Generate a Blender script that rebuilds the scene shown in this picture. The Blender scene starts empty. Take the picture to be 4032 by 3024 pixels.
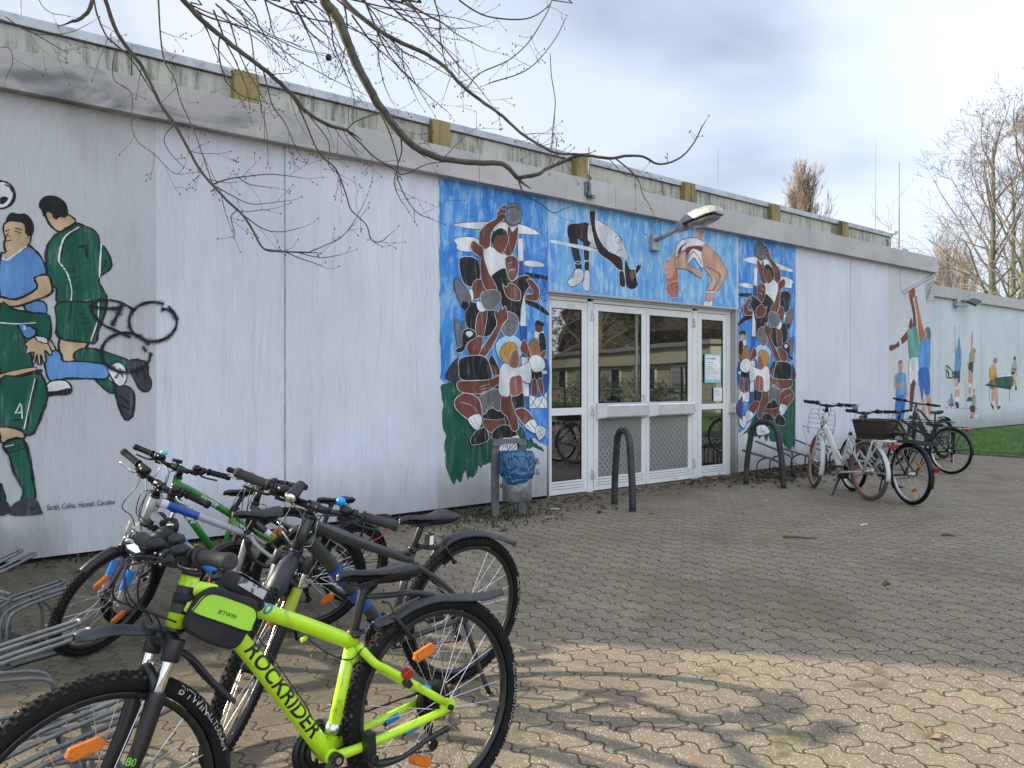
import bpy, bmesh, math, random
import numpy as np
from mathutils import Vector, Matrix
from mathutils.geometry import tessellate_polygon
PI = math.pi
sc = bpy.context.scene
COL = sc.collection
rng = random.Random(7)

# ---------------------------------------------------------------- camera model (also used to read measurements off the site photo)
F, CX, CY = 3028., 2016., 1512.
YAW, PIT, CD, CH = math.radians(51.58673), math.radians(-.23205), 6.8861, 1.4
FW = np.array([math.cos(YAW)*math.cos(PIT), math.sin(YAW)*math.cos(PIT), math.sin(PIT)])
RT = np.array([math.sin(YAW), -math.cos(YAW), 0.])
UP = np.cross(RT, FW)
CAM = np.array([0., -CD, CH])

def ray(px, py):
    return FW+RT*(px-CX)/F+UP*(CY-py)/F
def on_wall(px, py, Y=0.):
    v = ray(px, py); return CAM+v*(Y+CD)/v[1]
def on_ground(px, py, z=0.):
    v = ray(px, py); return CAM+v*(z-CH)/v[2]
def on_x(px, py, X):
    v = ray(px, py); return CAM+v*X/v[0]
def at_depth(px, py, d):
    return CAM+ray(px, py)*d
def Z(ox, oy, s):
    return lambda x, y: (ox+x*s, oy+y*s)

# ---------------------------------------------------------------- objects
def tag(o, label=None, cat=None, group=None, kind=None):
    if label: o['label'] = label
    if cat: o['category'] = cat
    if group: o['group'] = group
    if kind: o['kind'] = kind
    return o
def empty(name, loc=(0, 0, 0), rot=(0, 0, 0), label=None, cat=None, group=None, parent=None):
    o = bpy.data.objects.new(name, None); COL.objects.link(o)
    o.location = loc; o.rotation_euler = rot; o.empty_display_size = .1
    if parent: o.parent = parent
    return tag(o, label, cat, group)
def copy_thing(root, loc, rz=0., label=None):
    r = root.copy(); COL.objects.link(r); r.location = loc; r.rotation_euler = (0, 0, rz)
    if label: r['label'] = label
    for ch in list(root.children):
        c = ch.copy(); COL.objects.link(c); c.parent = r
        for g in ch.children:
            d = g.copy(); COL.objects.link(d); d.parent = c
    return r

def nrm(v):
    v = np.asarray(v, float); n = np.linalg.norm(v)
    return v/n if n > 1e-12 else v
def rotm(ax, a):
    ax = nrm(ax)
    K = np.array([[0, -ax[2], ax[1]], [ax[2], 0, -ax[0]], [-ax[1], ax[0], 0]])
    return np.eye(3)+math.sin(a)*K+(1-math.cos(a))*K@K
def smooth_path(pts, k=4, closed=False):
    P = [np.asarray(p, float) for p in pts]; n = len(P); out = []
    if n < 3: return P
    for i in range(n if closed else n-1):
        if closed: a, b, c, d = P[i-1], P[i], P[(i+1) % n], P[(i+2) % n]
        else:
            b, c = P[i], P[i+1]
            a = P[i-1] if i else 2*b-c
            d = P[i+2] if i+2 < n else 2*c-b
        for j in range(k):
            t = j/k
            out.append(.5*((2*b)+(c-a)*t+(2*a-5*b+4*c-d)*t*t+(3*b-a-3*c+d)*t**3))
    if not closed: out.append(P[-1])
    return out

class MB:
    def __init__(s): s.v = []; s.f = []; s.m = []; s.s = []
    def add(s, V, Fs, mi=0, sm=False):
        b = len(s.v); s.v += [tuple(map(float, p)) for p in V]
        for f in Fs: s.f.append(tuple(b+i for i in f)); s.m.append(mi); s.s.append(sm)
        return s
    def box(s, c, size, mi=0, R=None):
        c = np.asarray(c, float); h = np.asarray(size, float)/2
        V = [np.array([x, y, z])*h for x in (-1, 1) for y in (-1, 1) for z in (-1, 1)]
        if R is not None: V = [np.asarray(R)@p for p in V]
        return s.add([c+p for p in V], [(0, 1, 3, 2), (4, 6, 7, 5), (0, 4, 5, 1), (2, 3, 7, 6), (0, 2, 6, 4), (1, 5, 7, 3)], mi)
    def bx(s, x0, x1, y0, y1, z0, z1, mi=0):
        return s.box(((x0+x1)/2, (y0+y1)/2, (z0+z1)/2), (x1-x0, y1-y0, z1-z0), mi)
    def tube(s, pts, r, n=8, mi=0, cap=True, closed=False, k=0, flat=None, up=None):
        if k: 
            m0 = len(pts); pts = smooth_path(pts, k, closed)
            if hasattr(r, '__len__'): r = list(np.interp(np.linspace(0, 1, len(pts)), np.linspace(0, 1, m0), r))
        P = [np.asarray(p, float) for p in pts]; m = len(P)
        rr = list(r) if hasattr(r, '__len__') else [r]*m
        T = []
        for i in range(m):
            a = P[i-1] if (i or closed) else P[i]; b = P[(i+1) % m] if (i < m-1 or closed) else P[i]
            T.append(nrm(b-a))
        u = np.asarray(up, float) if up is not None else (np.array([0, 0, 1.]) if abs(T[0][2]) < .9 else np.array([1., 0, 0]))
        V = []; nv = None
        for i in range(m):
            nv = u-T[i]*(u@T[i]) if nv is None or up is not None else nv-T[i]*(nv@T[i])
            if np.linalg.norm(nv) < 1e-6: nv = np.array([T[i][1], T[i][2], T[i][0]])
            nv = nrm(nv); bv = np.cross(T[i], nv)
            fa, fb = flat if flat else (1, 1)
            for j in range(n):
                a = 2*PI*j/n
                V.append(P[i]+(nv*math.cos(a)*fa+bv*math.sin(a)*fb)*rr[i])
        Fs = []
        for i in range(m if closed else m-1):
            i2 = (i+1) % m
            for j in range(n): Fs.append((i*n+j, i*n+(j+1) % n, i2*n+(j+1) % n, i2*n+j))
        s.add(V, Fs, mi, n > 4)
        if cap and not closed:
            b = len(s.v)-m*n
            s.f.append(tuple(b+j for j in range(n))[::-1]); s.m.append(mi); s.s.append(False)
            s.f.append(tuple(b+(m-1)*n+j for j in range(n))); s.m.append(mi); s.s.append(False)
        return s
    def cyl(s, a, b, r, r2=None, n=14, mi=0): return s.tube([a, b], [r, r if r2 is None else r2], n, mi)
    def ball(s, c, r, mi=0, nu=12, nv=8, R=None):
        c = np.asarray(c, float); r = np.asarray(r if hasattr(r, '__len__') else (r, r, r), float); V = []; Fs = []
        for i in range(nv+1):
            for j in range(nu):
                a = PI*i/nv; b = 2*PI*j/nu
                p = np.array([math.sin(a)*math.cos(b), math.sin(a)*math.sin(b), math.cos(a)])*r
                V.append(c+(R@p if R is not None else p))
        for i in range(nv):
            for j in range(nu): Fs.append((i*nu+j, (i+1)*nu+j, (i+1)*nu+(j+1) % nu, i*nu+(j+1) % nu))
        return s.add(V, Fs, mi, True)
    def prism(s, poly, fn, h0, h1, mi=0, sm=False):
        # poly: 2-D outline; fn(a, b, h) -> 3-D point; extruded from h0 to h1
        n = len(poly); V = [fn(a, b, h0) for a, b in poly]+[fn(a, b, h1) for a, b in poly]
        tri = tessellate_polygon([[Vector((a, b, 0)) for a, b in poly]])
        Fs = [tuple(t) for t in tri]+[tuple(n+i for i in t[::-1]) for t in tri]
        Fs += [(i, (i+1) % n, n+(i+1) % n, n+i) for i in range(n)]
        return s.add(V, Fs, mi, sm)
    def sheet(s, poly, fn, mi=0):
        tri = tessellate_polygon([[Vector((a, b, 0)) for a, b in poly]])
        return s.add([fn(a, b) for a, b in poly], [tuple(t) for t in tri], mi)
    def lathe(s, prof, o, ax, n=24, mi=0, closed=False):
        # prof: (radius, height) pairs revolved about ax through o
        o = np.asarray(o, float); ax = nrm(ax); u = nrm(np.cross(ax, [0, 0, 1.]) if abs(ax[2]) < .9 else np.cross(ax, [1., 0, 0])); w = np.cross(ax, u)
        V = []; m = len(prof)
        for r, h in prof:
            for j in range(n):
                a = 2*PI*j/n; V.append(o+ax*h+(u*math.cos(a)+w*math.sin(a))*r)
        Fs = []
        for i in range(m if closed else m-1):
            i2 = (i+1) % m
            for j in range(n): Fs.append((i*n+j, i*n+(j+1) % n, i2*n+(j+1) % n, i2*n+j))
        return s.add(V, Fs, mi, True)
    def loft(s, rings, mi=0, cap=True, closed=True, sm=True):
        n = len(rings[0]); V = [p for r in rings for p in r]; Fs = []
        for i in range(len(rings)-1):
            for j in range(n if closed else n-1): Fs.append((i*n+j, i*n+(j+1) % n, (i+1)*n+(j+1) % n, (i+1)*n+j))
        if cap:
            Fs.append(tuple(range(n))[::-1]); Fs.append(tuple((len(rings)-1)*n+j for j in range(n)))
        return s.add(V, Fs, mi, sm)
    def xf(s, fn):
        s.v = [tuple(map(float, fn(np.array(p)))) for p in s.v]; return s
    def build(s, name, mats, parent=None, bevel=0, label=None, recalc=True, solid=0):
        me = bpy.data.meshes.new(name); me.from_pydata(s.v, [], s.f)
        mats = mats if isinstance(mats, (list, tuple)) else [mats]
        for m in mats: me.materials.append(m)
        me.polygons.foreach_set('material_index', s.m); me.polygons.foreach_set('use_smooth', s.s)
        if recalc:
            bm = bmesh.new(); bm.from_mesh(me); bmesh.ops.recalc_face_normals(bm, faces=bm.faces); bm.to_mesh(me); bm.free()
        me.update()
        o = bpy.data.objects.new(name, me); COL.objects.link(o)
        if parent is not None: o.parent = parent
        if bevel:
            md = o.modifiers.new('Bevel', 'BEVEL'); md.width = bevel; md.segments = 2; md.limit_method = 'ANGLE'
        if solid:
            md = o.modifiers.new('Solidify', 'SOLIDIFY'); md.thickness = solid; md.offset = 0
        if label: o['label'] = label
        return o

# lettering: flat outlines of a font string, as vertices and faces in its own plane
_txt = {}
def letters(t, size=1., shear=0., bold=0., space=1.):
    key = (t, shear, bold, space)
    if key not in _txt:
        cu = bpy.data.curves.new('lettering', 'FONT'); cu.body = t; cu.size = 1; cu.shear = shear; cu.offset = bold; cu.space_character = space
        cu.resolution_u = 3; cu.align_x = 'LEFT'
        ob = bpy.data.objects.new('lettering', cu); me = bpy.data.meshes.new_from_object(ob)
        bm = bmesh.new(); bm.from_mesh(me)         # cut into thin strips so that lettering can wrap round tubes
        for k in range(-3, 10): bmesh.ops.bisect_plane(bm, geom=bm.verts[:]+bm.edges[:]+bm.faces[:], plane_co=(0, k*.09, 0), plane_no=(0, 1, 0))
        bm.to_mesh(me); bm.free()
        V = [tuple(v.co) for v in me.vertices]; Fs = [tuple(p.vertices) for p in me.polygons]
        bpy.data.objects.remove(ob); bpy.data.meshes.remove(me); bpy.data.curves.remove(cu)
        _txt[key] = (V, Fs)
    V, Fs = _txt[key]
    return [(x*size, y*size) for x, y, z in V], Fs
def text_width(V): return max(x for x, y in V)-min(x for x, y in V)

# ---------------------------------------------------------------- materials
class N:
    def __init__(s, name):
        s.m = bpy.data.materials.new(name); s.m.use_nodes = True; s.t = s.m.node_tree; s.t.nodes.clear()
        s.out = s.n('ShaderNodeOutputMaterial'); s.b = s.n('ShaderNodeBsdfPrincipled'); s.l(s.b.outputs[0], s.out.inputs[0])
    def n(s, t, **kw):
        x = s.t.nodes.new(t)
        for k, v in kw.items(): setattr(x, k, v)
        return x
    def l(s, a, b): s.t.links.new(a, b)
    def val(s, inp, v):
        if isinstance(v, bpy.types.NodeSocket): s.l(v, inp)
        else: inp.default_value = v
    def math(s, op, a, b=0., c=0., clamp=False):
        x = s.n('ShaderNodeMath', operation=op, use_clamp=clamp); s.val(x.inputs[0], a); s.val(x.inputs[1], b); s.val(x.inputs[2], c); return x.outputs[0]
    def coord(s, kind='Object'):
        return s.n('ShaderNodeTexCoord').outputs[kind] if kind != 'World' else s.n('ShaderNodeNewGeometry').outputs['Position']
    def scale(s, v, sx, sy, sz):
        x = s.n('ShaderNodeMapping'); s.l(v, x.inputs[0]); x.inputs['Scale'].default_value = (sx, sy, sz); return x.outputs[0]
    def noise(s, v, sca, det=3., rough=.55, dist=0.):
        x = s.n('ShaderNodeTexNoise'); s.l(v, x.inputs['Vector']); x.inputs['Scale'].default_value = sca; x.inputs['Detail'].default_value = det
        x.inputs['Roughness'].default_value = rough; x.inputs['Distortion'].default_value = dist; return x.outputs['Fac']
    def ramp(s, f, a, b, lo=0., hi=1.):
        x = s.n('ShaderNodeMapRange'); x.interpolation_type = 'SMOOTHSTEP'; s.val(x.inputs[0], f)
        for i, v in enumerate((a, b, lo, hi)): s.val(x.inputs[1+i], v)
        return x.outputs[0]
    def mix(s, f, a, b):
        x = s.n('ShaderNodeMix', data_type='RGBA'); s.val(x.inputs[0], f)
        for i, v in ((6, a), (7, b)):
            if isinstance(v, bpy.types.NodeSocket): s.l(v, x.inputs[i])
            else: x.inputs[i].default_value = (*v[:3], 1)
        return x.outputs[2]
    def bump(s, h, strength=.3, dist=.01):
        x = s.n('ShaderNodeBump'); s.l(h, x.inputs['Height']); x.inputs['Strength'].default_value = strength; x.inputs['Distance'].default_value = dist
        s.l(x.outputs[0], s.b.inputs['Normal']); return x
    def base(s, c):
        if isinstance(c, bpy.types.NodeSocket): s.l(c, s.b.inputs['Base Color'])
        else: s.b.inputs['Base Color'].default_value = (*c[:3], 1)
    def set(s, **kw):
        for k, v in kw.items(): s.val(s.b.inputs[k.replace('_', ' ')], v)
        return s
def srgb(r, g, b):
    f = lambda c: (c/255/12.92 if c/255 <= .04045 else ((c/255+.055)/1.055)**2.4)
    return (f(r), f(g), f(b))
def mat(name, c, rough=.5, metal=0., var=.12, vs=6., bump=0., bs=120., coat=0., dirt=None, ds=5., dlo=.5, dhi=.75, spec=.5):
    n = N(name); co = n.coord()
    d = n.noise(co, vs, 4.)
    col = n.mix(n.ramp(d, .3, .7), tuple(x*(1-var) for x in c), tuple(min(1, x*(1+var)) for x in c))
    if dirt is not None:
        g = n.ramp(n.noise(co, ds, 6., .65, .3), dlo, dhi); col = n.mix(g, col, dirt)
    n.base(col); n.set(Roughness=n.ramp(n.noise(co, vs*3, 3.), .25, .75, max(.02, rough-.08), min(1, rough+.1)), Metallic=metal)
    n.b.inputs['Specular IOR Level'].default_value = spec
    if coat: n.set(Coat_Weight=coat, Coat_Roughness=.08)
    if bump: n.bump(n.noise(co, bs, 3.), bump, .004)
    return n.m
_mc = {}
def cm(name, c, rough=.5, **kw):
    if name not in _mc: _mc[name] = mat(name, c, rough, **kw)
    return _mc[name]
# ---------------------------------------------------------------- painted board-marked concrete
def grain(n, strength=.35):
    co = n.coord('World')
    sep = n.n('ShaderNodeSeparateXYZ'); n.l(co, sep.inputs[0])
    warp = n.noise(n.scale(co, 1.1, 1.1, .55), 1.6, 3., .5, .6)
    x = n.math('ADD', sep.outputs[0], n.math('MULTIPLY', warp, .22))
    board = n.math('FLOOR', n.math('MULTIPLY', sep.outputs[0], 7.4))
    cb = n.n('ShaderNodeCombineXYZ'); n.l(x, cb.inputs[0]); n.l(board, cb.inputs[1]); n.l(n.math('MULTIPLY', sep.outputs[2], .035), cb.inputs[2])
    g1 = n.noise(cb.outputs[0], 26., 4., .6, .2)
    g2 = n.noise(n.scale(co, 60, 60, 1.6), 1.6, 3.)
    h = n.math('ADD', n.math('MULTIPLY', g1, 1.), n.math('MULTIPLY', g2, .35))
    n.bump(h, min(1, strength*1.7), .03)
    return co, sep, g1, g2
def wallmat(name, c, dirty=.5, strength=.35, blot=None):
    n = N(name); co, sep, g1, g2 = grain(n, strength)
    big = n.noise(n.scale(co, 1, 1, .6), .9, 5., .6, .4)
    col = n.mix(n.ramp(big, .3, .72), tuple(x*.9 for x in c), tuple(min(.95, x*1.05) for x in c))
    col = n.mix(n.ramp(g1, .48, .74, 0, .34), col, tuple(x*.6 for x in c))
    drip = n.noise(n.scale(co, 5., 5., .35), 1.5, 5., .6)
    col = n.mix(n.ramp(drip, .54, .74, 0, .5*dirty), col, (.34, .33, .31))
    # rain-splash grime along the foot of the wall and a stain below the eaves
    foot = n.math('ADD', sep.outputs[2], n.math('MULTIPLY', n.noise(n.scale(co, 2.5, 2.5, 1.5), 2., 6., .65), -.55))
    col = n.mix(n.ramp(foot, -.25, .42, min(1, 1.1*dirty), 0.), col, (.2, .185, .155))
    eave = n.math('ADD', sep.outputs[2], n.math('MULTIPLY', n.noise(n.scale(co, 6, 6, .6), 2., 4.), -.5))
    col = n.mix(n.ramp(eave, 3.05, 3.4, 0., .35*dirty), col, (.36, .35, .34))
    spk = n.noise(co, 34., 2., .5)
    col = n.mix(n.ramp(spk, .74, .8, 0., .5*dirty), col, (.25, .24, .22))
    if blot:
        bl = n.ramp(n.noise(n.scale(co, 1., 1., .7), 1.3, 4., .55, .5), .42, .62)
        col = n.mix(bl, col, blot)
    n.base(col); n.set(Roughness=.72); n.b.inputs['Specular IOR Level'].default_value = .3
    return n.m
W_GREY = wallmat('old_grey_white_paint', (.55, .56, .575), .6, .45, (.56, .57, .58))
W_LAV = wallmat('lavender_white_paint', (.70, .71, .785), .45, .42)
W_BASE = wallmat('primer_white_paint', (.66, .67, .70), .6, .4)
W_WING = wallmat('wing_grey_paint', (.64, .67, .715), .5, .15)
CONC = wallmat('bare_concrete', (.40, .40, .39), 1., .15)

_pm = {}
def paint(c, worn=.5):
    key = (tuple(round(x, 4) for x in c), worn)
    if key in _pm: return _pm[key]
    n = N('mural_paint_%d' % len(_pm)); co, sep, g1, g2 = grain(n, .35)
    st = n.noise(n.scale(co, 30., 30., 3.4), 1.3, 5., .7)
    lo = n.noise(n.scale(co, 3., 3., 1.6), 1.5, 4., .6, .3)
    col = n.mix(n.ramp(lo, .3, .7), tuple(x*.72 for x in c), tuple(min(.9, x*1.2+.006) for x in c))
    pale = tuple(x*.6+.24 for x in c)
    wear = n.math('ADD', st, n.math('MULTIPLY', n.math('SUBTRACT', lo, .5), .35))
    col = n.mix(n.ramp(wear, .57, .68, 0., worn), col, pale)
    col = n.mix(n.ramp(g1, .56, .68, 0., worn*.6), col, pale)
    n.base(col); n.set(Roughness=.65); n.b.inputs['Specular IOR Level'].default_value = .3
    _pm[key] = n.m; return n.m
def sky_paint(name, a, b, pale):
    n = N(name); co, sep, g1, g2 = grain(n, .3)
    st = n.noise(n.scale(co, 9., 9., 2.2), 1.3, 6., .7, .25)
    lo = n.noise(n.scale(co, 2.2, 2.2, 1.3), 1.2, 5., .6, .4)
    col = n.mix(n.ramp(lo, .35, .65), a, b)
    w = n.math('ADD', st, n.math('MULTIPLY', n.math('SUBTRACT', lo, .5), .3))
    col = n.mix(n.ramp(w, .46, .64, 0., .9), col, pale)
    fine = n.noise(n.scale(co, 40., 40., 4.), 1.3, 4., .7)
    col = n.mix(n.ramp(fine, .58, .68, 0., .6), col, pale)
    n.base(col); n.set(Roughness=.65); n.b.inputs['Specular IOR Level'].default_value = .3
    return n.m

# ---------------------------------------------------------------- ground
def paver_mat():
    n = N('interlocking_concrete_pavers'); co = n.coord('World'); sep = n.n('ShaderNodeSeparateXYZ'); n.l(co, sep.inputs[0])
    jit = n.n('ShaderNodeTexNoise'); n.l(co, jit.inputs['Vector']); jit.inputs['Scale'].default_value = 5.; jit.inputs['Detail'].default_value = 4
    js = n.n('ShaderNodeSeparateColor'); n.l(jit.outputs['Color'], js.inputs[0])
    X = n.math('ADD', sep.outputs[0], n.math('MULTIPLY', n.math('SUBTRACT', js.outputs[0], .5), .05))
    Y = n.math('ADD', sep.outputs[1], n.math('MULTIPLY', n.math('SUBTRACT', js.outputs[1], .5), .05))
    RW, PL = .14, .225
    def trap(t, g=1.6):
        tri = n.math('SUBTRACT', n.math('MULTIPLY', n.math('ABSOLUTE', n.math('SUBTRACT', n.math('FRACT', t), .5)), 4.), 1.)
        return n.math('MAXIMUM', n.math('MINIMUM', n.math('MULTIPLY', tri, g), 1.), -1.)
    v = n.math('ADD', n.math('DIVIDE', X, RW), n.math('MULTIPLY', trap(n.math('DIVIDE', Y, PL/2)), .115))
    row = n.math('FLOOR', v); fv = n.math('FRACT', v)
    rw_ = n.n('ShaderNodeTexWhiteNoise', noise_dimensions='1D'); n.l(row, rw_.inputs['W'])
    u = n.math('ADD', n.math('DIVIDE', Y, PL), n.math('MULTIPLY', row, .5))
    u = n.math('ADD', u, n.math('MULTIPLY', rw_.outputs['Value'], .14))
    u = n.math('ADD', u, n.math('MULTIPLY', trap(n.math('ADD', fv, .25), 1.4), .075))
    idx = n.math('FLOOR', u); fu = n.math('FRACT', u)
    dv = n.math('MULTIPLY', n.math('MINIMUM', fv, n.math('SUBTRACT', 1., fv)), RW)
    du = n.math('MULTIPLY', n.math('MINIMUM', fu, n.math('SUBTRACT', 1., fu)), PL)
    d = n.math('MINIMUM', du, dv)
    d = n.math('ADD', d, n.math('MULTIPLY', n.math('SUBTRACT', n.noise(co, 55., 3.), .5), .006))
    cb = n.n('ShaderNodeCombineXYZ'); n.l(row, cb.inputs[0]); n.l(idx, cb.inputs[1])
    wn = n.n('ShaderNodeTexWhiteNoise', noise_dimensions='3D'); n.l(cb.outputs[0], wn.inputs['Vector'])
    ws = n.n('ShaderNodeSeparateColor'); n.l(wn.outputs['Color'], ws.inputs[0])
    grey, red, ochre = (.242, .192, .126), (.245, .172, .12), (.285, .235, .148)
    zone = n.noise(co, .55, 4., .6)
    col = n.mix(n.ramp(n.math('ADD', n.math('MULTIPLY', ws.outputs[0], .4), n.math('MULTIPLY', zone, .8)), .5, .8, 0., .8), grey, red)
    col = n.mix(n.ramp(ws.outputs[1], .45, 1., 0., .45), col, ochre)
    col = n.mix(n.ramp(ws.outputs[2], .1, 1., 0., .34), col, (.13, .118, .09))
    ag = n.n('ShaderNodeTexVoronoi'); n.l(co, ag.inputs['Vector']); ag.inputs['Scale'].default_value = 135.
    asep = n.n('ShaderNodeSeparateColor'); n.l(ag.outputs['Color'], asep.inputs[0])
    chip = n.math('MULTIPLY', n.ramp(asep.outputs[0], .74, .78), n.ramp(ag.outputs['Distance'], .5, .32))
    col = n.mix(n.math('MULTIPLY', chip, .8), col, (.66, .63, .52))
    dark = n.math('MULTIPLY', n.ramp(asep.outputs[1], .72, .78), n.ramp(ag.outputs['Distance'], .5, .3))
    col = n.mix(n.math('MULTIPLY', dark, .6), col, (.09, .085, .075))
    col = n.mix(n.ramp(n.noise(co, 260., 2.), .35, .7, 0., .35), col, (.12, .11, .095))
    st = n.ramp(n.noise(co, 1.7, 5., .65, .5), .5, .75, 0., .5)
    col = n.mix(st, col, (.125, .11, .085))
    br_ = n.math('MULTIPLY', n.ramp(n.noise(co, .9, 6., .62, .6), .5, .66), .6)
    col = n.mix(br_, col, (.155, .12, .08))
    sand = n.math('MULTIPLY', n.ramp(n.noise(co, 4.2, 6., .7, .8), .63, .72), n.ramp(d, .03, .004))
    col = n.mix(n.math('MULTIPLY', sand, .7), col, (.34, .26, .16))
    joint = n.math('MULTIPLY', n.ramp(d, .0020, .0068, 1., 0.), n.ramp(n.noise(co, 3.1, 3.), .3, .55, .7, 1.))
    moss = n.ramp(n.noise(co, .8, 4., .6), .46, .62)
    jcol = n.mix(moss, (.042, .036, .028), (.055, .06, .026))
    col = n.mix(joint, col, jcol)
    ms = n.math('MULTIPLY', n.ramp(n.noise(co, 2.4, 6., .7, .4), .56, .68), n.ramp(sep.outputs[0], 8., 2., 0., .75))
    col = n.mix(ms, col, (.075, .078, .03))
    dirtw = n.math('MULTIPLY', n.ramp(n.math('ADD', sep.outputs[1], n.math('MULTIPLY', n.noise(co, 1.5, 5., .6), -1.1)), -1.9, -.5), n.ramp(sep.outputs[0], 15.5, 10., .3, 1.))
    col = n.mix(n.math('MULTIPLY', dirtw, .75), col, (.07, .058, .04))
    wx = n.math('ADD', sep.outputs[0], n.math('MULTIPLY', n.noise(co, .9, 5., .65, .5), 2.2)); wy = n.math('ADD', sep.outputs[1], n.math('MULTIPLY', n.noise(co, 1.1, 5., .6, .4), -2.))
    muck_shade = n.math('MULTIPLY', n.math('MULTIPLY', n.ramp(wx, 4.2, 2.6), n.ramp(wy, -6., -4.2)), n.ramp(n.noise(co, 5., 5., .7), .25, .6, .55, 1.))  # grime tone, plus shade painted into the ground under the left bikes and racks
    col = n.mix(n.math('MULTIPLY', muck_shade, .8), col, (.075, .062, .040))
    n.base(col); n.set(Roughness=.86); n.b.inputs['Specular IOR Level'].default_value = .35
    h = n.math('ADD', n.ramp(d, 0., .009, 0., 1.), n.math('MULTIPLY', n.math('SUBTRACT', n.noise(co, 170., 3.), .5), .35))
    h = n.math('ADD', h, n.math('MULTIPLY', n.math('SUBTRACT', ws.outputs[2], .5), .45))
    n.bump(h, .75, .007)
    return n.m
earth = mat('bare_earth', (.085, .07, .05), .95, var=.3, vs=1.5, bump=.5, bs=30.)
m = MB(); m.add([(-260, -260, -.012), (300, -260, -.012), (300, 320, -.012), (-260, 320, -.012)], [(0, 1, 2, 3)])
tag(m.build('ground', earth), kind='structure')
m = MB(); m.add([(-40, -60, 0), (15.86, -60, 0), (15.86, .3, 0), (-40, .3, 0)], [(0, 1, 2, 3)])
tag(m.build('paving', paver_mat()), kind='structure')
turf = mat('mown_turf', (.055, .115, .018), .95, var=.3, vs=3., bump=.6, bs=60.)
m = MB(); m.add([(15.98, -40, .015), (70, -40, .015), (70, 2.14, .015), (15.98, 2.14, .015)], [(0, 1, 2, 3)])
tag(m.build('lawn', turf), kind='structure')
m = MB()
for i in range(40): m.bx(15.865, 15.965, -40+i, -39.006+i, -.05, .035+.004*(i % 2))
tag(m.build('lawn_kerb', cm('kerb_concrete', (.13, .125, .11), .9, var=.25, dirt=(.05, .05, .03))), kind='structure')
blade = mat('grass_blades', (.10, .235, .028), .7, var=.4, vs=2.)
m = MB()
for i in range(15000):
    t = rng.random()
    x = 16.0+9*rng.random()**1.4; y = rng.uniform(-3.6, 2.1)
    if i < 1500: x = 15.97+.25*rng.random()
    h = rng.uniform(.03, .085); a = rng.random()*2*PI; w = .004; lx, ly = rng.uniform(-.03, .03), rng.uniform(-.03, .03)
    dx, dy = w*math.cos(a), w*math.sin(a)
    m.add([(x-dx, y-dy, .01), (x+dx, y+dy, .01), (x+lx*.4+dx*.7, y+ly*.4+dy*.7, .01+h*.6), (x+lx, y+ly, .01+h)], [(0, 1, 2, 3)])
tag(m.build('grass', blade, recalc=False), kind='stuff')

# ---------------------------------------------------------------- the sports hall
HALL = empty('sports_hall', (0, 0, 0), label='long white sports hall with painted sports murals, grey fascia and glass entrance doors', cat='building')
ZB, ZT = 3.566, 3.868
m = MB()
def wp(a, b, z0, z1, mi): m.bx(a, b, 0, .2, z0, z1, mi)
for a, b, mi in ((-.5, 1.666, 0), (1.666, 2.768, 1), (2.786, 4.451, 1), (4.451, 5.99, 2), (9.765, 11.352, 2), (11.352, 13.03, 1), (13.048, 14.413, 1), (14.413, 16.36, 3)):
    wp(a, b, .04, ZB+.02, mi)
for a, b in ((6.006, 9.750),): wp(a, b, 2.455, ZB+.02, 2)
m.build('wall', [W_GREY, W_LAV, W_BASE, wallmat('light_grey_wall_paint', (.62, .64, .665), .5, .25)], HALL)
m = MB(); m.bx(-.48, 16.34, .203, .4, 0, 3.6); m.bx(-.46, 16.34, .03, .1, -.01, .045)
dk = cm('dark_gap', (.012, .012, .012), .9)
# keep the doorway open in the backing
m = MB()
for a, b in ((-.48, 6.03), (9.72, 16.34)): m.bx(a, b, .203, .4, 0, 3.6)
m.bx(6.03, 9.72, .203, .4, 2.47, 3.6)
for a, b in ((-.48, 6.0), (9.75, 16.34)): m.bx(a, b, .05, .19, -.01, .038)
m.build('plinth', dk, HALL)
m = MB(); m.bx(2.7685, 2.7855, .006, .05, .04, ZB-.01); m.bx(13.0305, 13.0475, .008, .05, .04, ZB-.01); m.build('joint_sealant', cm('sealant', (.40, .40, .41), .8, var=.3, vs=4., dirt=(.16, .16, .15)), HALL)
m = MB(); m.bx(16.16, 16.345, .41, 20., 0, 3.6); m.bx(-.49, -.3, .41, 20., 0, 3.6)
m.build('end_wall', W_BASE, HALL)
def fascia_mat():
    n = N('weathered_fascia'); co = n.coord('World')
    lo = n.noise(n.scale(co, 1., 1., 1.6), 1.1, 5., .6, .6); sep = n.n('ShaderNodeSeparateXYZ'); n.l(co, sep.inputs[0])
    left = n.ramp(sep.outputs[0], 4.2, 1.6)
    col = n.mix(n.ramp(lo, .35, .7), (.40, .385, .37), (.50, .475, .455))
    col = n.mix(n.math('MULTIPLY', n.ramp(n.noise(n.scale(co, 1., 1., 2.3), 1.5, 6., .58, .8), .45, .68), left), col, (.17, .17, .185))
    dr = n.noise(n.scale(co, 7., 7., .5), 1.4, 5., .65)
    col = n.mix(n.ramp(dr, .55, .75, 0., .45), col, (.24, .23, .21))
    n.base(col); n.set(Roughness=.6); n.bump(n.noise(co, 40., 4.), .12, .01); return n.m
FAS = fascia_mat()
m = MB(); cuts = [-.62, 2.55, 4.93, 7.05, 8.45, 11.55, 14.55, 16.30]
for a, b in zip(cuts, cuts[1:]):
    m.bx(a+.002, b-.002, -.1, .19, ZB, ZT)
m.build('fascia', FAS, HALL, bevel=.004)
m = MB(); m.bx(-.6, 16.28, .0, 20., 3.62, 3.80); m.build('lower_roof', cm('roof_felt', (.12, .12, .12), .9), HALL)

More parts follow.
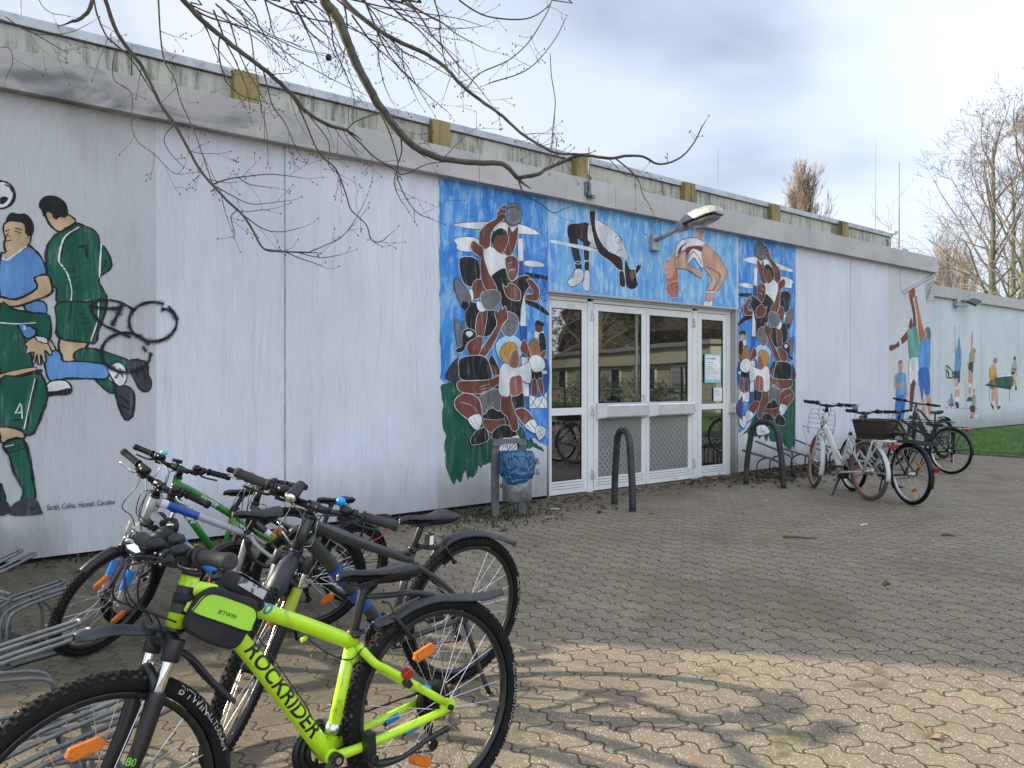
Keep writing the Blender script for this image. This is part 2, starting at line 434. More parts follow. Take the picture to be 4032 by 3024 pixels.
def clad_mat(name, c, dark, amount):
    n = N(name); co = n.coord('World')
    lo = n.noise(co, .8, 4.); col = n.mix(n.ramp(lo, .3, .7), tuple(x*.88 for x in c), tuple(x*1.08 for x in c))
    st = n.noise(n.scale(co, 6., 6., .8), 1.6, 6., .7, .2); zone = n.noise(co, .9, 3.)
    f = n.math('MULTIPLY', n.ramp(st, .44, .62), n.ramp(zone, .35, .6, .3, 1.))
    col = n.mix(n.math('MULTIPLY', f, amount), col, dark)
    n.base(col); n.set(Roughness=.7); n.bump(n.noise(n.scale(co, 20, 20, 2), 1.5, 3.), .15, .01); return n.m
PANEL = clad_mat('algae_streaked_panels', (.45, .44, .37), (.13, .13, .09), .9)
MUST = clad_mat('mustard_paint', (.29, .22, .07), (.07, .055, .025), .95)
ZINC = cm('zinc_flashing', (.42, .43, .45), .45, metal=.3, var=.15, vs=2., dirt=(.16, .16, .16))
HY = 3.0
piers = [3.44, 6.385, 9.325, 12.25, 15.24, 18.22]
m = MB(); edges = [-.5]+piers+[20.86]
for a, b in zip(edges, edges[1:]):
    k = max(1, round((b-a)/1.45)); w = (b-a)/k
    for i in range(k): m.bx(a+i*w+.006, a+(i+1)*w-.006, HY, HY+.2, 3.7, 5.243)
m.build('upper_wall', PANEL, HALL)
m = MB(); m.bx(-.48, 20.84, HY+.05, 20., 3.7, 5.25); m.build('upper_block', cm('dark_joint', (.05, .05, .045), .9), HALL)
m = MB()
for a, b in zip(edges, edges[1:]):
    k = max(1, round((b-a)/1.45)); w = (b-a)/k
    for i in range(k): m.bx(a+i*w+(.165 if i == 0 and a > 0 else .001), a+(i+1)*w-(.165 if i == k-1 and b < 20 else .003), HY-.05, HY+.12, 5.255, 5.345)
m.bx(-.55, 20.9, HY-.02, 20.1, 5.352, 5.372)
m.bx(20.78, 20.98, HY-.12, HY+.1, 5.34, 5.42)
m.build('roof_edge', ZINC, HALL)
for px in piers:
    m = MB(); m.bx(px-.16, px+.16, HY-.13, HY+.19, 3.7, 5.33)
    m.build('pier', MUST, HALL, bevel=.01)
m = MB(); m.bx(20.62, 20.66, HY-.05, HY-.01, 3.7, 5.18); m.build('downpipe', ZINC, HALL)

# entrance
ALU = mat('white_powder_coat', (.72, .72, .70), .38, var=.05, vs=2., dirt=(.42, .41, .38), ds=9., dlo=.62, dhi=.8)
def glass_mat():
    n = N('dark_door_glass'); n.base((.012, .013, .014)); n.set(Roughness=.02)
    g = n.n('ShaderNodeBsdfGlossy'); g.inputs['Color'].default_value = (.95, .97, 1, 1); g.inputs['Roughness'].default_value = .012
    co = n.coord('World'); bp = n.n('ShaderNodeBump'); n.l(n.noise(co, .9, 2.), bp.inputs['Height']); bp.inputs['Strength'].default_value = .02; bp.inputs['Distance'].default_value = .05; n.l(bp.outputs[0], g.inputs['Normal'])
    mx = n.n('ShaderNodeMixShader'); mx.inputs[0].default_value = .22; n.l(n.b.outputs[0], mx.inputs[1]); n.l(g.outputs[0], mx.inputs[2]); n.l(mx.outputs[0], n.out.inputs[0]); return n.m
GLASS = glass_mat()
RUB = cm('black_gasket', (.02, .02, .02), .6)
STEEL = mat('brushed_steel', (.68, .68, .69), .42, .55, var=.06, vs=3., dirt=(.5, .5, .5), ds=7., dlo=.6, dhi=.85)
def tread_mat():
    n = N('five_bar_tread_plate'); co = n.coord('World'); sep = n.n('ShaderNodeSeparateXYZ'); n.l(co, sep.inputs[0])
    S = 1/.042; a = n.math('MULTIPLY', sep.outputs[0], S); b = n.math('MULTIPLY', sep.outputs[2], S)
    par = n.math('MODULO', n.math('ADD', n.math('FLOOR', a), n.math('FLOOR', b)), 2.)
    fa = n.math('SUBTRACT', n.math('FRACT', a), .5); fb = n.math('SUBTRACT', n.math('FRACT', b), .5)
    sg = n.math('SUBTRACT', n.math('MULTIPLY', par, 2.), 1.)
    u = n.math('ADD', fa, n.math('MULTIPLY', fb, sg)); w = n.math('SUBTRACT', fa, n.math('MULTIPLY', fb, sg))
    # parallel raised bars in alternating directions
    bars = n.math('ABSOLUTE', n.math('SUBTRACT', n.math('FRACT', n.math('MULTIPLY', u, 3.)), .5))
    h = n.math('MULTIPLY', n.ramp(bars, .12, .3, 1., 0.), n.ramp(n.math('ABSOLUTE', w), .3, .46, 1., 0.))
    n.base(n.mix(h, (.36, .36, .36), (.72, .72, .72))); n.set(Metallic=.9, Roughness=.36); n.bump(h, 1., .006); return n.m
TREAD = tread_mat()
DY = .09                                           # plane of the door faces
def member(m, x0, x1, z0, z1, dy=0., d=.06, mi=0): m.bx(x0, x1, DY+dy, DY+dy+d, z0, z1, mi)
m = MB()
member(m, 6.035, 6.075, .0, 2.43); member(m, 6.745, 6.845, .0, 2.40); member(m, 8.815, 8.925, .0, 2.40); member(m, 9.60, 9.70, .0, 2.43)
member(m, 6.078, 6.742, 2.385, 2.43); member(m, 6.848, 8.812, 2.385, 2.43); member(m, 8.928, 9.597, 2.385, 2.43)
m.bx(6.035, 9.70, DY-.03, DY+.03, 2.433, 2.452)
m.build('door_frame', ALU, HALL, bevel=.003)
m = MB(); m.bx(9.705, 9.748, .004, .2, 0, 2.452); m.bx(6.008, 6.03, .004, .2, 0, 2.452)
m.build('door_reveal', CONC, HALL)
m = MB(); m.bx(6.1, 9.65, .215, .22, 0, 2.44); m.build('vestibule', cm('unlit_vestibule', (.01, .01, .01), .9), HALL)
def pane(parent, x0, x1, z0, z1, dy=.014):
    g = MB(); g.bx(x0, x1, DY+dy, DY+dy+.012, z0, z1); g.build('pane', GLASS, parent)
    r = MB()
    for a, b, c, d in ((x0-.008, x0, z0-.008, z1+.008), (x1, x1+.008, z0-.008, z1+.008), (x0, x1, z0-.008, z0), (x0, x1, z1, z1+.008)):
        r.bx(a, b, DY+.004, DY+.02, c, d)
    r.build('gasket', RUB, parent)
def ribs(m, x0, x1):
    for z in (.075, .11, .145): m.bx(x0, x1, DY-.0025, DY+.005, z, z+.006, 1)
def side(x0, x1, g0, g1, mid0, mid1, bot, label):
    m = MB(); top = 2.378
    member(m, x0, g0-.008, .012, top); member(m, g1+.008, x1, .012, top); member(m, g0-.008, g1+.008, 2.286, top); member(m, g0-.008, g1+.008, mid0+.008, mid1-.008); member(m, g0-.008, g1+.008, .012, bot-.008)
    ribs(m, x0+.06, x1-.06)
    f = m.build('side_window', [ALU, cm('shadow_groove', (.2, .2, .2), .7)], HALL, bevel=.0025, label=label)
    pane(f, g0, g1, mid1, 2.277); pane(f, g0, g1, bot, mid0)
side(6.082, 6.738, 6.153, 6.635, .97, 1.075, .182, 'white framed side window with two dark panes beside the litter bin')
side(8.932, 9.592, 9.024, 9.508, .978, 1.077, .18, 'white framed side window with paper notices taped inside')
def door(x0, x1, g0, g1, hinge_left):
    m = MB(); top = 2.376
    member(m, x0, g0-.008, .012, top); member(m, g1+.008, x1, .012, top); member(m, g0-.008, g1+.008, 2.288, top); member(m, g0-.008, g1+.008, .92, 1.114); member(m, g0-.008, g1+.008, .012, .177)
    ribs(m, x0+.05, x1-.05)
    d = m.build('door', [ALU, cm('shadow_groove', (.2, .2, .2), .7)], HALL, bevel=.0025)
    pane(d, g0, g1, 1.122, 2.278)
    k = MB(); k.bx(g0, g1, DY+.006, DY+.014, .185, .912); k.build('kick_plate', TREAD, d)
    p = MB(); a, b = g0-.04, g1+.06
    # bent sheet-steel push-bar housing with slanted ends
    prof = [(DY-.001, .913), (DY-.09, .93), (DY-.1, .945), (DY-.1, 1.085), (DY-.092, 1.098), (DY-.001, 1.112)]
    ring = lambda x, sx: [np.array([x+(sx if y < DY-.05 else 0), y, z]) for y, z in prof]
    p.loft([ring(a, .1), ring(b, -.03)], 0, sm=False); p.bx(a-.012, a+.01, DY-.02, DY-.002, .90, 1.12); p.bx(b-.01, b+.012, DY-.02, DY-.002, .90, 1.12)
    p.build('push_bar', STEEL, d, bevel=.004)
    hx = x0-.025 if hinge_left else x1+.025
    for hz in (.22, 1.02, 2.22):
        h = MB(); h.bx(hx-.018, hx+.022, DY-.022, DY-.001, hz+.012, hz+.075); h.bx(hx-.03, hx+.012, DY-.022, DY-.001, hz-.055, hz+.004); h.cyl((hx, DY-.026, hz-.05), (hx, DY-.026, hz+.07), .009)
        h.build('hinge', STEEL, d, bevel=.003)
    return d
d1 = door(6.852, 7.832, 6.94, 7.732, True); d2 = door(7.838, 8.808, 7.908, 8.70, False)
h = MB(); h.bx(7.762, 7.79, DY-.02, DY-.001, 1.13, 1.22); h.ball((7.776, DY-.024, 1.2), (.012, .006, .02)); h.build('lock_plate', STEEL, d1)
# sticker remnants, notices
def thing_mesh(name, m, mats, label, cat, group=None, **kw): return tag(m.build(name, mats, None, **kw), label, cat, group)
PAPER = cm('white_paper', (.8, .8, .8), .8)
def sheet_of_text(name, x0, x1, z0, z1, back, label, lines, edge=.02):
    m = MB(); y = DY-.002
    m.bx(x0, x1, y-.001, y, z0, z1, 0); e = edge
    m.bx(x0+e, x1-e, y-.0022, y-.0012, z0+e*2, z1-e, 1)
    rz = z1-e-.03
    for s_, (fill, h_) in enumerate(lines):      # handwriting too small to read: broken ink strokes
        x = x0+e+.02
        while x < x0+e+(x1-x0-2*e)*fill:
            w = rng.uniform(.006, .02)
            m.bx(x, min(x+w, x1-e-.01), y-.0028, y-.0024, rz-h_*rng.uniform(.7, 1.), rz-h_*rng.uniform(0, .3), 2); x += w+rng.uniform(.004, .009)
        rz -= h_*2.
    return thing_mesh(name, m, [back, PAPER, cm('notice_ink', (.2, .22, .26), .8)], label, 'notice', recalc=False)
sheet_of_text('paper_notice', 9.08, 9.455, 1.375, 1.79, cm('turquoise_card', (.25, .62, .68), .7), 'white printed notice on turquoise card on the right door side window', [(.75, .03), (.5, .02)]+[(rng.uniform(.5, .9), .012) for i in range(10)])
sheet_of_text('paper_notice', 9.29, 9.49, 1.105, 1.30, PAPER, 'small white paper notice low on the right side window', [(.6, .01)]+[(rng.uniform(.6, .9), .007) for i in range(5)], .008)
m = MB()
for (x, z, w, h_) in ((6.44, 2.325, .17, .06), (7.44, 2.325, .1, .05)):
    for k in range(7): m.bx(x+rng.uniform(-.5, .3)*w, x+rng.uniform(.1, .5)*w, DY-.0015-.0002*k, DY-.0008-.0002*k, z+rng.uniform(-.5, .1)*h_, z+rng.uniform(.15, .5)*h_)
m.build('sticker_residue', cm('torn_sticker', (.62, .62, .6), .8), HALL)
# indigo corner flag sign on the right jamb
m = MB(); m.prism([(9.66, 1.0), (9.83, 1.17), (9.83, .82)], lambda a, b, h_: (a, h_, b), -.03, -.022); m.bx(9.655, 9.675, -.024, .1, .93, 1.07, 1)
thing_mesh('sign', m, [cm('indigo_plastic', (.05, .035, .16), .4), STEEL], 'small indigo triangular sign on the door jamb beside the right mural', 'sign')
# conduit under the lintel + drip strip
m = MB(); m.bx(6.0, 9.76, -.012, .0, 2.456, 2.475); m.build('drip_strip', CONC, HALL)

# ---------------------------------------------------------------- annex wing set back to the right
WING = empty('annex_wing', (21, 2.2, 0), label='low grey white annex wing behind the lawn with small sports figures painted on it', cat='building')
WY = 2.2
def wl(m): return m.xf(lambda p: p-np.array([21, 2.2, 0]))
m = MB()
for a, b in ((16.4, 18.6), (18.612, 21.89), (21.902, 24.72), (24.732, 27.59), (27.602, 30.4), (30.412, 33.2), (33.212, 36.), (36.012, 44)): m.bx(a, b, WY, WY+.2, .03, 3.66)
wl(m).build('wall', W_WING, WING)
m = MB(); m.bx(16.4, 44, WY+.205, WY+9, .0, 3.7); wl(m).build('core', dk, WING)
m = MB()
for a, b in zip([16.36, 20.2, 23.2, 26.1, 29.2, 32, 38], [20.196, 23.196, 26.096, 29.196, 31.996, 37.996, 44.1]): m.bx(a, b, WY-.08, WY+.19, 3.65, 3.95)
m.bx(16.4, 44, WY+.19, WY+9, 3.71, 3.9)
wl(m).build('fascia', FAS, WING, bevel=.004)
# ---------------------------------------------------------------- murals: brush-painted figures lying on the wall face
BLK = (.012, .012, .014); WHT = (.74, .74, .75); GRN = (.006, .095, .058); BLU = (.115, .275, .56); SKN = (.58, .41, .235)
BRN = (.165, .05, .034); DBR = (.028, .013, .012); TAN = (.58, .34, .235); GRY = (.155, .155, .165); DGR = (.045, .047, .055)
ORG = (.55, .16, .06); NAV = (.025, .10, .33); LIM = (.34, .35, .24); TEAL = (.13, .36, .30); RED = (.42, .06, .05); BLOND = (.50, .27, .05)
class Mural:
    def __init__(s, name, label, zt, Y=0., warp=None, parent=None):
        s.o = None; s.name, s.label, s.zt, s.Y, s.warp, s.parent = name, label, zt, Y, warp, parent; s.layer = 0; s.lw = .62
        s.org = np.array(parent.location) if parent is not None else np.zeros(3)
        s.fig = None; s.objs = []
    def pt(s, x, y):
        p = on_wall(*s.zt(x, y), s.Y); q = (p[0], p[2])
        return s.warp(*q) if s.warp else q
    def start(s, name, worn=.6, label=None):
        s.flush(); s.cur = (name, label); s.mb = MB(); s.mats = []; s.worn = worn
    def mi(s, c):
        m = c if isinstance(c, bpy.types.Material) else paint(c, s.worn)
        if m not in s.mats: s.mats.append(m)
        return s.mats.index(m)
    def put(s, pts, c):
        s.layer += 1; y = s.Y-.0012-.00009*s.layer-s.org[1]
        s.mb.sheet(pts, lambda a, b: (a-s.org[0], y, b-s.org[2]), s.mi(c))
    def line(s, pts, c, w, closed=False, k=4, jit=.4):
        P = [s.pt(*p) for p in pts]; P = smooth_path(P, k, closed) if k else [np.array(p) for p in P]
        s.layer += 1; y = s.Y-.0012-.00009*s.layer-s.org[1]; n = len(P); V = []; Fs = []
        for i in range(n):
            a = P[i-1] if i or closed else P[i]; b = P[(i+1) % n] if i < n-1 or closed else P[i]
            t = nrm(b-a); nn = np.array([-t[1], t[0]])*w*s.lw/2*(1+rng.uniform(-jit, jit))
            V += [(P[i][0]+nn[0]-s.org[0], y, P[i][1]+nn[1]-s.org[2]), (P[i][0]-nn[0]-s.org[0], y, P[i][1]-nn[1]-s.org[2])]
        for i in range(n if closed else n-1):
            j = (i+1) % n; Fs.append((2*i, 2*j, 2*j+1, 2*i+1))
        s.mb.add(V, Fs, s.mi(c))
    def poly(s, c, pts, out=BLK, w=.012, k=3):
        pp = [tuple(map(float, p.split(','))) for p in pts.split()] if isinstance(pts, str) else pts
        P = [s.pt(*p) for p in pp]; P = [tuple(p) for p in smooth_path(P, k, True)] if k else P
        s.put(P, c)
        if out is not None: s.line(pp, out, w, True, max(1, k))
    def stroke(s, pts, c=BLK, w=.012, k=4):
        s.line([tuple(map(float, p.split(','))) for p in pts.split()], c, w, False, k)
    def oval(s, c, x, y, rx, ry, out=BLK, w=.012, n=14):
        s.poly(c, [(x+rx*math.cos(2*PI*i/n), y+ry*math.sin(2*PI*i/n)) for i in range(n)], out, w, 2)
    def ring(s, x, y, rx, ry, w, a0=0., a1=2*PI, c=BLK):
        s.line([(x+rx*math.cos(a0+(a1-a0)*i/16), y+ry*math.sin(a0+(a1-a0)*i/16)) for i in range(17)], c, w, False, 2)
    def flush(s):
        if s.fig_open():
            o = s.mb.build(s.cur[0] if s.o else s.name, s.mats, s.o or s.parent, recalc=False, label=s.cur[1] if s.o else s.label)
            if s.o is None: s.o = o
        s.mb = None
    def fig_open(s): return getattr(s, 'mb', None) is not None and len(s.mb.f) > 0
    def text(s, t, x, y, h, c=BLK, shear=.15, space=1., bold=0., skew=0., xs=1.):
        # h in the same pixel units; set along the wall
        a = s.pt(x, y); b = s.pt(x, y+h); size = abs(a[1]-b[1])*1.35
        V, Fs = letters(t, size, shear, bold, space); s.layer += 1; yy = s.Y-.0012-.00009*s.layer-s.org[1]
        s.mb.add([(a[0]+p[0]*xs-s.org[0], yy, a[1]+p[1]+p[0]*skew-s.org[2]) for p in V], Fs, s.mi(c))

# --- footballers on the left
fz = Z(0, 600, .904)
M1 = Mural('mural', 'mural of footballers in green and blue kit at the left end of the wall', fz, 0, None, HALL)
M1.lw = .85; M1.start('mural')
M1.oval(WHT, 2, 185, 61, 60, BLK, .022); M1.poly(BLK, '0,200 18,192 36,200 20,222 0,225', None); M1.stroke('18,140 40,150 55,175', BLK, .012)
M1.start('painted_player', .35, 'footballer in green number 7 shirt seen from behind')
M1.poly(SKN, '262,806 376,824 371,852 332,872 326,908 272,914', BLK, .02)
M1.poly(GRN, '330,868 380,853 440,863 500,883 567,912 572,947 500,932 420,922 330,907', BLK, .018)
M1.poly(DGR, '563,910 600,903 640,920 646,970 659,1000 645,1040 615,1036 590,1000 568,948', BLK, .02)
M1.poly(GRN, '413,983 460,983 506,1020 490,1050 450,1026', BLK, .016)
M1.poly(DGR, '500,1020 540,1015 580,1040 584,1100 575,1150 550,1165 530,1140 510,1080', BLK, .02)
M1.poly(SKN, '196,262 222,260 240,290 258,280 295,270 330,302 285,332 255,346 215,312', BLK, .016)
M1.poly(BLK, '170,240 172,215 190,194 220,187 255,195 282,216 294,240 296,272 280,285 255,279 240,291 225,265 205,262 190,282 180,252', None)
M1.poly(GRN, '330,308 370,322 410,340 430,370 436,432 447,405 470,440 486,490 465,520 435,542 432,570 450,600 460,640 380,652 255,658 247,600 232,582 205,560 203,500 200,440 215,390 255,352 300,332', BLK, .02)
M1.stroke('345,325 290,360 268,400 256,470 275,500 296,535 312,600 308,655', WHT, .012); M1.stroke('350,328 300,362 278,400 264,468', BLK, .009)
M1.stroke('250,657 340,650 458,638', WHT, .012); M1.stroke('441,400 436,470 433,545', WHT, .012); M1.stroke('445,470 462,480 440,520', BLK, .012)
M1.poly(BLK, '338,407 378,399 387,455 374,464 368,416 341,417', None, k=0)
M1.poly(GRN, '250,657 380,650 459,640 457,700 432,770 415,827 370,827 256,806 248,730', BLK, .02)
M1.stroke('430,650 425,730 395,822', WHT, .01); M1.stroke('437,650 430,735 402,824', BLK, .012); M1.stroke('310,655 305,700 300,735', BLK, .008)
M1.stroke('345,700 375,705', BLK, .008); M1.stroke('350,715 385,728', BLK, .008); M1.stroke('345,745 390,742', BLK, .008)
for yy in (500, 512, 540): M1.stroke('270,%d 320,%d 345,%d' % (yy, yy+8, yy+2), BLK, .007)
M1.stroke('590,940 600,980', BLK, .02); M1.stroke('620,935 632,990', BLK, .02); M1.stroke('520,1060 560,1090', BLK, .016); M1.stroke('525,1100 565,1120', BLK, .016)
M1.start('painted_player', .35, 'footballer with closed eyes in blue shirt')
M1.poly(BLU, '195,860 240,858 266,880 276,910 330,910 400,914 470,930 466,985 400,986 282,985 268,1000 215,992 196,930', BLK, .018)
M1.poly(WHT, '470,940 510,914 540,930 552,970 540,1010 510,1016 480,972', BLK, .014); M1.stroke('490,930 515,960 500,985', GRY, .02); M1.stroke('520,940 535,980', GRY, .016)
M1.poly(BLU, '108,655 190,650 200,705 128,705', BLK, .014)
M1.poly(SKN, '205,800 222,820 242,860 202,862', BLK, .012)
M1.poly(WHT, '188,1040 215,1000 272,990 308,1015 304,1050 240,1056 198,1062', BLK, .016); M1.poly(BLK, '190,1044 250,1038 304,1026 304,1052 240,1058 198,1064', None)
M1.poly(BLU, '0,450 35,440 112,405 150,425 186,470 202,532 150,546 160,592 70,642 0,634', BLK, .02)
M1.poly(SKN, '15,345 20,310 60,297 106,312 114,352 134,360 128,395 100,420 32,436 18,400 24,372', BLK, .016)
M1.poly(SKN, '32,432 98,418 60,448 10,460', None)
M1.poly(BLK, '25,300 36,274 52,262 80,268 112,268 141,300 148,340 134,367 113,356 106,312 60,294', None)
M1.stroke('22,345 42,337', BLK, .01); M1.stroke('62,342 92,352', BLK, .01); M1.stroke('38,350 30,362 46,366', BLK, .008); M1.stroke('24,388 50,382', BLK, .009); M1.stroke('66,330 94,338', BLK, .008); M1.stroke('118,370 126,378', BLK, .008)
M1.stroke('10,462 30,468 60,448 115,408', WHT, .016)
M1.poly(SKN, '150,548 205,534 226,580 221,615 160,642 70,671 0,660 0,630 70,641 161,592', BLK, .018)
M1.start('painted_player', .35, 'footballer in green number 4 kit at the picture edge')
M1.poly(BLU, '62,752 152,738 162,780 122,812 90,785', BLK, .012); M1.ring(118, 762, 13, 14, .014, 2.2, 6.6, WHT)
M1.poly(GRN, '0,668 60,685 150,700 215,712 219,800 200,818 160,800 154,770 78,747 110,820 142,930 70,957 0,965', BLK, .018)
M1.stroke('0,742 80,747 155,742', WHT, .01)
M1.poly(SKN, '0,965 142,935 147,955 0,987', BLK, .012); M1.poly(BLK, '70,970 176,943 172,966 80,986 0,992 0,984', None)
M1.poly(SKN, '110,830 160,800 206,830 226,875 215,882 195,862 201,910 190,914 175,880 179,920 165,920 160,880 150,917 140,912 146,870 112,877 116,850', BLK, .014)
M1.poly(WHT, '155,800 200,808 206,832 164,822', BLK, .01)
M1.poly(GRN, '0,990 85,977 176,965 206,1060 185,1130 146,1222 96,1226 90,1210 0,1190', BLK, .02)
M1.stroke('160,985 140,1080 112,1210', BLK, .022); M1.stroke('152,985 130,1080 104,1205', WHT, .008)
M1.stroke('88,1092 66,1136 98,1130', WHT, .016, 0); M1.stroke('92,1098 96,1160', WHT, .016, 0); M1.stroke('52,1168 92,1163', BLK, .016)
M1.poly(SKN, '0,1195 90,1210 101,1250 15,1266 0,1240', BLK, .018)
M1.poly(GRN, '15,1270 96,1246 131,1345 142,1420 152,1506 95,1516 101,1470 60,1390 40,1320', BLK, .022)
M1.stroke('24,1296 104,1272', BLK, .012); M1.stroke('30,1312 110,1286', BLK, .012); M1.stroke('20,1282 60,1272', WHT, .008)
M1.poly(DGR, '36,1562 60,1530 95,1512 152,1506 182,1560 176,1576 60,1582', None); M1.stroke('130,1545 140,1556 160,1538', BLK, .012)
M1.poly(GRN, '0,1440 14,1470 22,1510 0,1516', BLK, .014); M1.poly(DGR, '0,1512 26,1515 46,1560 0,1582', None)
M1.text('Sarah, Celina, Hannah, Caroline', 202, 1558, 25, BLK, .12, 1., .006, .0, .62)
M1.flush()
G = Mural('graffiti', 'black sprayed graffiti loops', fz, 0, None, HALL); G.layer = 150; G.lw = 1.
SPR = wallmat('black_spray_paint', (.016, .016, .018), .2, .35); n_ = N('spray_overspray'); n_.base((.02, .02, .022)); n_.set(Roughness=.7); t_ = n_.n('ShaderNodeBsdfTransparent'); x_ = n_.n('ShaderNodeMixShader')
n_.l(n_.ramp(n_.noise(n_.coord('World'), 150., 3., .7), .44, .60), x_.inputs[0]); n_.l(t_.outputs[0], x_.inputs[1]); n_.l(n_.b.outputs[0], x_.inputs[2]); n_.l(x_.outputs[0], n_.out.inputs[0]); SPH = n_.m
G.start('graffiti'); 
for c, f in ((SPH, .62), (SPR, .28)):
    G.ring(664, 738, 104, 86, .06*f, -.9, 5.2, c); G.ring(548, 872, 108, 86, .06*f, .0, 5.9, c)
    G.stroke('395,695 400,662 450,643 520,653 588,690', c, .05*f); G.stroke('396,690 440,745 500,775 568,806', c, .055*f); G.stroke('400,672 460,680 525,680', c, .065*f); G.stroke('530,660 515,700 485,755', c, .075*f); G.stroke('700,682 740,690 772,730', c, .07*f); G.stroke('620,845 636,868', c, .07*f)
G.flush()

# --- rugby players, left of the doors, and the mirrored copy to the right of them
def rugby(label, warp, right=False):
    rz = Z(1700, 680, .8439)
    R = Mural('mural', label, rz, 0, warp, HALL); R.lw = .5
    SKYD = sky_paint('mural_blue_'+('b' if right else 'a'), (.03, .19, .58), (.075, .30, .68), (.30, .50, .74))
    R.start('mural')
    # ragged brushed edges of the blue field and the green turf
    rr = random.Random(3 if right else 4)
    if right: edge = [(545, y) for y in range(40, 1290, 60)]
    def jag(a, b, n, amp, horiz):
        out = []
        for i in range(n+1):
            t = i/n; p = (a[0]+(b[0]-a[0])*t, a[1]+(b[1]-a[1])*t); d = rr.uniform(-amp, amp)
            out.append((p[0]+(0 if horiz else d), p[1]+(d if horiz else 0)))
        return out
    def field(c, pts): R.put([R.pt(*p) for p in pts], c)
    field(SKYD, [(32, 22), (545, 120), (545, 1275)]+jag((530, 1280), (455, 1235), 6, 14, True)+jag((420, 1200), (60, 985), 6, 6, True)+jag((40, 960), (32, 40), 26, 4, False))
    field(GRN, jag((48, 988), (125, 965), 4, 4, True)+[(330, 985), (350, 1150), (425, 1190)]+jag((450, 1240), (525, 1292), 8, 12, True)+jag((470, 1290), (300, 1340), 14, 20, True)+jag((260, 1370), (95, 1440), 16, 26, True)+jag((70, 1400), (46, 1000), 14, 8, False))
    halo = (.70, .70, .68)
    P = lambda c, pts, out=BLK, w=.011, k=3: R.poly(c, pts, out, w, k)
    R.start('painted_backdrop')
    P(WHT, '105,240 165,232 330,230 430,245 500,280 480,290 360,280 140,256'); P(WHT, '105,310 160,298 215,310 232,355 180,370 120,360 116,335'); P(WHT, '435,410 500,415 526,430 515,440 438,436')
    for q in ('440,470 470,620', '470,475 520,610', '505,480 535,540', '470,475 445,560', '500,480 455,610', '535,500 490,620', '440,540 535,600', '450,600 540,560'): R.stroke(q, BLK, .014, 0)
    P(BLK, '432,464 480,470 540,484 540,500 480,492 438,486', None, k=0); P(BLK, '436,592 490,608 540,648 540,666 480,630 440,612', None)
    P(WHT, '455,1040 535,1022 538,1098 456,1100', BLK, .016, 0)
    for q in ('458,1045 490,1098', '490,1036 530,1096', '530,1024 495,1098', '495,1036 460,1092', '512,1030 536,1060'): R.stroke(q, BLK, .016, 0)
    P(NAV, '418,860 450,870 540,870 540,1020 455,1036', None)
    P(WHT, '470,930 500,918 535,925 530,940 480,942', BLK, .008)
    R.start('painted_player', .4, 'small painted player holding an oval ball')
    P(SKN if right else BRN, '484,702 515,704 512,742 490,742', BLK, .008); P(BLK, '480,714 490,688 524,704 515,718 500,708', None)
    P(WHT, '478,738 500,745 520,738 520,760 480,775'); P(BLK, '500,752 526,754 534,830 510,862 500,800', halo, .008)
    P(BLK, '466,930 512,928 510,966 466,964', halo, .008); P(BRN, '470,966 486,966 491,1036 464,1036', halo, .008); P(BRN, '494,966 511,964 522,1022 505,1032', halo, .008); P(BRN, '514,834 536,834 522,866 498,872', halo, .008)
    P((.33, .14, .05), '476,775 500,800 506,835 492,878 474,884 452,868 446,826 458,790', BLK, .012)
    R.start('painted_post')
    for c, a in ((WHT, '400,308 424,308 427,412 402,412'), (NAV, '402,412 427,412 431,515 407,515'), (WHT, '407,515 431,515 440,715 412,715'), (NAV, '412,715 440,715 447,860 417,860'), (WHT, '417,860 447,860 453,1042 424,1042'), (NAV, '424,1042 453,1042 456,1160 428,1160')): P(c, a, BLK, .006, 0)
    R.start('painted_players', .6)
    P(BLK, '128,400 212,405 224,500 195,532 145,512', halo, .012); P(GRY, '104,690 125,695 140,760 135,810 115,800'); P(GRY, '140,700 160,690 172,730 150,750')
    P(DGR, '60,960 95,885 130,870 140,968', None)
    P(BLK, '163,606 216,612 262,640 302,650 292,742 230,764 158,712', halo, .01)
    P(BRN, '193,508 247,503 258,560 188,592', halo, .011); P(WHT, '172,545 190,550 192,592 176,596'); P(GRY, '102,520 115,490 150,530 180,575 176,620 160,646 130,612 110,560', BLK, .014); P(BLK, '140,600 170,610 160,640 140,625', None)
    P(BRN, '222,648 256,638 252,700 236,772 205,762 205,690', halo, .011); P(WHT, '208,600 236,610 254,640 226,650 210,630')
    P(WHT, '242,360 275,345 320,378 346,385 346,440 300,482 262,552 243,482', BLK, .01)
    P(BRN, '305,180 335,148 347,165 336,215 300,247 276,285 268,347 225,357 217,310 226,268 265,232 300,212', halo, .014); P(BRN, '352,262 362,248 374,276 398,250 401,290 386,352 362,392 328,367 350,330', halo, .014)
    P(BRN, '280,300 298,270 340,268 357,310 341,357 318,377 284,347', halo, .01); P(BLK, '273,312 290,275 320,259 347,276 340,292 300,295 284,332', None)
    for q in ('300,310 318,305', '326,308 342,312', '318,315 314,335 324,338', '306,352 330,350'): R.stroke(q, BLK, .008)
    R.oval(GRY, 378, 195, 42, 54, BLK, .016); R.stroke('345,170 380,160 410,175', DGR, .03); R.stroke('352,215 380,235 408,222', (.3, .3, .32), .02); R.stroke('305,185 325,170 343,172', halo, .008); R.stroke('308,200 325,190 342,195', halo, .008)
    P(BLK, '272,492 310,455 345,448 366,506 400,490 440,478 467,510 432,562 414,640 407,704 340,652 305,562', halo, .013)
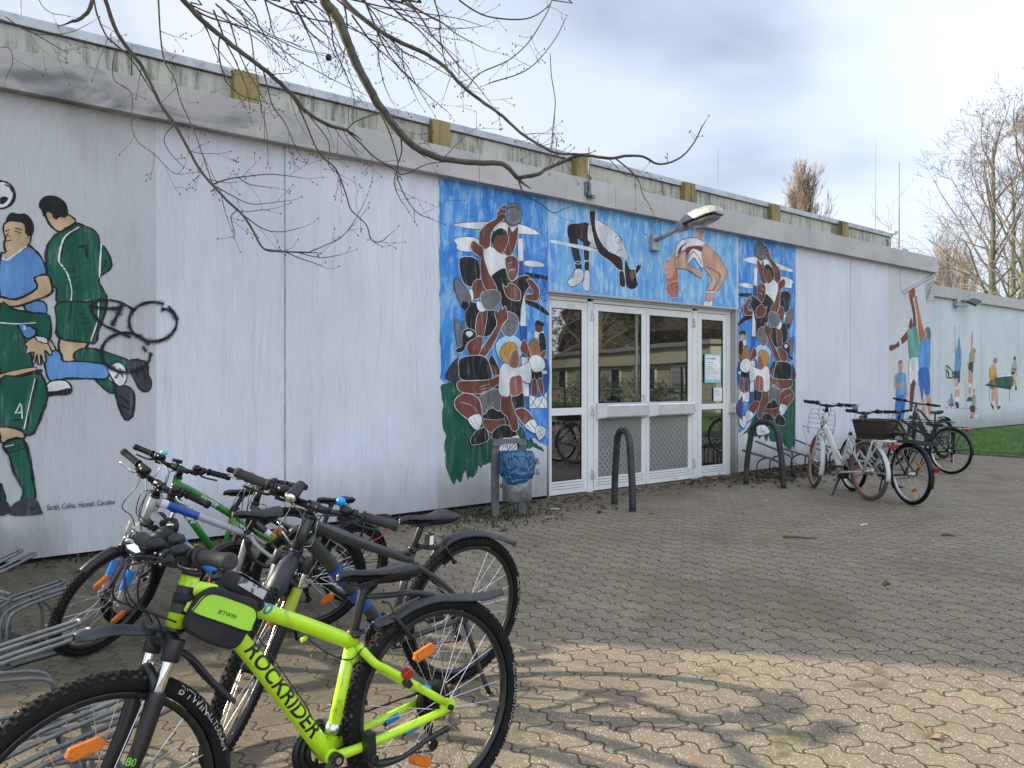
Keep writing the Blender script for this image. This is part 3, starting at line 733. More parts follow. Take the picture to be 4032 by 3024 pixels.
    P(BRN, '340,400 380,388 402,420 396,480 370,507 349,470', halo, .014); R.stroke('352,425 372,418', halo, .01); R.stroke('360,455 388,450', halo, .012); R.stroke('372,420 384,440', BLK, .01)
    P(BRN, '178,345 190,316 216,335 237,350 242,400 266,470 302,540 282,562 240,532 224,460 224,400 195,376', halo, .014)
    P(BRN, '328,520 345,534 365,513 408,545 408,597 350,582', halo, .013); P(BRN, '440,500 470,503 499,550 492,597 440,592 438,570 470,560', halo, .013)
    P(GRY, '230,560 305,548 320,600 272,642 234,622', halo, .011)
    P((.42, .62, .78), '298,800 365,758 418,795 412,852 332,884', WHT, .012)
    P(GRY, '330,670 360,648 402,680 392,742 360,768 324,742', halo, .012); R.stroke('340,700 365,690 385,705', BLK, .014); R.stroke('345,730 370,740', BLK, .012)
    P(BRN, '290,660 300,640 308,650 315,622 326,640 338,622 347,642 352,682 326,712 296,782 240,868 213,852 250,790 300,712', halo, .014)
    P(BRN, '165,800 205,764 238,774 217,852 190,860 164,836', halo, .01); P(BLK, '138,752 160,728 192,735 207,766 165,792 145,832 115,842 111,822 138,806', halo, .01); P(WHT, '155,748 175,738 190,752 172,768', None); R.stroke('175,810 195,800', BLK, .008)
    P(BLK, '275,850 306,900 312,942 285,936 262,890', halo, .01); P(BRN, '272,895 300,910 305,940 280,935', None)
    P(BLK, '126,870 180,854 247,860 277,932 262,968 140,968 123,920', halo, .014)
    P(BRN, '117,975 180,970 262,965 332,938 337,962 270,1012 220,1032 130,1022', halo, .014)
    for q in ('220,1000 270,985', '222,1012 278,1000', '228,1024 270,1016'): R.stroke(q, halo, .008)
    P(BRN, '240,1150 332,1145 332,1192 280,1212 244,1192', halo, .01); P(BLK, '228,1118 316,1092 337,1132 320,1152 240,1147', halo, .008)
    P(GRY, '214,1050 290,1008 322,1040 316,1112 268,1090 250,1122 228,1120', halo, .013); R.stroke('262,1040 258,1075', BLK, .01); R.stroke('290,1030 280,1065', BLK, .01)
    P(BRN, '104,1060 150,1028 212,1050 232,1112 226,1152 190,1162 150,1140 109,1100', halo, .014); R.stroke('130,1070 180,1085 215,1120', halo, .008)
    P(WHT, '164,1150 216,1124 232,1162 205,1202'); R.stroke('190,1140 214,1190', BLK, .012); R.stroke('176,1148 202,1196', BLK, .01)
    P(BLK, '178,1242 205,1205 242,1188 262,1220 256,1252 190,1270', halo, .012)
    P(BLK, '273,1237 298,1190 340,1176 382,1195 394,1242 340,1262', halo, .01)
    P(BRN, '325,1035 365,1038 386,1112 402,1192 370,1202 348,1140 318,1110', halo, .013)
    P(BLK, '370,1040 422,1028 428,1100 384,1107', halo, .01); P(BRN, '384,1107 430,1100 472,1150 441,1187 400,1142', halo, .013)
    P(WHT, '428,1182 470,1148 492,1190 480,1217'); R.stroke('440,1178 466,1206', BLK, .012); R.stroke('455,1165 478,1198', BLK, .012)
    P(WHT, '478,1200 495,1178 527,1195 522,1227 495,1247', BLK, .012); 
    for q in ('488,1195 515,1230', '500,1185 522,1212', '484,1215 520,1195', '492,1236 524,1208'): R.stroke(q, BLK, .009, 0)
    P(WHT, '450,870 480,848 517,870 522,912 480,932 452,902', BLK, .01)
    P(WHT, '317,905 350,884 400,908 452,884 457,982 400,962 360,967 356,1042 311,1032 309,960', BLK, .011)
    P(BLOND, '314,832 338,795 380,793 398,830 372,835 362,880 345,892 319,862', BLK, .01); R.stroke('340,800 335,850', BRN, .012); R.stroke('365,798 362,830', BRN, .012)
    P((.30, .13, .09), '354,885 372,834 396,830 407,880 391,912 365,907', halo, .009)
    for q in ('374,860 386,856', '368,888 388,884', '384,862 392,872'): R.stroke(q, BLK, .008)
    P(BRN, '411,802 430,780 452,830 458,868 435,852 411,832', halo, .012)
    P((.30, .10, .08), '360,965 385,948 414,950 417,1012 400,1037 364,1037', halo, .011); R.stroke('388,955 390,1030', halo, .008)
    P(WHT, '318,1272 398,1222 404,1300 320,1302', BLK, .012)
    R.text('PRJ', 322, 1290, 26, BLK, .2); R.stroke('345,1298 385,1260', BLK, .014); R.stroke('362,1300 398,1268', BLK, .014)
    if not right:
        R.start('painted_signature')
        R.text('J.', 458, 1318, 22, BLK, .1); R.text('a B.', 456, 1362, 30, BLK, .1); R.text('lle G.', 446, 1412, 26, BLK, .1)
    R.flush()
rugby('blue and green mural of rugby players in a line-out left of the doors', None)
_rz = Z(1700, 680, .8439); _qz = Z(2850, 900, .6024)
_pairs = [((378, 195), (228, 165)), ((500, 712), (125, 705)), ((112, 1075), (432, 1092)), ((355, 860), (262, 868)), ((495, 1240), (125, 1300)), ((172, 370), (420, 400)), ((150, 500), (420, 470))]
_l = np.array([on_wall(*_rz(*a))[[0, 2]] for a, b in _pairs]); _r = np.array([on_wall(*_qz(*b))[[0, 2]] for a, b in _pairs])
_sx = np.polyfit(_l[:, 0], _r[:, 0], 1); _sz = np.polyfit(_l[:, 1], _r[:, 1], 1)
def _warp(s_, z_):
    x = _sx[0]*s_+_sx[1]; z = _sz[0]*z_+_sz[1]
    return (min(max(x, 9.77), 11.30), min(z, ZB-.004))
rugby('mirrored blue and green mural of rugby players right of the doors', _warp, True)

# --- high jumpers above the doors
hz = Z(2100, 780, .4069)
H = Mural('mural', 'pale blue mural of two high jumpers above the entrance doors', hz, 0, None, HALL)
H.start('mural')
SKL = sky_paint('mural_pale_blue', (.085, .31, .68), (.20, .45, .76), (.44, .62, .76))
H.layer += 1
H.mb.sheet([(6.03, 2.482), (9.72, 2.482), (9.72, ZB-.003), (6.03, ZB-.003)], lambda a, b: (a, -.002, b), H.mi(SKL))
H.poly(WHT, '165,402 620,497 1060,540 1060,574 620,522 165,432', BLK, .012, 0); H.poly((.6, .62, .65), '1062,385 1096,385 1088,992 1055,992', BLK, .014, 0); H.poly(WHT, '1090,900 1935,895 1935,925 1090,930', BLK, .014, 0)
H.poly(BLK, '168,398 190,404 210,412 210,440 170,432', None); H.stroke('1065,335 1080,350 1100,355', BLK, .014)
H.start('painted_player', .3, 'dark-skinned high jumper in white vest arching over the bar')
P = H.poly; hal = (.72, .78, .82)
P(DBR, '480,425 546,428 542,500 536,612 496,606 485,520', hal, .01); P(DBR, '495,612 538,612 537,702 496,702', hal, .01); P(DBR, '335,275 360,255 430,250 532,248 528,400 552,432 480,427 425,393 440,520 457,612 404,617 374,520 345,400 329,330', BLK, .012); P(DBR, '404,620 458,620 467,694 408,684', hal, .01)
H.stroke('400,630 440,640 460,625', hal, .012); H.stroke('494,612 536,610', hal, .012)
P(WHT, '405,690 466,688 488,740 471,802 400,852 350,852 332,800 375,760', BLK, .013); P(WHT, '497,703 536,703 547,760 542,880 516,902 484,882 477,820 489,760', BLK, .013); H.stroke('380,745 410,740', BLK, .01); H.stroke('372,765 402,760', BLK, .01); H.stroke('440,735 452,748', BLK, .008)
P((.66, .66, .70), '528,265 560,255 600,208 660,233 742,288 832,368 882,470 912,560 906,592 886,642 862,572 800,560 690,502 610,492 555,432 524,400', BLK, .01)
H.stroke('720,330 700,400 692,490', GRY, .01); H.stroke('790,372 830,372 850,430 805,438 790,372', BLK, .01); H.text('24', 806, 428, 36, GRY, .2); H.stroke('790,560 820,510 862,495', BLK, .009)
H.stroke('165,416 620,509 760,540', (.66, .68, .7), .055); H.stroke('540,470 620,497 760,522', BLK, .01)
P(DBR, '543,130 556,100 563,130 575,94 582,130 591,112 600,150 597,260 617,350 662,440 722,508 802,548 852,580 867,650 862,702 820,692 740,612 650,552 608,482 578,380 558,280 543,190', hal, .012)
P(DBR, '880,640 897,592 917,650 942,690 977,688 992,750 1002,830 986,872 950,882 905,852 885,780', hal, .011); P(BLK, '888,788 940,800 1002,812 1000,852 958,882 908,860', None); P((.14, .08, .08), '930,715 965,708 978,770 945,790', None); H.stroke('975,690 992,712', WHT, .01)
P(DBR, '829,710 870,714 886,780 886,850 856,862 831,830', hal, .011); P(DBR, '985,692 1000,638 1008,655 1020,622 1022,655 1038,606 1037,652 1044,655 1030,692 1000,732 979,720', hal, .009)
H.start('painted_player', .3, 'red-haired high jumper in white and red suit bending backwards')
P((.50, .30, .22), '1570,385 1585,330 1605,308 1618,315 1630,300 1648,305 1646,350 1620,412', hal, .01)
P(TAN, '1675,925 1757,925 1737,982 1700,1002 1664,987', BLK, .009); P(WHT, '1643,1042 1664,988 1700,1004 1730,984 1722,1046', BLK, .012)
P(TAN, '1648,662 1720,688 1802,745 1752,850 1732,892 1678,892 1700,830 1726,790 1680,720', BLK, .011); P(TAN, '1640,455 1667,443 1742,510 1812,590 1873,710 1862,762 1792,892 1740,897 1812,752 1720,688 1648,660 1622,560', BLK, .011); H.stroke('1670,660 1740,700 1800,750', BLK, .009)
P(WHT, '1675,905 1760,905 1760,915 1675,915', None)
P(TAN, '1275,602 1310,590 1372,498 1382,590 1372,682 1345,772 1303,792 1279,740 1261,690', hal, .011); P(ORG, '1372,680 1392,690 1387,802 1310,827 1283,782 1342,770', None)
P((.33, .11, .06), '1300,830 1396,808 1402,900 1388,955 1340,962 1300,932 1287,880', hal, .008)
for i in range(26):
    x, y = 1300+rng.random()*90, 835+rng.random()*110; H.stroke('%d,%d %d,%d %d,%d' % (x, y, x+8, y-8, x+15, y+2), TAN, .008, 2)
H.stroke('1272,620 1290,605 1305,622', BLK, .009); H.stroke('1268,690 1285,700', BLK, .008); H.stroke('1282,735 1300,745', BLK, .009)
P(WHT, '1375,482 1400,430 1450,400 1530,384 1600,400 1667,440 1640,457 1627,520 1642,660 1622,677 1590,632 1545,577 1500,632 1468,627 1500,540 1470,502 1420,522 1378,582', BLK, .011)
P((.26, .035, .04), '1386,548 1418,470 1490,428 1442,472 1420,522', None); P((.26, .035, .04), '1468,502 1500,470 1622,464 1622,520 1545,490 1500,530 1474,556', None); H.stroke('1480,620 1520,540 1548,522 1590,570 1625,640', (.26, .035, .04), .018)
P(TAN, '1368,562 1390,582 1452,508 1477,560 1472,620 1560,682 1612,698 1632,740 1612,772 1578,752 1480,692 1400,682 1368,672', BLK, .009); H.stroke('1560,715 1600,722', BLK, .008)
H.flush()

# --- basketball on the right end
az = Z(3050, 950, .4521)
B = Mural('mural', 'mural of basketball players under a sketched hoop at the right end of the wall', az, 0, None, HALL)
B.start('mural')
B.stroke('1083,200 1092,300 1104,430 1120,460', BLK, .016, 2); B.stroke('1110,440 1250,360 1394,280', BLK, .018, 2); B.stroke('1122,462 1250,385 1394,305', BLK, .018, 2)
for i in range(6):
    B.stroke('%d,%d %d,%d' % (1306+i*16, 376-i*8, 1330+i*12, 545), GRY, .012, 0); B.stroke('%d,%d %d,%d' % (1392-i*15, 330+i*7, 1322+(5-i)*3, 480+i*10), GRY, .012, 0)
    B.stroke('%d,%d %d,%d' % (1308+i*2, 400+i*26, 1390, 360+i*30), GRY, .009, 0)
B.start('painted_player', .25, 'basketball player in green top and white shorts jumping')
P = B.poly
P(BRN, '1186,1243 1226,1213 1216,1300 1197,1482 1174,1472', None); P(WHT, '1158,1532 1170,1470 1196,1490 1202,1546', BLK, .012)
P(BRN, '1170,470 1200,495 1227,640 1232,762 1204,772 1205,640', None); P(RED, '1171,430 1215,409 1221,470 1200,497 1174,476', BLK, .008, 2); B.stroke('1185,425 1200,470 1200,495', BLK, .008)
P(BRN, '1160,700 1175,664 1195,680 1201,740 1186,767 1164,740', None); P(WHT, '1158,700 1172,664 1190,672 1176,690 1166,735 1158,740', BLK, .006)
P(BRN, '1156,783 1164,842 1102,902 1030,947 1003,952 1003,905 1050,898 1090,858', None); P(WHT, '1085,865 1098,858 1104,905 1090,912', None)
P(TEAL, '1154,775 1190,763 1232,738 1260,900 1262,1022 1180,1037 1164,900', BLK, .008)
P(WHT, '1174,1032 1262,1018 1257,1150 1238,1247 1210,1202 1184,1247 1168,1210', BLK, .009)
B.start('painted_player', .25, 'basketball player in blue vest reaching up')
P(ORG, '1220,510 1234,473 1246,540 1277,700 1302,820 1272,892 1256,800 1240,640', None); P(TAN, '1280,1385 1307,1378 1317,1512 1294,1502', None); P(TAN, '1320,1330 1351,1328 1367,1512 1344,1512', None); P(WHT, '1350,1515 1368,1512 1374,1570 1355,1560', BLK, .008); P(WHT, '1296,1505 1318,1512 1322,1570 1300,1560', BLK, .008)
P(ORG, '1338,960 1357,958 1347,1110 1331,1110', None); P(GRY, '1298,800 1330,748 1357,780 1352,872 1320,862', BLK, .01); P(TAN, '1300,800 1318,775 1325,820 1310,850', None)
P((.10, .30, .66), '1264,900 1300,838 1352,868 1352,950 1337,1112 1253,1107 1258,950', None); P((.03, .15, .50), '1253,1112 1337,1105 1353,1250 1347,1332 1310,1332 1300,1260 1285,1387 1268,1300 1250,1200', None)
B.start('painted_player', .25, 'basketball player in blue kit standing with folded arms')
P(TAN, '1048,1170 1065,1158 1062,1250 1120,1228 1127,1250 1075,1277 1044,1267', None); P(TAN, '1135,1178 1152,1280 1157,1330 1130,1372 1128,1300', None); P(TAN, '1085,1560 1114,1552 1108,1660 1084,1660', None)
P(TAN, '1078,1062 1098,1038 1112,1070 1106,1132 1084,1132', None); P(GRY, '1076,1075 1084,1042 1104,1036 1112,1060 1096,1055', None)
P((.13, .38, .66), '1064,1160 1085,1143 1122,1148 1142,1190 1132,1362 1058,1362 1060,1250', BLK, .008); P((.04, .20, .55), '1058,1360 1132,1360 1118,1552 1054,1552', None); P(TAN, '1058,1255 1118,1228 1130,1248 1075,1277', None)
B.flush()

# --- small figures on the annex wing
Wm = Mural('mural', 'mural of small volleyball and table tennis players', az, WY, None, WING)
Wm.start('mural'); P = Wm.poly
Wm.stroke('1484,1450 1640,1455 1778,1460', GRY, .03, 0); Wm.stroke('1570,735 1575,1010', BLK, .03, 0); Wm.stroke('1605,735 1606,840', BLK, .02, 0); Wm.stroke('1575,735 1560,960', GRY, .012, 0); Wm.stroke('1620,925 1650,1180 1668,1400', GRY, .016, 0); Wm.stroke('1665,1130 1667,1475', GRY, .03, 0); Wm.stroke('1540,970 1575,960', GRY, .012, 0)
Wm.start('painted_player', .2)
P(BLU, '1580,962 1605,898 1622,960 1616,1132 1568,1132', BLK, .012); P(BLU, '1604,828 1616,900 1602,962 1592,930', None); P(DGR, '1563,1130 1592,1135 1592,1202 1563,1202', None); P(NAV, '1595,1130 1616,1130 1612,1225 1598,1225', None); P(TAN, '1568,1203 1596,1203 1592,1290 1574,1290', None); P(WHT, '1572,1270 1592,1270 1590,1300 1574,1300', None); P(TAN, '1574,1300 1606,1290 1604,1372 1574,1372', None); P(WHT, '1576,1360 1604,1360 1602,1410 1580,1410', None); P(DGR, '1570,1402 1596,1402 1606,1440 1596,1458 1580,1442', None)
Wm.start('painted_player', .2)
P(TAN, '1714,812 1726,778 1724,930 1710,942', None); Wm.oval(WHT, 1703, 803, 12, 28, BLK, .012); P(LIM, '1704,960 1735,928 1742,1052 1694,1062', None); Wm.oval(ORG, 1739, 955, 11, 22, None); P(DGR, '1688,1066 1727,1058 1722,1162 1690,1122', None); P(TAN, '1688,1130 1722,1158 1716,1272 1688,1272', None); P(TAN, '1678,1055 1688,1050 1690,1095 1680,1080', None); P(WHT, '1688,1240 1714,1240 1710,1278 1690,1278', None); P(TAN, '1690,1278 1712,1278 1708,1340 1690,1340', None); P(WHT, '1688,1332 1708,1332 1706,1360 1690,1360', None); P(GRN, '1673,1392 1690,1356 1722,1362 1722,1388', None)
Wm.start('painted_player', .2)
P(LIM, '1724,1340 1750,1348 1748,1442 1718,1442', None); Wm.oval(TAN, 1735, 1306, 8, 22, None); P(DGR, '1698,1440 1742,1433 1742,1492 1714,1492', None); P(TAN, '1712,1490 1740,1490 1765,1500 1762,1520 1735,1512 1722,1532 1708,1532', None); P(DGR, '1706,1528 1722,1528 1720,1542 1706,1542', None); P(WHT, '1745,1508 1766,1500 1762,1542 1748,1540', None)
P(BLU, '1524,1362 1552,1362 1554,1412 1526,1412', None); Wm.oval(BRN, 1541, 1340, 6, 16, None); P(TAN, '1502,1400 1524,1370 1526,1388 1508,1415', None); P(RED, '1520,1412 1556,1412 1558,1440 1520,1440', None); P(WHT, '1514,1440 1528,1440 1520,1490 1510,1490', None); P(WHT, '1542,1440 1554,1440 1550,1490 1540,1490', None)
Wm.start('painted_player', .2)
P(TAN, '1894,1285 1937,1258 1944,1420 1930,1432 1914,1340 1906,1412 1892,1412', None); P(WHT, '1886,1396 1908,1396 1906,1424 1890,1424', None); P(DGR, '1880,1402 1892,1416 1906,1440 1904,1468 1888,1440', None); P(DGR, '1938,1440 1952,1434 1970,1440 1944,1468', None)
P((.40, .10, .06), '1870,1215 1922,1203 1932,1260 1895,1292 1868,1250', None); P((.60, .36, .06), '1868,1110 1915,1073 1932,1170 1880,1212', BLK, .008); P(ORG, '1925,1160 1975,1165 1978,1180 1925,1190', None); Wm.oval(ORG, 1921, 1040, 17, 26, None)
P((.01, .10, .05), '1913,1190 2092,1163 2072,1262 1928,1257', BLK, .01, 0); P((.008, .05, .03), '1852,1238 1830,1256 2056,1292 2062,1262 1930,1257', None, k=0); P(WHT, '1935,1165 2092,1152 2090,1172 1935,1186', GRY, .01, 0)
Wm.stroke('1868,1262 1872,1396', BLK, .035, 0); Wm.stroke('2040,1292 2044,1396', BLK, .035, 0)
P((.4, .45, .42), '2075,1058 2100,1038 2107,1120 2060,1142', None); Wm.oval(BRN, 2090, 1020, 10, 20, None); P(BRN, '2068,1108 2105,1110 2104,1122 2070,1122', None); P(DGR, '2060,1138 2090,1134 2086,1168 2062,1166', None); P(TAN, '2070,1166 2090,1166 2108,1262 2094,1262', None); P(TAN, '2095,1135 2102,1130 2114,1165 2108,1170', None); P(DGR, '2094,1268 2106,1268 2106,1294 2096,1294', None)
Wm.start('painted_graffiti', .1); Wm.ring(1500, 1105, 10, 24, .05); Wm.ring(1505, 1162, 12, 28, .05); Wm.stroke('1508,1090 1530,1110 1560,1150', BLK, .05); Wm.stroke('1505,1132 1520,1190 1560,1180', BLK, .05); Wm.ring(1553, 1165, 8, 18, .05)
Wm.flush()
# ---------------------------------------------------------------- bicycles
TYRE = mat('tyre_rubber', (.011, .011, .011), .8, var=.25, vs=9., dirt=(.06, .05, .04), ds=14., dlo=.6, dhi=.85, bump=.2, bs=200., spec=.16)
KNOB = mat('dusty_tread', (.026, .023, .02), .9, var=.3, vs=14., dirt=(.13, .11, .08), ds=18., dlo=.5, dhi=.8, spec=.16)
SAT = mat('satin_black_paint', (.010, .010, .011), .42, var=.2, coat=.1)
RUBB = mat('grip_rubber', (.012, .012, .012), .75, spec=.3, var=.2, bump=.3, bs=300.)
PLA = mat('black_plastic', (.013, .013, .015), .42, spec=.35, var=.15, vs=4., dirt=(.035, .032, .03), ds=9., dlo=.6, dhi=.8)
FEND = mat('dusty_grey_mudguard', (.026, .028, .034), .42, spec=.4, var=.12, vs=5., dirt=(.085, .08, .07), ds=7., dlo=.5, dhi=.8)
VINYL = mat('saddle_vinyl', (.009, .009, .011), .36, spec=.4, var=.15, vs=8., coat=.08, bump=.08, bs=400.)
ALLOY = mat('alloy', (.62, .62, .63), .3, 1., var=.08, dirt=(.3, .28, .25), ds=12., dlo=.58, dhi=.78)
DALLOY = mat('dark_anodised_alloy', (.035, .035, .038), .35, .7, var=.2)
CHROME = mat('chrome', (.8, .8, .8), .1, 1., var=.03)
RUST = mat('oily_chain', (.05, .042, .034), .5, .8, var=.4, vs=40.)
def lens(name, c, em=None):
    n = N(name); n.base(c); n.set(Roughness=.15, Coat_Weight=.6)
    vo = n.n('ShaderNodeTexVoronoi'); n.l(n.coord(), vo.inputs['Vector']); vo.inputs['Scale'].default_value = 260.; n.bump(vo.outputs['Distance'], .5, .002); return n.m
AMB = lens('amber_reflector', (.66, .16, .008)); REDL = lens('red_lens', (.30, .008, .006)); CLR = lens('clear_lens', (.6, .62, .64))

HA = math.radians(70)
class Bike:
    def __init__(s, name, label, pose, R, w, wb, steer, htz, hbz, group):
        x, y, psi, phi = pose
        s.root = empty(name, (x, y, 0), (phi, 0, psi), label, 'bicycle', group)
        s.R, s.w, s.wb = R, w, wb
        s.M = np.array(Matrix.Rotation(psi, 3, 'Z') @ Matrix.Rotation(phi, 3, 'X')); s.o = np.array([x, y, 0.])
        s.ax = np.array([-math.cos(HA), 0, math.sin(HA)]); n = np.array([math.sin(HA), 0, math.cos(HA)])
        s.p0 = np.array([wb, 0, R])-n*.045; s.Rm = rotm(s.ax, steer)
        s.rh = np.array([0, 0, R]); s.fh = np.array([wb, 0, R])
        s.ht, s.hb = s.onax(htz), s.onax(hbz)
    def onax(s, z): return s.p0+s.ax*((z-s.p0[2])/s.ax[2])
    def S(s, p): return s.p0+s.Rm@(np.asarray(p, float)-s.p0)
    def L(s, px, py, off=0.):          # photo pixel -> point on the bike's own plane
        v = s.M.T@ray(px, py); c = s.M.T@(CAM-s.o); t = (off-c[1])/v[1]; return c+t*v
    def world(s, p): return s.M@np.asarray(p, float)+s.o
    def part(s, name, m, mats, parent=None, steer=False, **kw):
        if steer: m.xf(s.S)
        return m.build(name, mats, parent if parent is not None else s.root, **kw)
    # ---- wheels
    def wheel(s, hub, steer=False, knobby=True, rim=None, spokes=28, spoke_mat=None, refl=(), tyre=None, text=None, sideleft=1, hubr=.02, hubm=None, wall=None, knobm=None):
        R, w = s.R, s.w; W = empty('wheel', parent=s.root); hub = np.asarray(hub, float)
        ringp = lambda prof: [(r, h) for r, h in prof]
        m = MB(); rc = R-w
        prof = [(rc+w*math.cos(a)*(1.0 if math.cos(a) > 0 else .95), w*math.sin(a)) for a in np.linspace(-2.5, 2.5, 14)]
        if knobby: prof = [(rc+(w-.004)*math.cos(a), (w-.003)*math.sin(a)) for a in np.linspace(-2.5, 2.5, 14)]
        m.lathe(prof, hub, (0, 1, 0), 72)
        tm = [tyre or TYRE, knobm or KNOB]
        if knobby:
            nk = 78
            for i in range(nk):
                a0 = 2*PI*i/nk
                for j, (ang, ln, wd) in enumerate(((-.95, .011, .008), (-.38, .008, .010), (.0, .008, .009), (.38, .008, .010), (.95, .011, .008))):
                    a = a0+(PI/nk if j % 2 else 0)
                    d = np.array([math.cos(a), 0, math.sin(a)]); t = np.array([-math.sin(a), 0, math.cos(a)])
                    nn = d*math.cos(ang)+np.array([0, 1, 0])*math.sin(ang); b = np.cross(t, nn)
                    c = hub+d*rc+nn*(w-.003)
                    m.box(c, (ln, wd, .007), 1, np.stack([t, b, nn], 1))
        s.part('tyre', m, tm, W, steer)
        rr = R-2*w
        m = MB(); m.lathe([(rr+.006, -.013), (rr+.001, -.0135), (rr-.012, -.007), (rr-.012, .007), (rr+.001, .0135), (rr+.006, .013)], hub, (0, 1, 0), 64, closed=True)
        s.part('rim', m, rim or SAT, W, steer)
        m = MB(); off = .028
        for i in range(spokes):
            a = 2*PI*i/spokes; sd = 1 if i % 2 else -1; k = 1 if (i//2) % 2 else -1
            b = a+k*1.05
            p = hub+np.array([math.cos(b)*hubr, sd*off, math.sin(b)*hubr]); q = hub+np.array([math.cos(a)*(rr-.008), sd*.002, math.sin(a)*(rr-.008)])
            m.tube([p, q], .00115, 4, cap=False)
        s.part('spokes', m, spoke_mat or ALLOY, W, steer)
        m = MB(); m.lathe([(.004, -.06), (.008, -.055), (.012, -.04), (hubr+.006, -.032), (hubr+.006, -.026), (hubr*.75, -.02), (hubr*.7, .02), (hubr+.006, .026), (hubr+.006, .032), (.012, .04), (.008, .055), (.004, .06)], hub, (0, 1, 0), 20)
        s.part('hub', m, hubm or DALLOY, W, steer)
        for a in refl:
            rm_, c = rr*.62, None
            d = np.array([math.cos(a), 0, math.sin(a)]); t = np.array([-math.sin(a), 0, math.cos(a)]); c = hub+d*rm_
            m = MB(); P = [(-.045, 0), (-.034, .016), (.034, .016), (.045, 0), (.034, -.016), (-.034, -.016)]
            m.prism(P, lambda u, v, h: c+d*v+t*u+np.array([0, h, 0]), .004, .018)
            m.prism([(u*.8, v*.7) for u, v in P], lambda u, v, h: c+d*v+t*u+np.array([0, h, 0]), .0185, .022)
            s.part('reflector', m, AMB, W, steer, bevel=.002)
        if text:
            for (tx, a0, size, colr, up) in text:
                V, Fs = letters(tx, size, .15, .0, 1.05)
                rt = rc+.35*w; out = []
                for x, y in V:
                    r = rt-size*.3+(y if up else -y); a = a0+x/rt*(1 if up else -1)*sideleft; fr = max(-1, min(1, (r-rc)/(w-.002)))
                    out.append(hub+np.array([math.cos(a)*r, sideleft*((w-.0028)*math.sqrt(max(0., 1-fr*fr))+.0012), math.sin(a)*r]))
                m = MB(); m.add(out, Fs); s.part('lettering', m, colr, W, steer, recalc=False)
        return W
    # ---- frame
    def frame(s, mats, tubes, ss, cs_r=.011, name='frame', r_ht=.023, brace=True, hub_y=.066, extra=None, mi_of=None):
        m = MB()
        m.cyl(s.hb-s.ax*.004, s.ht+s.ax*.002, r_ht, n=18); m.cyl(s.hb-s.ax*.014, s.hb-s.ax*.002, r_ht+.003, n=18, mi=1); m.cyl(s.ht, s.ht+s.ax*.012, r_ht+.002, n=18, mi=1)
        for t in tubes:
            pts, r = t[0], t[1]; mi = t[2] if len(t) > 2 else 0
            m.tube(pts, r, 16, mi, k=4 if len(pts) > 2 else 0)
        m.cyl((s.bb[0], -.036, s.bb[1]), (s.bb[0], .036, s.bb[1]), .022, n=18)
        for sd in (1, -1):
            y = sd*hub_y; P = [np.array([ss[0][0], sd*.016, ss[0][1]])]
            for q in ss[1:-1]: P.append(np.array([q[0], sd*(.016+(hub_y-.016)*.62), q[1]]))
            P.append(np.array([.012, y, s.R+.016]))
            m.tube(P, [cs_r+.002]+[cs_r]*(len(P)-1), 12, k=4 if len(P) > 2 else 0)
            m.tube([(s.bb[0]-.01, sd*.03, s.bb[1]), (s.bb[0]*.72, sd*.052, s.bb[1]+(s.R-s.bb[1])*.25), (.02, y, s.R-.008)], [cs_r+.003, cs_r+.001, cs_r], 12, k=4)
            m.prism([(-.022, -.012), (.03, -.016), (.034, .012), (.004, .028), (-.02, .018)], lambda a, b, h: np.array([a, y+h, s.R+b]), -.004, .004)
            m.cyl((0, y-.004*sd, s.R), (0, y+sd*.016, s.R), .009, n=10, mi=1)
        if extra: extra(m)
        s.fr = s.part(name, m, mats, bevel=0)
        return s.fr
    def wrap_text(s, parent, t, A, B, r, size, colm, start=0., shear=.2, bold=.0, space=1., side=1, ang0=0.):
        A, B = np.asarray(A, float), np.asarray(B, float); d = nrm(B-A); lat = np.array([0, side, 0.]); upv = nrm(np.cross(lat, d))*side
        if upv[2] < 0: upv = -upv
        V, Fs = letters(t, size, shear, bold, space); out = []
        for x, y in V:
            a = (y-size*.33)/r+ang0; out.append(A+d*(start+x)+(lat*math.cos(a)+upv*math.sin(a))*(r+.0012))
        m = MB(); m.add(out, Fs); return s.part('lettering', m, colm, parent, recalc=False)
    def band(s, parent, A, B, r, mats, name='decal'):
        m = MB(); m.tube([A, B], r+.0009, 16, cap=False); return s.part(name, m, mats, parent)
    # ---- fork
    def fork(s, kind, mats, spread=.055):
        # mats: crown/legs, stanchion, accent
        m = MB(); hb = s.hb-s.ax*.014; ax = s.ax; off = s.fh-s.p0; fwdv = nrm(np.array([math.sin(HA), 0, math.cos(HA)]))
        top = hb-ax*.028+fwdv*.012
        if kind == 'susp':
            m.tube([top+np.array([0, -spread-.012, 0]), top+np.array([0, -spread*.6, .002]), top+ax*.012, top+np.array([0, spread*.6, .002]), top+np.array([0, spread+.012, 0])], [.02, .021, .023, .021, .02], 14, k=3); m.cyl(top-ax*.01, hb, .024, n=16)
            for sd in (1, -1):
                y = np.array([0, sd*spread, 0]); a = top+y; dire = nrm(s.fh+np.array([0, 0, 0.01])-top)
                L_ = np.linalg.norm(s.fh-top); c = top+y-ax*.115+fwdv*.004
                m.cyl(a+ax*.02, a-ax*.035, .023, n=14)
                m.cyl(a, c, .0145, n=12, mi=1)
                m.tube([c+ax*.006, c-ax*.012, c-ax*.12, s.fh+y+ax*.03-fwdv*.012], [.0215, .0225, .020, .0165], 14)
                m.box(s.fh+y, (.03, .012, .05), 0)
                m.cyl(s.fh+y*1.02, s.fh+y*1.35, .008, n=10, mi=1)
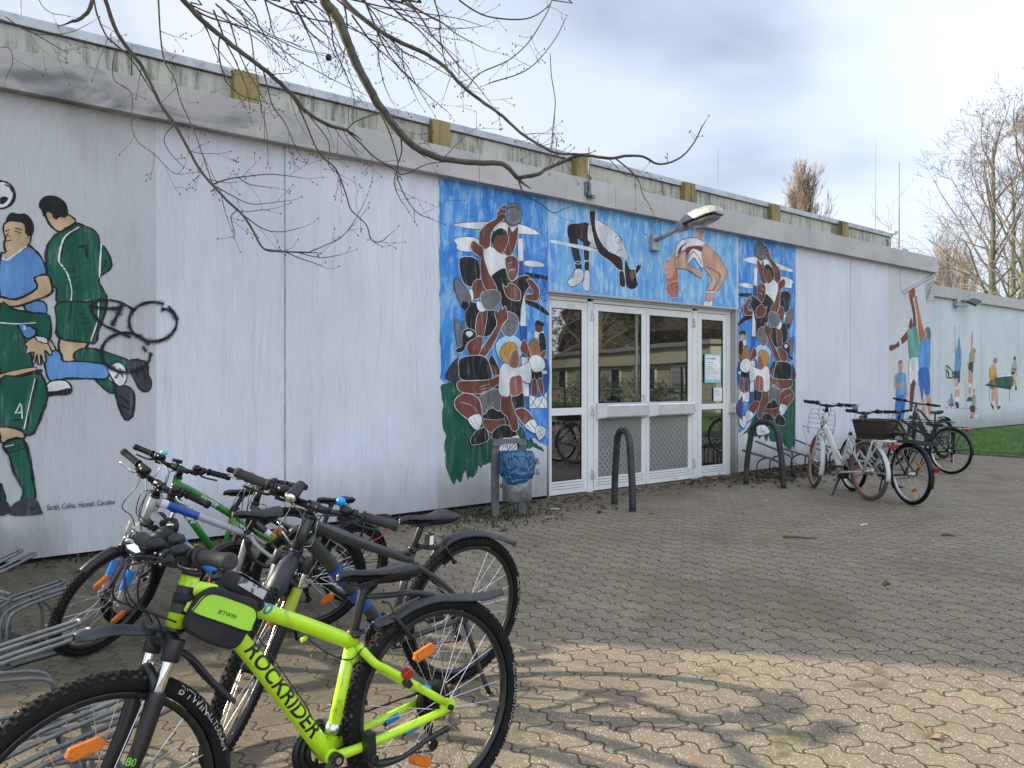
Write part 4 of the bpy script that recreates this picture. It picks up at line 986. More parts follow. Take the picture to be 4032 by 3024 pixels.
            c = top-ax*.125; m.tube([c+np.array([0, -spread, 0]), c+fwdv*.018+np.array([0, -spread*.6, 0])+ax*.045, c+fwdv*.022+ax*.062, c+fwdv*.018+np.array([0, spread*.6, 0])+ax*.045, c+np.array([0, spread, 0])], .012, 10, k=4)
        else:
            m.box(top, (.036, .09, .03), 0, rotm((0, 1, 0), -(PI/2-HA)))
            for sd in (1, -1):
                y = np.array([0, sd*.046, 0]); e = s.fh+np.array([0, sd*.052, 0])
                m.tube([top+y, top+y-ax*.12, (top+y+e)/2-fwdv*.02, e+ax*.02], [.015, .0145, .0125, .0095], 12, k=4)
                m.box(e, (.028, .008, .03), 1)
        s.fk = s.part('fork', m, mats, steer=True, bevel=.006)
        s.top = top; return s.fk
    # ---- cockpit
    def cockpit(s, clampz, hw, rise=.03, back=.04, clamp_off=0., barm=None, gripm=None, levers=ALLOY, shifters=True, bar_r=.0135, gr=.0175, hw2=None, cables=True, spacers=True, grip_len=.12, dx=None, lever_len=.085):
        barm = barm or SAT
        c = s.onax(clampz); 
        if dx is not None: c = np.array([dx, 0, clampz])
        else: c = c+np.array([clamp_off, 0, 0])
        top = s.ht+s.ax*.012
        m = MB(); q = s.onax(s.ht[2]+.012+max(.0, (clampz-s.ht[2]-.012)*.7)); m.cyl(top, q+s.ax*.012, .0185, n=16)
        m.tube([q, c], .0155, 14); m.cyl(c+np.array([0, -.024, 0]), c+np.array([0, .024, 0]), .021, n=16)
        for sd in (1, -1):
            for k in (1, -1): m.cyl(c+np.array([.019, sd*.016, k*.012]), c+np.array([.025, sd*.016, k*.012]), .004, n=8, mi=1)
        m.cyl(q+s.ax*.012, q+s.ax*.018, .016, n=14)
        s.part('stem', m, [barm, ALLOY], steer=True)
        tip = lambda sd, t=1.: np.array([-back, sd*hw, rise])
        def along(sd, u):   # u: metres in from the tip
            h_ = hw2 if (hw2 and sd < 0) else hw; d = nrm(np.array([back*.55, -sd*(h_*.55), -rise*.12])); return c+np.array([-back, sd*h_, rise])+d*u
        m = MB(); pts = [along(-1, 0), along(-1, .2), c+np.array([-.004, -hw*.42, rise*.7]), c+np.array([0, -.06, .0]), c, c+np.array([0, .06, 0]), c+np.array([-.004, hw*.42, rise*.7]), along(1, .2), along(1, 0)]
        m.tube(pts, bar_r*.85, 12, k=4); m.tube([c+np.array([0, -.07, 0]), c+np.array([0, .07, 0])], bar_r*1.12, 12)
        s.part('handlebar', m, barm, steer=True)
        for sd in (1, -1):
            a, b = along(sd, -.003), along(sd, grip_len)
            m = MB(); n = 9; P = [a+(b-a)*i/n for i in range(n+1)]
            m.tube([a-(b-a)*.02]+P, [gr*.7]+[gr*(1.04 if i % 2 else .97)*(1.1 if i < 2 else 1) for i in range(n+1)], 14); m.cyl(b, b+(b-a)*.09, gr*1.25, n=14)
            s.part('grip', m, gripm or RUBB, steer=True)
            pc = along(sd, grip_len+.04); out = nrm(a-b)
            m = MB(); m.cyl(pc-out*.012, pc+out*.012, .0185, n=14, mi=1); m.box(pc+np.array([.022, 0, -.008]), (.03, .026, .02), 1); 
            m.tube([pc+np.array([.034, 0, -.012]), pc+np.array([.046, 0, -.018])+out*.02, pc+np.array([.044, 0, -.022])+out*lever_len*.7, pc+np.array([.05, 0, -.018])+out*(lever_len+.03)], [.0075, .0065, .0055, .006], 8, k=4, flat=(1., .7))
            s.part('brake_lever', m, [levers, PLA], steer=True)
            if shifters:
                pc2 = along(sd, grip_len+.075); m = MB(); m.ball(pc2+np.array([.012, 0, .012]), (.024, .026, .017), nu=12, nv=8); m.cyl(pc2-out*.014, pc2+out*.014, .019, n=14); m.box(pc2+np.array([.022, 0, -.018]), (.034, .04, .018)); m.tube([pc2+np.array([.02, 0, -.022]), pc2+np.array([.0, 0, -.03])+out*.03], .005, 6)
                s.part('shifter', m, PLA, steer=True, bevel=.003)
            if cables:
                pc3 = along(sd, grip_len+.05)
                m = MB(); e = s.onax((s.hb[2]+s.ht[2])/2)+np.array([.03, sd*.03, 0])
                m.tube([pc3+np.array([.03, -sd*.012, -.012]), pc3+np.array([.11, -sd*.09, -.0]), (pc3+e)/2+np.array([.13, -sd*.02, -.03]), e+np.array([.05, 0, -.02]), s.hb+np.array([.03, sd*.02, -.06])], .0026, 6, k=6)
                m.tube([pc3+np.array([.03, -sd*.05, -.016]), pc3+np.array([.1, -sd*.14, -.03]), (pc3+e)/2+np.array([.09, -sd*.09, -.05]), s.hb+np.array([.01, -sd*.034, .02])], .0026, 6, k=6)
                s.part('cable', m, SAT, steer=True)
        s.c, s.along = c, along
        return c
    def bell(s, p, mm, r=.018):
        m = MB(); p = np.asarray(p, float); m.lathe([(r*.5, -.014), (r, -.008), (r, .002), (r*.85, .01), (r*.4, .0145), (.001, .0155)], p, (0, 0, 1), 18); m.cyl(p-np.array([0, 0, .02]), p-np.array([0, 0, .008]), r*.35, n=10); m.box(p+np.array([.0, r*1.1, -.004]), (.01, .014, .005))
        return s.part('bell', m, mm, steer=True)
    # ---- saddle
    def saddle(s, nose, tail, post_top, st_top, mm=None, wid=.072, postm=None, clampm=None, thick=.05):
        nose, tail = np.array([nose[0], 0, nose[1]]), np.array([tail[0], 0, tail[1]]); ax = nrm(tail-nose); Ls = np.linalg.norm(tail-nose); upv = np.cross(ax, [0, 1, 0]); upv = upv if upv[2] > 0 else -upv
        m = MB(); rings = []
        st = [(0., .006, -.016, .006), (.03, .017, -.006, .022), (.15, .021, .0, .03), (.35, .026, -.004, .034), (.5, .036, -.006, .038), (.65, .055, -.002, .042), (.8, wid*.97, .006, .046), (.92, wid, .010, .044), (.98, wid*.88, .006, .036), (1., wid*.6, .0, .022)]
        for t, hw, z, th in st:
            th *= thick/.05; ring = []
            for j in range(16):
                a = 2*PI*j/16; x_ = math.cos(a); z_ = math.sin(a)
                ex = abs(x_)**.75*(1 if x_ > 0 else -1)
                zz = (.012*z_ if z_ > 0 else th*z_*(.8+.2*abs(x_)))-(.010*(x_*x_) if z_ > 0 else 0)
                if t > .55 and abs(x_) < .25 and z_ > 0: zz -= .004
                ring.append(nose+ax*Ls*t+np.array([0, hw*ex*(1 if z_ > -.2 else .82), 0])+upv*(z+zz-.006))
            rings.append(ring)
        m.loft(rings); s.sd = s.part('saddle', m, mm or VINYL)
        m = MB(); pt = np.array([post_top[0], 0, post_top[1]]); b = np.array([st_top[0], 0, st_top[1]])
        for sd in (1, -1): m.tube([nose+ax*Ls*.14-upv*.03+np.array([0, sd*.012, 0]), pt+np.array([.035, sd*.022, .012]), pt+np.array([-.035, sd*.022, .014]), tail-ax*.03-upv*.036+np.array([0, sd*.028, 0])], .0038, 6, k=4)
        s.part('saddle_rail', m, DALLOY, s.sd)
        m = MB(); d = nrm(pt-b); m.tube([b-d*.05, pt-d*.02, pt+d*.002], [.0142, .0142, .0155], 14); m.box(pt+np.array([0, 0, .008]), (.05, .05, .016))
        s.part('seat_post', m, postm or SAT, bevel=.002)
        m = MB(); m.cyl(b-d*.012, b+d*.010, .0215, n=16); m.box(b+np.array([-.024, 0, 0]), (.016, .022, .016)); m.tube([b+np.array([-.022, .012, 0]), b+np.array([-.02, .03, .004]), b+np.array([.02, .036, .0])], .0045, 6, k=3)
        s.part('seat_clamp', m, clampm or SAT)
    # ---- drivetrain
    def drive(s, ang=-.45, ringr=.085, guard=True, ped=PLA, crankm=None, derail=True, cass=.05, rl=.165, cm_=None):
        bx, bz = s.bb; crankm = crankm or SAT; yy = -.052
        m = MB()
        for r, y in ((ringr, yy), (ringr*.8, yy+.008), (ringr*.6, yy+.015)):
            m.lathe([(r*.72, y-.0015), (r, y-.0015), (r, y+.0015), (r*.72, y+.0015)], (bx, 0, bz), (0, 1, 0), 40, closed=True)
            for i in range(34):
                a = 2*PI*i/34; m.box((bx+r*1.01*math.cos(a), y, bz+r*1.01*math.sin(a)), (.006, .002, .005), 0, rotm((0, 1, 0), -a))
        for i in range(4):
            a = ang+PI/4+i*PI/2; m.tube([(bx, yy-.004, bz), (bx+math.cos(a)*ringr*.8, yy-.003, bz+math.sin(a)*ringr*.8)], .011, 6, flat=(.4, 1.))
        if guard: m.lathe([(ringr*.9, yy-.006), (ringr*1.06, yy-.006), (ringr*1.06, yy-.003), (ringr*.9, yy-.003)], (bx, 0, bz), (0, 1, 0), 40, closed=True)
        s.part('chainring', m, cm_ or DALLOY)
        for sd, a in ((1, ang), (-1, ang+PI)):
            d = np.array([math.cos(a), 0, math.sin(a)]); p = np.array([bx, sd*.05, bz]); q = p+d*rl+np.array([0, sd*.018, 0])
            m = MB(); m.cyl(p-np.array([0, sd*.012, 0]), p+np.array([0, sd*.014, 0]), .019, n=16); m.tube([p, p+d*.05+np.array([0, sd*.006, 0]), q], [.016, .0135, .0125], 12, flat=(1., .62), up=(0, 1, 0)); m.cyl(p+np.array([0, sd*.014, 0]), p+np.array([0, sd*.017, 0]), .009, n=10, mi=1); m.cyl(q-np.array([0, sd*.01, 0]), q+np.array([0, sd*.01, 0]), .013, n=12)
            cr = s.part('crank_arm', m, [crankm, ALLOY])
            m = MB(); c = q+np.array([0, sd*.055, 0]); m.cyl(q, q+np.array([0, sd*.09, 0]), .008, n=8)
            for dx in (-1, 1): m.box(c+np.array([dx*.036, 0, 0]), (.014, .085, .02)); m.box(c+np.array([0, dx*.036, 0]), (.08, .012, .02))
            m.box(c, (.03, .07, .014)); s.part('pedal', m, ped, cr, bevel=.003)
        m = MB(); k = -.046
        for i in range(6 if derail else 2):
            r = cass-.005*i if derail else .032; m.lathe([(r*.5, k+.004*i), (r, k+.004*i), (r, k+.004*i+.0018), (r*.5, k+.004*i+.0018)], (0, 0, s.R), (0, 1, 0), 28, closed=True)
        if derail: m.lathe([(.02, -.024), (cass+.018, -.022), (cass+.018, -.021), (.02, -.022)], (0, 0, s.R), (0, 1, 0), 32, closed=True)
        s.part('cassette', m, RUST)
        # chain: upper run, round the sprocket, lower run through the jockey wheels
        cr_ = .034; A = []
        A += [(bx+ringr*.8*math.cos(a), bz+ringr*.8*math.sin(a)) for a in np.linspace(1.75, -1.5, 12)]
        low = [(-.002, s.R-.145), (.012, s.R-.085)] if derail else []
        A += [(.03, s.R-.16), (.0, s.R-.168), (-.022, s.R-.15), (.012, s.R-.105), (.02, s.R-.085), (.008, s.R-.062)] if derail else []
        A += [(cr_*math.cos(a), s.R+cr_*math.sin(a)) for a in ((PI*1.3, PI, PI*.75, PI*.52) if derail else (PI*1.45, PI*1.2, PI, PI*.75, PI*.52))]
        m = MB(); P = [np.array([x, yy+.006 if abs(x-bx) < .12 else -.036, z]) for x, z in A]
        m.tube(P, .0042, 6, closed=True, flat=(.8, 1.)); 
        lnk = smooth_path(P, 1, True); s.part('chain', m, RUST)
        if derail:
            m = MB(); m.box((.012, -.056, s.R-.03), (.03, .016, .06)); m.box((.004, -.048, s.R-.115), (.022, .012, .085), 0, rotm((0, 1, 0), .2))
            for q in ((.012, s.R-.085), (-.004, s.R-.15)): m.cyl((q[0], -.043, q[1]), (q[0], -.033, q[1]), .018, n=14)
            m.tube([(-.0, -.06, s.R-.03), (-.06, -.062, s.R-.02), (-.07, -.06, s.R+.02), (.08, -.055, s.R+.02)], .0025, 6, k=5)
            s.part('derailleur', m, DALLOY, bevel=.002)
    # ---- mudguards
    def blade(s, path, w0, w1, mm, drop=.018, steer=False, name='mudguard', thick=.003, taper=.35, arm=None):
        P = smooth_path([np.array(p if len(p) == 3 else (p[0], 0, p[1])) for p in path], 6); n = len(P); rings = []
        for i, p in enumerate(P):
            t = i/(n-1); a, b = P[max(0, i-1)], P[min(n-1, i+1)]; d = nrm(b-a); u = nrm(np.cross(np.cross(d, [0, 0, 1.]) if abs(d[2]) < .95 else [0, 1., 0], d)); u = u if u[2] > 0 else -u
            wv = (w0+(w1-w0)*t)*min(1, taper+t*6*(1-taper), taper+(1-t)*6*(1-taper))
            up_, dn = [], []
            for j in range(9):
                x = -1+j/4; up_.append(p+np.array([0, x*wv, 0])-u*drop*abs(x)**2.2); dn.append(p+np.array([0, x*wv*.97, 0])-u*(drop*abs(x)**2.2+thick))
            rings.append(up_+dn[::-1])
        m = MB(); m.loft(rings)
        if arm is not None: m.tube(arm, .0095, 8, k=3, flat=(1., 1.6))
        return s.part(name, m, mm, steer=steer)
    def fullguard(s, hub, a0, a1, mm, steer=False, gap=.014, hw=.028, name='mudguard', stays=True, staym=None):
        hub = np.asarray(hub, float); r = s.R+gap; rings = []
        for a in np.linspace(a0, a1, 30):
            d = np.array([math.cos(a), 0, math.sin(a)]); up_, dn = [], []
            for j in range(7):
                x = -1+j/3; up_.append(hub+d*(r-.014*abs(x)**2)+np.array([0, x*hw, 0])); dn.append(hub+d*(r-.014*abs(x)**2-.003)+np.array([0, x*hw*.96, 0]))
            rings.append(up_+dn[::-1])
        m = MB(); m.loft(rings)
        if stays:
            for sd in (1, -1):
                for a in (a1-.25, a1-.75): m.tube([hub+np.array([0, sd*.06, 0]), hub+np.array([math.cos(a)*(r-.012), sd*(hw-.002), math.sin(a)*(r-.012)])], .0025, 6, mi=1)
        return s.part(name, m, [mm, staym or mm], steer=steer)
    def vbrake(s, hub, ang, steer=False, mm=None):
        hub = np.asarray(hub, float); m = MB(); d = np.array([math.cos(ang), 0, math.sin(ang)]); t = np.array([-math.sin(ang), 0, math.cos(ang)])
        for sd in (1, -1):
            a = hub+d*(s.R-2*s.w-.025)+np.array([0, sd*.04, 0])+t*.03; b = hub+d*(s.R+.022)+np.array([0, sd*.034, 0])+t*.026
            m.tube([a, (a+b)/2+np.array([0, sd*.006, 0]), b], [.008, .0075, .0055], 8, k=3); m.box(hub+d*(s.R-2*s.w)+np.array([0, sd*.026, 0])+t*.012, (.05, .014, .012), 1, rotm((0, 1, 0), -ang+PI/2)); m.ball(a+t*.008, .009, nu=8, nv=6)
        e = hub+d*(s.R+.02)+t*.026; m.tube([e+np.array([0, -.036, 0]), e+np.array([0, .036, 0])], .0018, 5); m.tube([e+np.array([0, .036, 0]), e+np.array([0, .03, .02])+d*.02, e+np.array([0, -.005, 0])+d*.05], .0026, 6, k=4)
        return s.part('brake', m, [mm or SAT, RUBB], steer=steer)
    def carrier(s, z, x0, x1, mm, w=.06, legs=True, rr=.006):
        m = MB()
        m.tube([(x1, -w*.6, z), (x1-.03, -w, z), (x0+.03, -w, z), (x0, -w*.6, z), (x0, w*.6, z), (x0+.03, w, z), (x1-.03, w, z), (x1, w*.6, z)], rr, 8, closed=True)
        for t in (.2, .4, .6, .8): m.tube([(x0+(x1-x0)*t, -w, z), (x0+(x1-x0)*t, w, z)], rr*.75, 6)
        m.tube([(x0, 0, z), (x1, 0, z)], rr*.75, 6)
        if legs:
            for sd in (1, -1):
                for xx in (x0+.1, x0+.22): m.tube([(xx, sd*w, z), (xx*.5, sd*(w+.012), (z+s.R)/2), (.0, sd*.068, s.R+.02)], rr, 8, k=3)
        return s.part('carrier', m, mm)
z2 = Z(0, 1700, .4973); z3 = Z(0, 2200, .4973); z4 = Z(900, 1750, .5425); z5 = Z(900, 2200, .5425)
p1 = Z(150, 1750, .5124); p2 = Z(850, 1800, .4219); p3 = Z(600, 1900, .3617); w1 = Z(3100, 1540, .4832); w2 = Z(3400, 1540, .4832)
V3 = lambda x, z, y=0.: np.array([x, y, z])
GL, GR_ = 'bicycles parked at the steel racks on the left', 'bicycles parked at the dark racks on the right'
def muddy(name, c, rough=.32, coat=.5, amount=1.):
    return mat(name, c, rough, coat=coat*.6, var=.07, vs=3., dirt=(.07, .06, .04), ds=16., dlo=.66-.04*amount, dhi=.84, bump=.05, bs=90.)

# ---- neon yellow-green mountain bike
NEONP = muddy('neon_yellow_green_paint', (.47, .76, .016), .38, .4, 3.6); BLUED = cm('cyan_blue_decal', (.012, .19, .52), .35)
b = Bike('bicycle', 'neon yellow-green mountain bike with black mudguards and a bag at its head tube', (1.3776, -4.7772, 3.1985, .0707), .345, .027, 1.0209, .1023, .886, .761, GL)
b.bb = (.398, .301)
WT = cm('tyre_lettering', (.45, .45, .44), .6)
fa = lambda px: (lambda q: math.atan2(q[2]-b.R, q[0]-b.wb))(b.L(*px)); ra = lambda px: (lambda q: math.atan2(q[2]-b.R, q[0]))(b.L(*px))
b.wheel(b.rh, refl=(ra(z5(1460, 860)), ra(z5(1390, 1415))), text=[('ALL CONDITIONS', ra(z5(2035, 740)), .026, WT, True)])
b.wheel(b.fh, True, refl=(fa(z3(640, 1430)), fa(z3(640, 1430))+PI), text=[("B'TWIN", fa(z3(1370, 1060)), .032, WT, True), ('ALLTERRAIN', fa(z3(1590, 1230)), .022, WT, True)])
dt = [V3(.80, .815), V3(.72, .772), V3(.64, .672), V3(.529, .504), V3(.398, .301)]
tt = [V3(.79, .856), V3(.70, .822), V3(.589, .759), V3(.454, .689), V3(.30, .603)]
def neon_extra(m):
    m.tube([V3(.30, .60), V3(.305, .575), V3(.32, .55)], .02, 12, k=2); m.cyl(V3(.452, .652, .0), V3(.47, .648, .0), .007, n=8)
fr = b.frame([NEONP, SAT], [(tt, .0225), (dt, [.028, .027, .0255, .0255, .026]), ([V3(.299, .632), V3(.398, .301)], .0185)], [(.295, .598), (.255, .54), (.2, .502), (.1, .438)], .0125, extra=neon_extra, r_ht=.0235)
b.wrap_text(fr, 'ROCKRIDER', V3(.655, .70), V3(.398, .301), .0258, .064, cm('black_decal', (.012, .012, .013), .4), .03, .22, .014, 1.0, ang0=.25)
b.wrap_text(fr, '500', V3(.70, .822), V3(.454, .689), .0228, .05, BLUED, .07, .35, .012, 1., ang0=.35)
for sd in (1, -1):
    b.band(fr, V3(.09, .427, sd*.048), V3(.068, .412, sd*.051), .0135, BLUED); b.band(fr, V3(.17, .313, sd*.055), V3(.12, .322, sd*.058), .0135, BLUED)
b.wrap_text(fr, 'CGF 27.5', V3(.10, .326, .058), V3(.02, .338, .064), .0128, .016, cm('black_decal', (.012, .012, .013), .4), .0, .2)
b.fork('susp', [SAT, CHROME, BLUED])
m = MB(); e = b.fh+np.array([0, .055, 0]); a = b.top+np.array([0, .055, 0])
q = a+(e-a)*.72; m.tube([q, q+(e-a)*.035], .0213, 14, cap=False); b.part('decal', m, BLUED, b.fk, True)
V, Fs = letters('80', .026, 0., .01); qq = a+(e-a)*.66; d = nrm(e-a); ux = -np.array([d[2], 0, -d[0]]); ux = ux if ux[0] < 0 else -ux
m = MB(); m.add([qq+ux*(x-.016)-d*(-y)*-1+np.array([0, .0225-.3*abs(x-.016), 0]) for x, y in V], Fs); b.part('lettering', m, cm('green_decal', (.2, .55, .03), .4), b.fk, True, recalc=False)
m = MB(); hq = b.hb+b.ax*.055; m.tube([hq-b.ax*.02, hq+b.ax*.05], .0243, 16, cap=False); b.part('decal', m, SAT, fr)
c = b.cockpit(.9436, .285, .02, .03, dx=.84, hw2=.24, levers=DALLOY, gripm=mat('ribbed_grey_grip', (.035, .035, .033), .7, var=.2, bump=.3, bs=200.), gr=.0185)
b.bell(b.along(1, .235)+np.array([.0, 0, .035]), SAT, .021)
b.saddle((.348, .823), (.072, .797), (.255, .766), (.299, .632), wid=.075)
b.drive(-.50, .082)
b.blade([(.232, .652), (.162, .669), (.099, .688), (0, .696), (-.126, .675), (-.216, .664), (-.30, .663)], .036, .034, FEND, .02, arm=[V3(.256, .735), V3(.16, .722), V3(.086, .716), V3(.0, .692)])
b.blade([(1.06, .800), (.97, .800), (.87, .772)], .032, .03, FEND, .018, True, arm=[V3(.90, .782), V3(.845, .755), V3(.83, .72)])
b.blade([(.806, .705), (.77, .672), (.72, .602), (.655, .525)], .026, .034, FEND, .012, True)
b.vbrake(b.fh, PI/2+.38, True, ALLOY); b.vbrake(b.rh, 1.0)
m = MB(); y = .085
m.box(V3(.302, .315, y-.012), (.03, .035, .085)); m.tube([V3(.30, .29, y), V3(.285, .262, y+.005), V3(.2, .255, y+.005), V3(.1, .277, y), V3(.02, .288, y)], [.012, .011, .0085, .008, .011], 10, k=3); m.cyl(V3(.3, .285, y-.02), V3(.3, .285, y+.02), .013)
b.part('kickstand', m, SAT, bevel=.002)
m = MB(); q = b.L(*z5(1290, 840), .06); m.box(q, (.034, .03, .028), 0, rotm((0, 1, 0), .5)); m.box(q+np.array([.0, 0, -.024]), (.02, .034, .03), 1, rotm((0, 1, 0), .5)); b.part('rear_light', m, [REDL, SAT], bevel=.003)
m = MB(); m.tube([V3(.46, .655, .02), V3(.40, .60, .03), V3(.33, .565, .03), V3(.29, .59, .034), V3(.25, .60, .02)], .0025, 6, k=5); m.tube([V3(.60, .70, -.028), V3(.45, .45, -.02), V3(.40, .32, -.01)], .002, 5); b.part('cable', m, SAT)
m = MB(); m.cyl(V3(.385, .355), V3(.375, .385), .0215); m.box(V3(.37, .37, -.03), (.03, .04, .05)); b.part('front_derailleur', m, ALLOY)
# frame bag
fb = lambda x, y, o=.078: b.L(*z3(x, y), o)
BAGM = mat('black_bag_nylon', (.013, .013, .015), .75, var=.2, bump=.3, bs=500.); BAGL = mat('lime_bag_panel', (.36, .68, .05), .65, var=.06, bump=.15, bs=500.)
bag = empty('frame_bag', tuple(b.world(V3(.70, .80))), label='black and lime two-sided bag strapped over the top tube of the neon bike', cat='bag')
wpt = lambda p: b.world(p)-np.array(bag.location)
body = [(1488, 560), (1512, 470), (1552, 385), (1600, 310), (1665, 262), (1750, 235), (1900, 285), (2045, 338), (2042, 420), (2010, 505), (1960, 600), (1905, 690), (1832, 722), (1700, 690), (1560, 625)]
loc = [(fb(x, y)[0], fb(x, y)[2]) for x, y in body]; loc = [tuple(p) for p in smooth_path([np.array(p) for p in loc], 3, True)]
cxm, czm = np.mean([p[0] for p in loc]), np.mean([p[1] for p in loc])
m = MB()
for sg in (1, -1):
    rings = []
    for k_, (o, s_) in enumerate(((.027, .97), (.04, 1.0), (.068, 1.0), (.076, .97), (.079, .90))): rings.append([np.array([cxm+(p[0]-cxm)*s_, sg*o, czm+(p[1]-czm)*s_]) for p in loc])
    m.loft(rings)
m.tube([b.L(*z3(1700, 255), 0), b.L(*z3(1900, 300), 0), b.L(*z3(2040, 370), 0)], .03, 10, flat=(.6, 1.4))
m.tube([b.hb+b.ax*.06+V3(-.0, 0, .0), b.hb+b.ax*.085], .027, 16)
m.xf(wpt); m.build('bag_body', BAGM, bag)
lp = [(1537, 428), (1560, 372), (1600, 318), (1650, 285), (1720, 283), (1850, 325), (1990, 380), (2028, 420), (2030, 470), (2005, 525), (1968, 576), (1750, 505)]
loc2 = [(fb(x, y, .081)[0], fb(x, y, .081)[2]) for x, y in lp]; loc2 = [tuple(p) for p in smooth_path([np.array(p) for p in loc2], 3, True)]
m = MB(); m.prism(loc2, lambda a, c_, h: V3(a, c_, h), .070, .0815); m.xf(wpt); m.build('bag_panel', BAGL, bag, bevel=.002)
m = MB(); P_ = [V3(a, c_, .0816) for a, c_ in loc2]; m.tube(P_, .0018, 5, closed=True); m.xf(wpt); m.build('piping', BAGM, bag)
A, B_ = fb(1735, 395, .082), fb(1880, 440, .082); d = nrm(B_-A); u = np.cross([0, 1., 0], d); u = u if u[2] > 0 else -u
V, Fs = letters("B'TWIN", .030, .25, .008, 1.1); k_ = np.linalg.norm(B_-A)/text_width(V)
m = MB(); m.add([A+d*x*k_+u*(y*k_-.012)+np.array([0, .0014, 0]) for x, y in V], Fs); m.xf(wpt); m.build('lettering', cm('black_decal', (.012, .012, .013), .4), bag, recalc=False)
# phone pocket with a clear window
a0_, a1_ = b.L(*z3(1765, 190), 0), b.L(*z3(2030, 345), 0); d = nrm(a1_-a0_); u = np.cross([0, 1., 0], d); u = u if u[2] > 0 else -u
m = MB(); rings = []
for t, wv, th in ((0, .03, .02), (.05, .045, .026), (.5, .05, .03), (.95, .048, .026), (1., .04, .018)):
    p = a0_+(a1_-a0_)*t; rings.append([p+np.array([0, wv*math.copysign(abs(math.cos(a))**.45, math.cos(a)), 0])+u*(th*math.copysign(abs(math.sin(a))**.6, math.sin(a))+.012) for a in np.linspace(0, 2*PI, 17)[:-1]])
m.loft(rings); m.xf(wpt); m.build('phone_pocket', BAGM, bag)
n = N('clear_vinyl_window'); co = n.coord(); wv_ = n.noise(co, 26., 2., .4, 1.6); n.base(n.mix(n.ramp(wv_, .46, .54), (.09, .095, .105), (.42, .44, .46))); n.set(Roughness=.12, Coat_Weight=1.); n.bump(n.noise(co, 30., 2.), .3, .01)  # pale and dark blotches painted in as reflections on the vinyl
m = MB(); m.add([a0_+d*.014+np.array([0, -.042, 0])+u*.0425, a0_+d*.014+np.array([0, .044, 0])+u*.0425, a1_-d*.012+np.array([0, .044, 0])+u*.0425, a1_-d*.012+np.array([0, -.042, 0])+u*.0425], [(0, 1, 2, 3)])
m.add([a0_+d*.014+np.array([0, .0475, 0])+u*.034, a0_+d*.014+np.array([0, .052, 0])+u*.010, a1_-d*.012+np.array([0, .052, 0])+u*.010, a1_-d*.012+np.array([0, .0475, 0])+u*.034], [(0, 1, 2, 3)])
m.xf(wpt); m.build('window', n.m, bag, solid=.002)

# ---- dark grey mountain bike with blue down tube
GRAPH = muddy('graphite_paint', (.028, .034, .036), .38, .4); COB = cm('cobalt_decal', (.008, .06, .30), .35)
b = Bike('bicycle', 'dark grey mountain bike with blue blocks on its down tube and a small headlight', (2.031, -3.9314, 3.2094, -.0965), .345, .026, 1.049, .8478, .876, .759, GL)
b.bb = (.405, .30)
ra = lambda px: (lambda q: math.atan2(q[2]-b.R, q[0]))(b.L(*px))
b.wheel(b.rh, text=[('ACE OF PACE', ra(z4(2040, 970)), .034, WT, True)]); b.wheel(b.fh, True, refl=(PI/2+.5,))
dt = [V3(.815, .80), V3(.73, .705), V3(.66, .622), V3(.441, .356), V3(.405, .30)]
fr = b.frame([GRAPH, SAT], [([V3(.795, .848), V3(.70, .80), V3(.543, .728), V3(.40, .665), V3(.312, .625)], [.023, .023, .021, .019, .018]), (dt, [.03, .028, .027, .026, .027]), ([V3(.308, .678), V3(.405, .30)], .0175), ([V3(.312, .668), V3(.37, .668), V3(.43, .682)], .011)], [(.305, .612), (.177, .518), (.1, .462)], .0115)
for u0, u1 in ((.28, .42), (.52, .60), (.63, .70), (.80, .94)):
    A, B_ = V3(.80, .79), V3(.42, .325); b.band(fr, A+(B_-A)*u0, A+(B_-A)*u1, .0285, COB)
b.fork('susp', [SAT, CHROME])
m = MB(); e = b.fh+np.array([0, .055, 0]); a = b.top+np.array([0, .055, 0]); m.tube([a+(e-a)*.22, a+(e-a)*.52], .0219, 12, cap=False); b.part('decal', m, cm('yellow_green_decal', (.45, .55, .05), .4), b.fk, True)
b.cockpit(.9177, .33, .02, .03, levers=PLA, gripm=mat('olive_black_grip', (.03, .03, .026), .75, var=.15, bump=.2, bs=250.), gr=.0185, grip_len=.13)
m = MB(); q = b.c+np.array([.035, -.075, .045]); R_ = rotm((0, 1, 0), .15)
m.loft([[q+R_@np.array([x, r*math.cos(a), r*.85*math.sin(a)]) for a in np.linspace(0, 2*PI, 15)[:-1]] for x, r in ((-.075, .012), (-.07, .02), (-.03, .022), (.03, .026), (.045, .026))]); m.box(q+np.array([-.02, 0, -.03]), (.025, .03, .03))
hl = b.part('headlight', m, PLA, steer=True)
m = MB(); m.ball(q+R_@np.array([.043, 0, 0]), (.012, .023, .019)); b.part('lens', m, CHROME, hl, True)
m = MB(); m.box(q+np.array([-.02, 0, .0195]), (.02, .008, .002)); b.part('switch', m, PAPER, hl, True)
b.bell(b.along(1, .235)+np.array([.0, 0, .036]), cm('bright_blue_plastic', (.01, .26, .62), .3), .019)
b.saddle((.387, .825), (.098, .809), (.27, .774), (.31, .678), wid=.078)
b.drive(2.4, .08)
b.blade([(.215, .628), (.166, .684), (.082, .716), (-.047, .712), (-.178, .675), (-.302, .622)], .034, .03, FEND, .02, arm=[V3(.286, .69), V3(.224, .668), V3(.16, .672), V3(.079, .69)])
c_ = b.top; b.blade([c_+V3(.20, -.075), c_+V3(.13, .0), c_+V3(.05, .035), c_+V3(-.03, .03)], .045, .03, FEND, .03, True)
b.fullguard(b.fh, PI/2+.1, PI/2+1.25, FEND, True, .03, .024, stays=False)
b.vbrake(b.rh, 1.05); b.vbrake(b.fh, PI/2+.35, True)
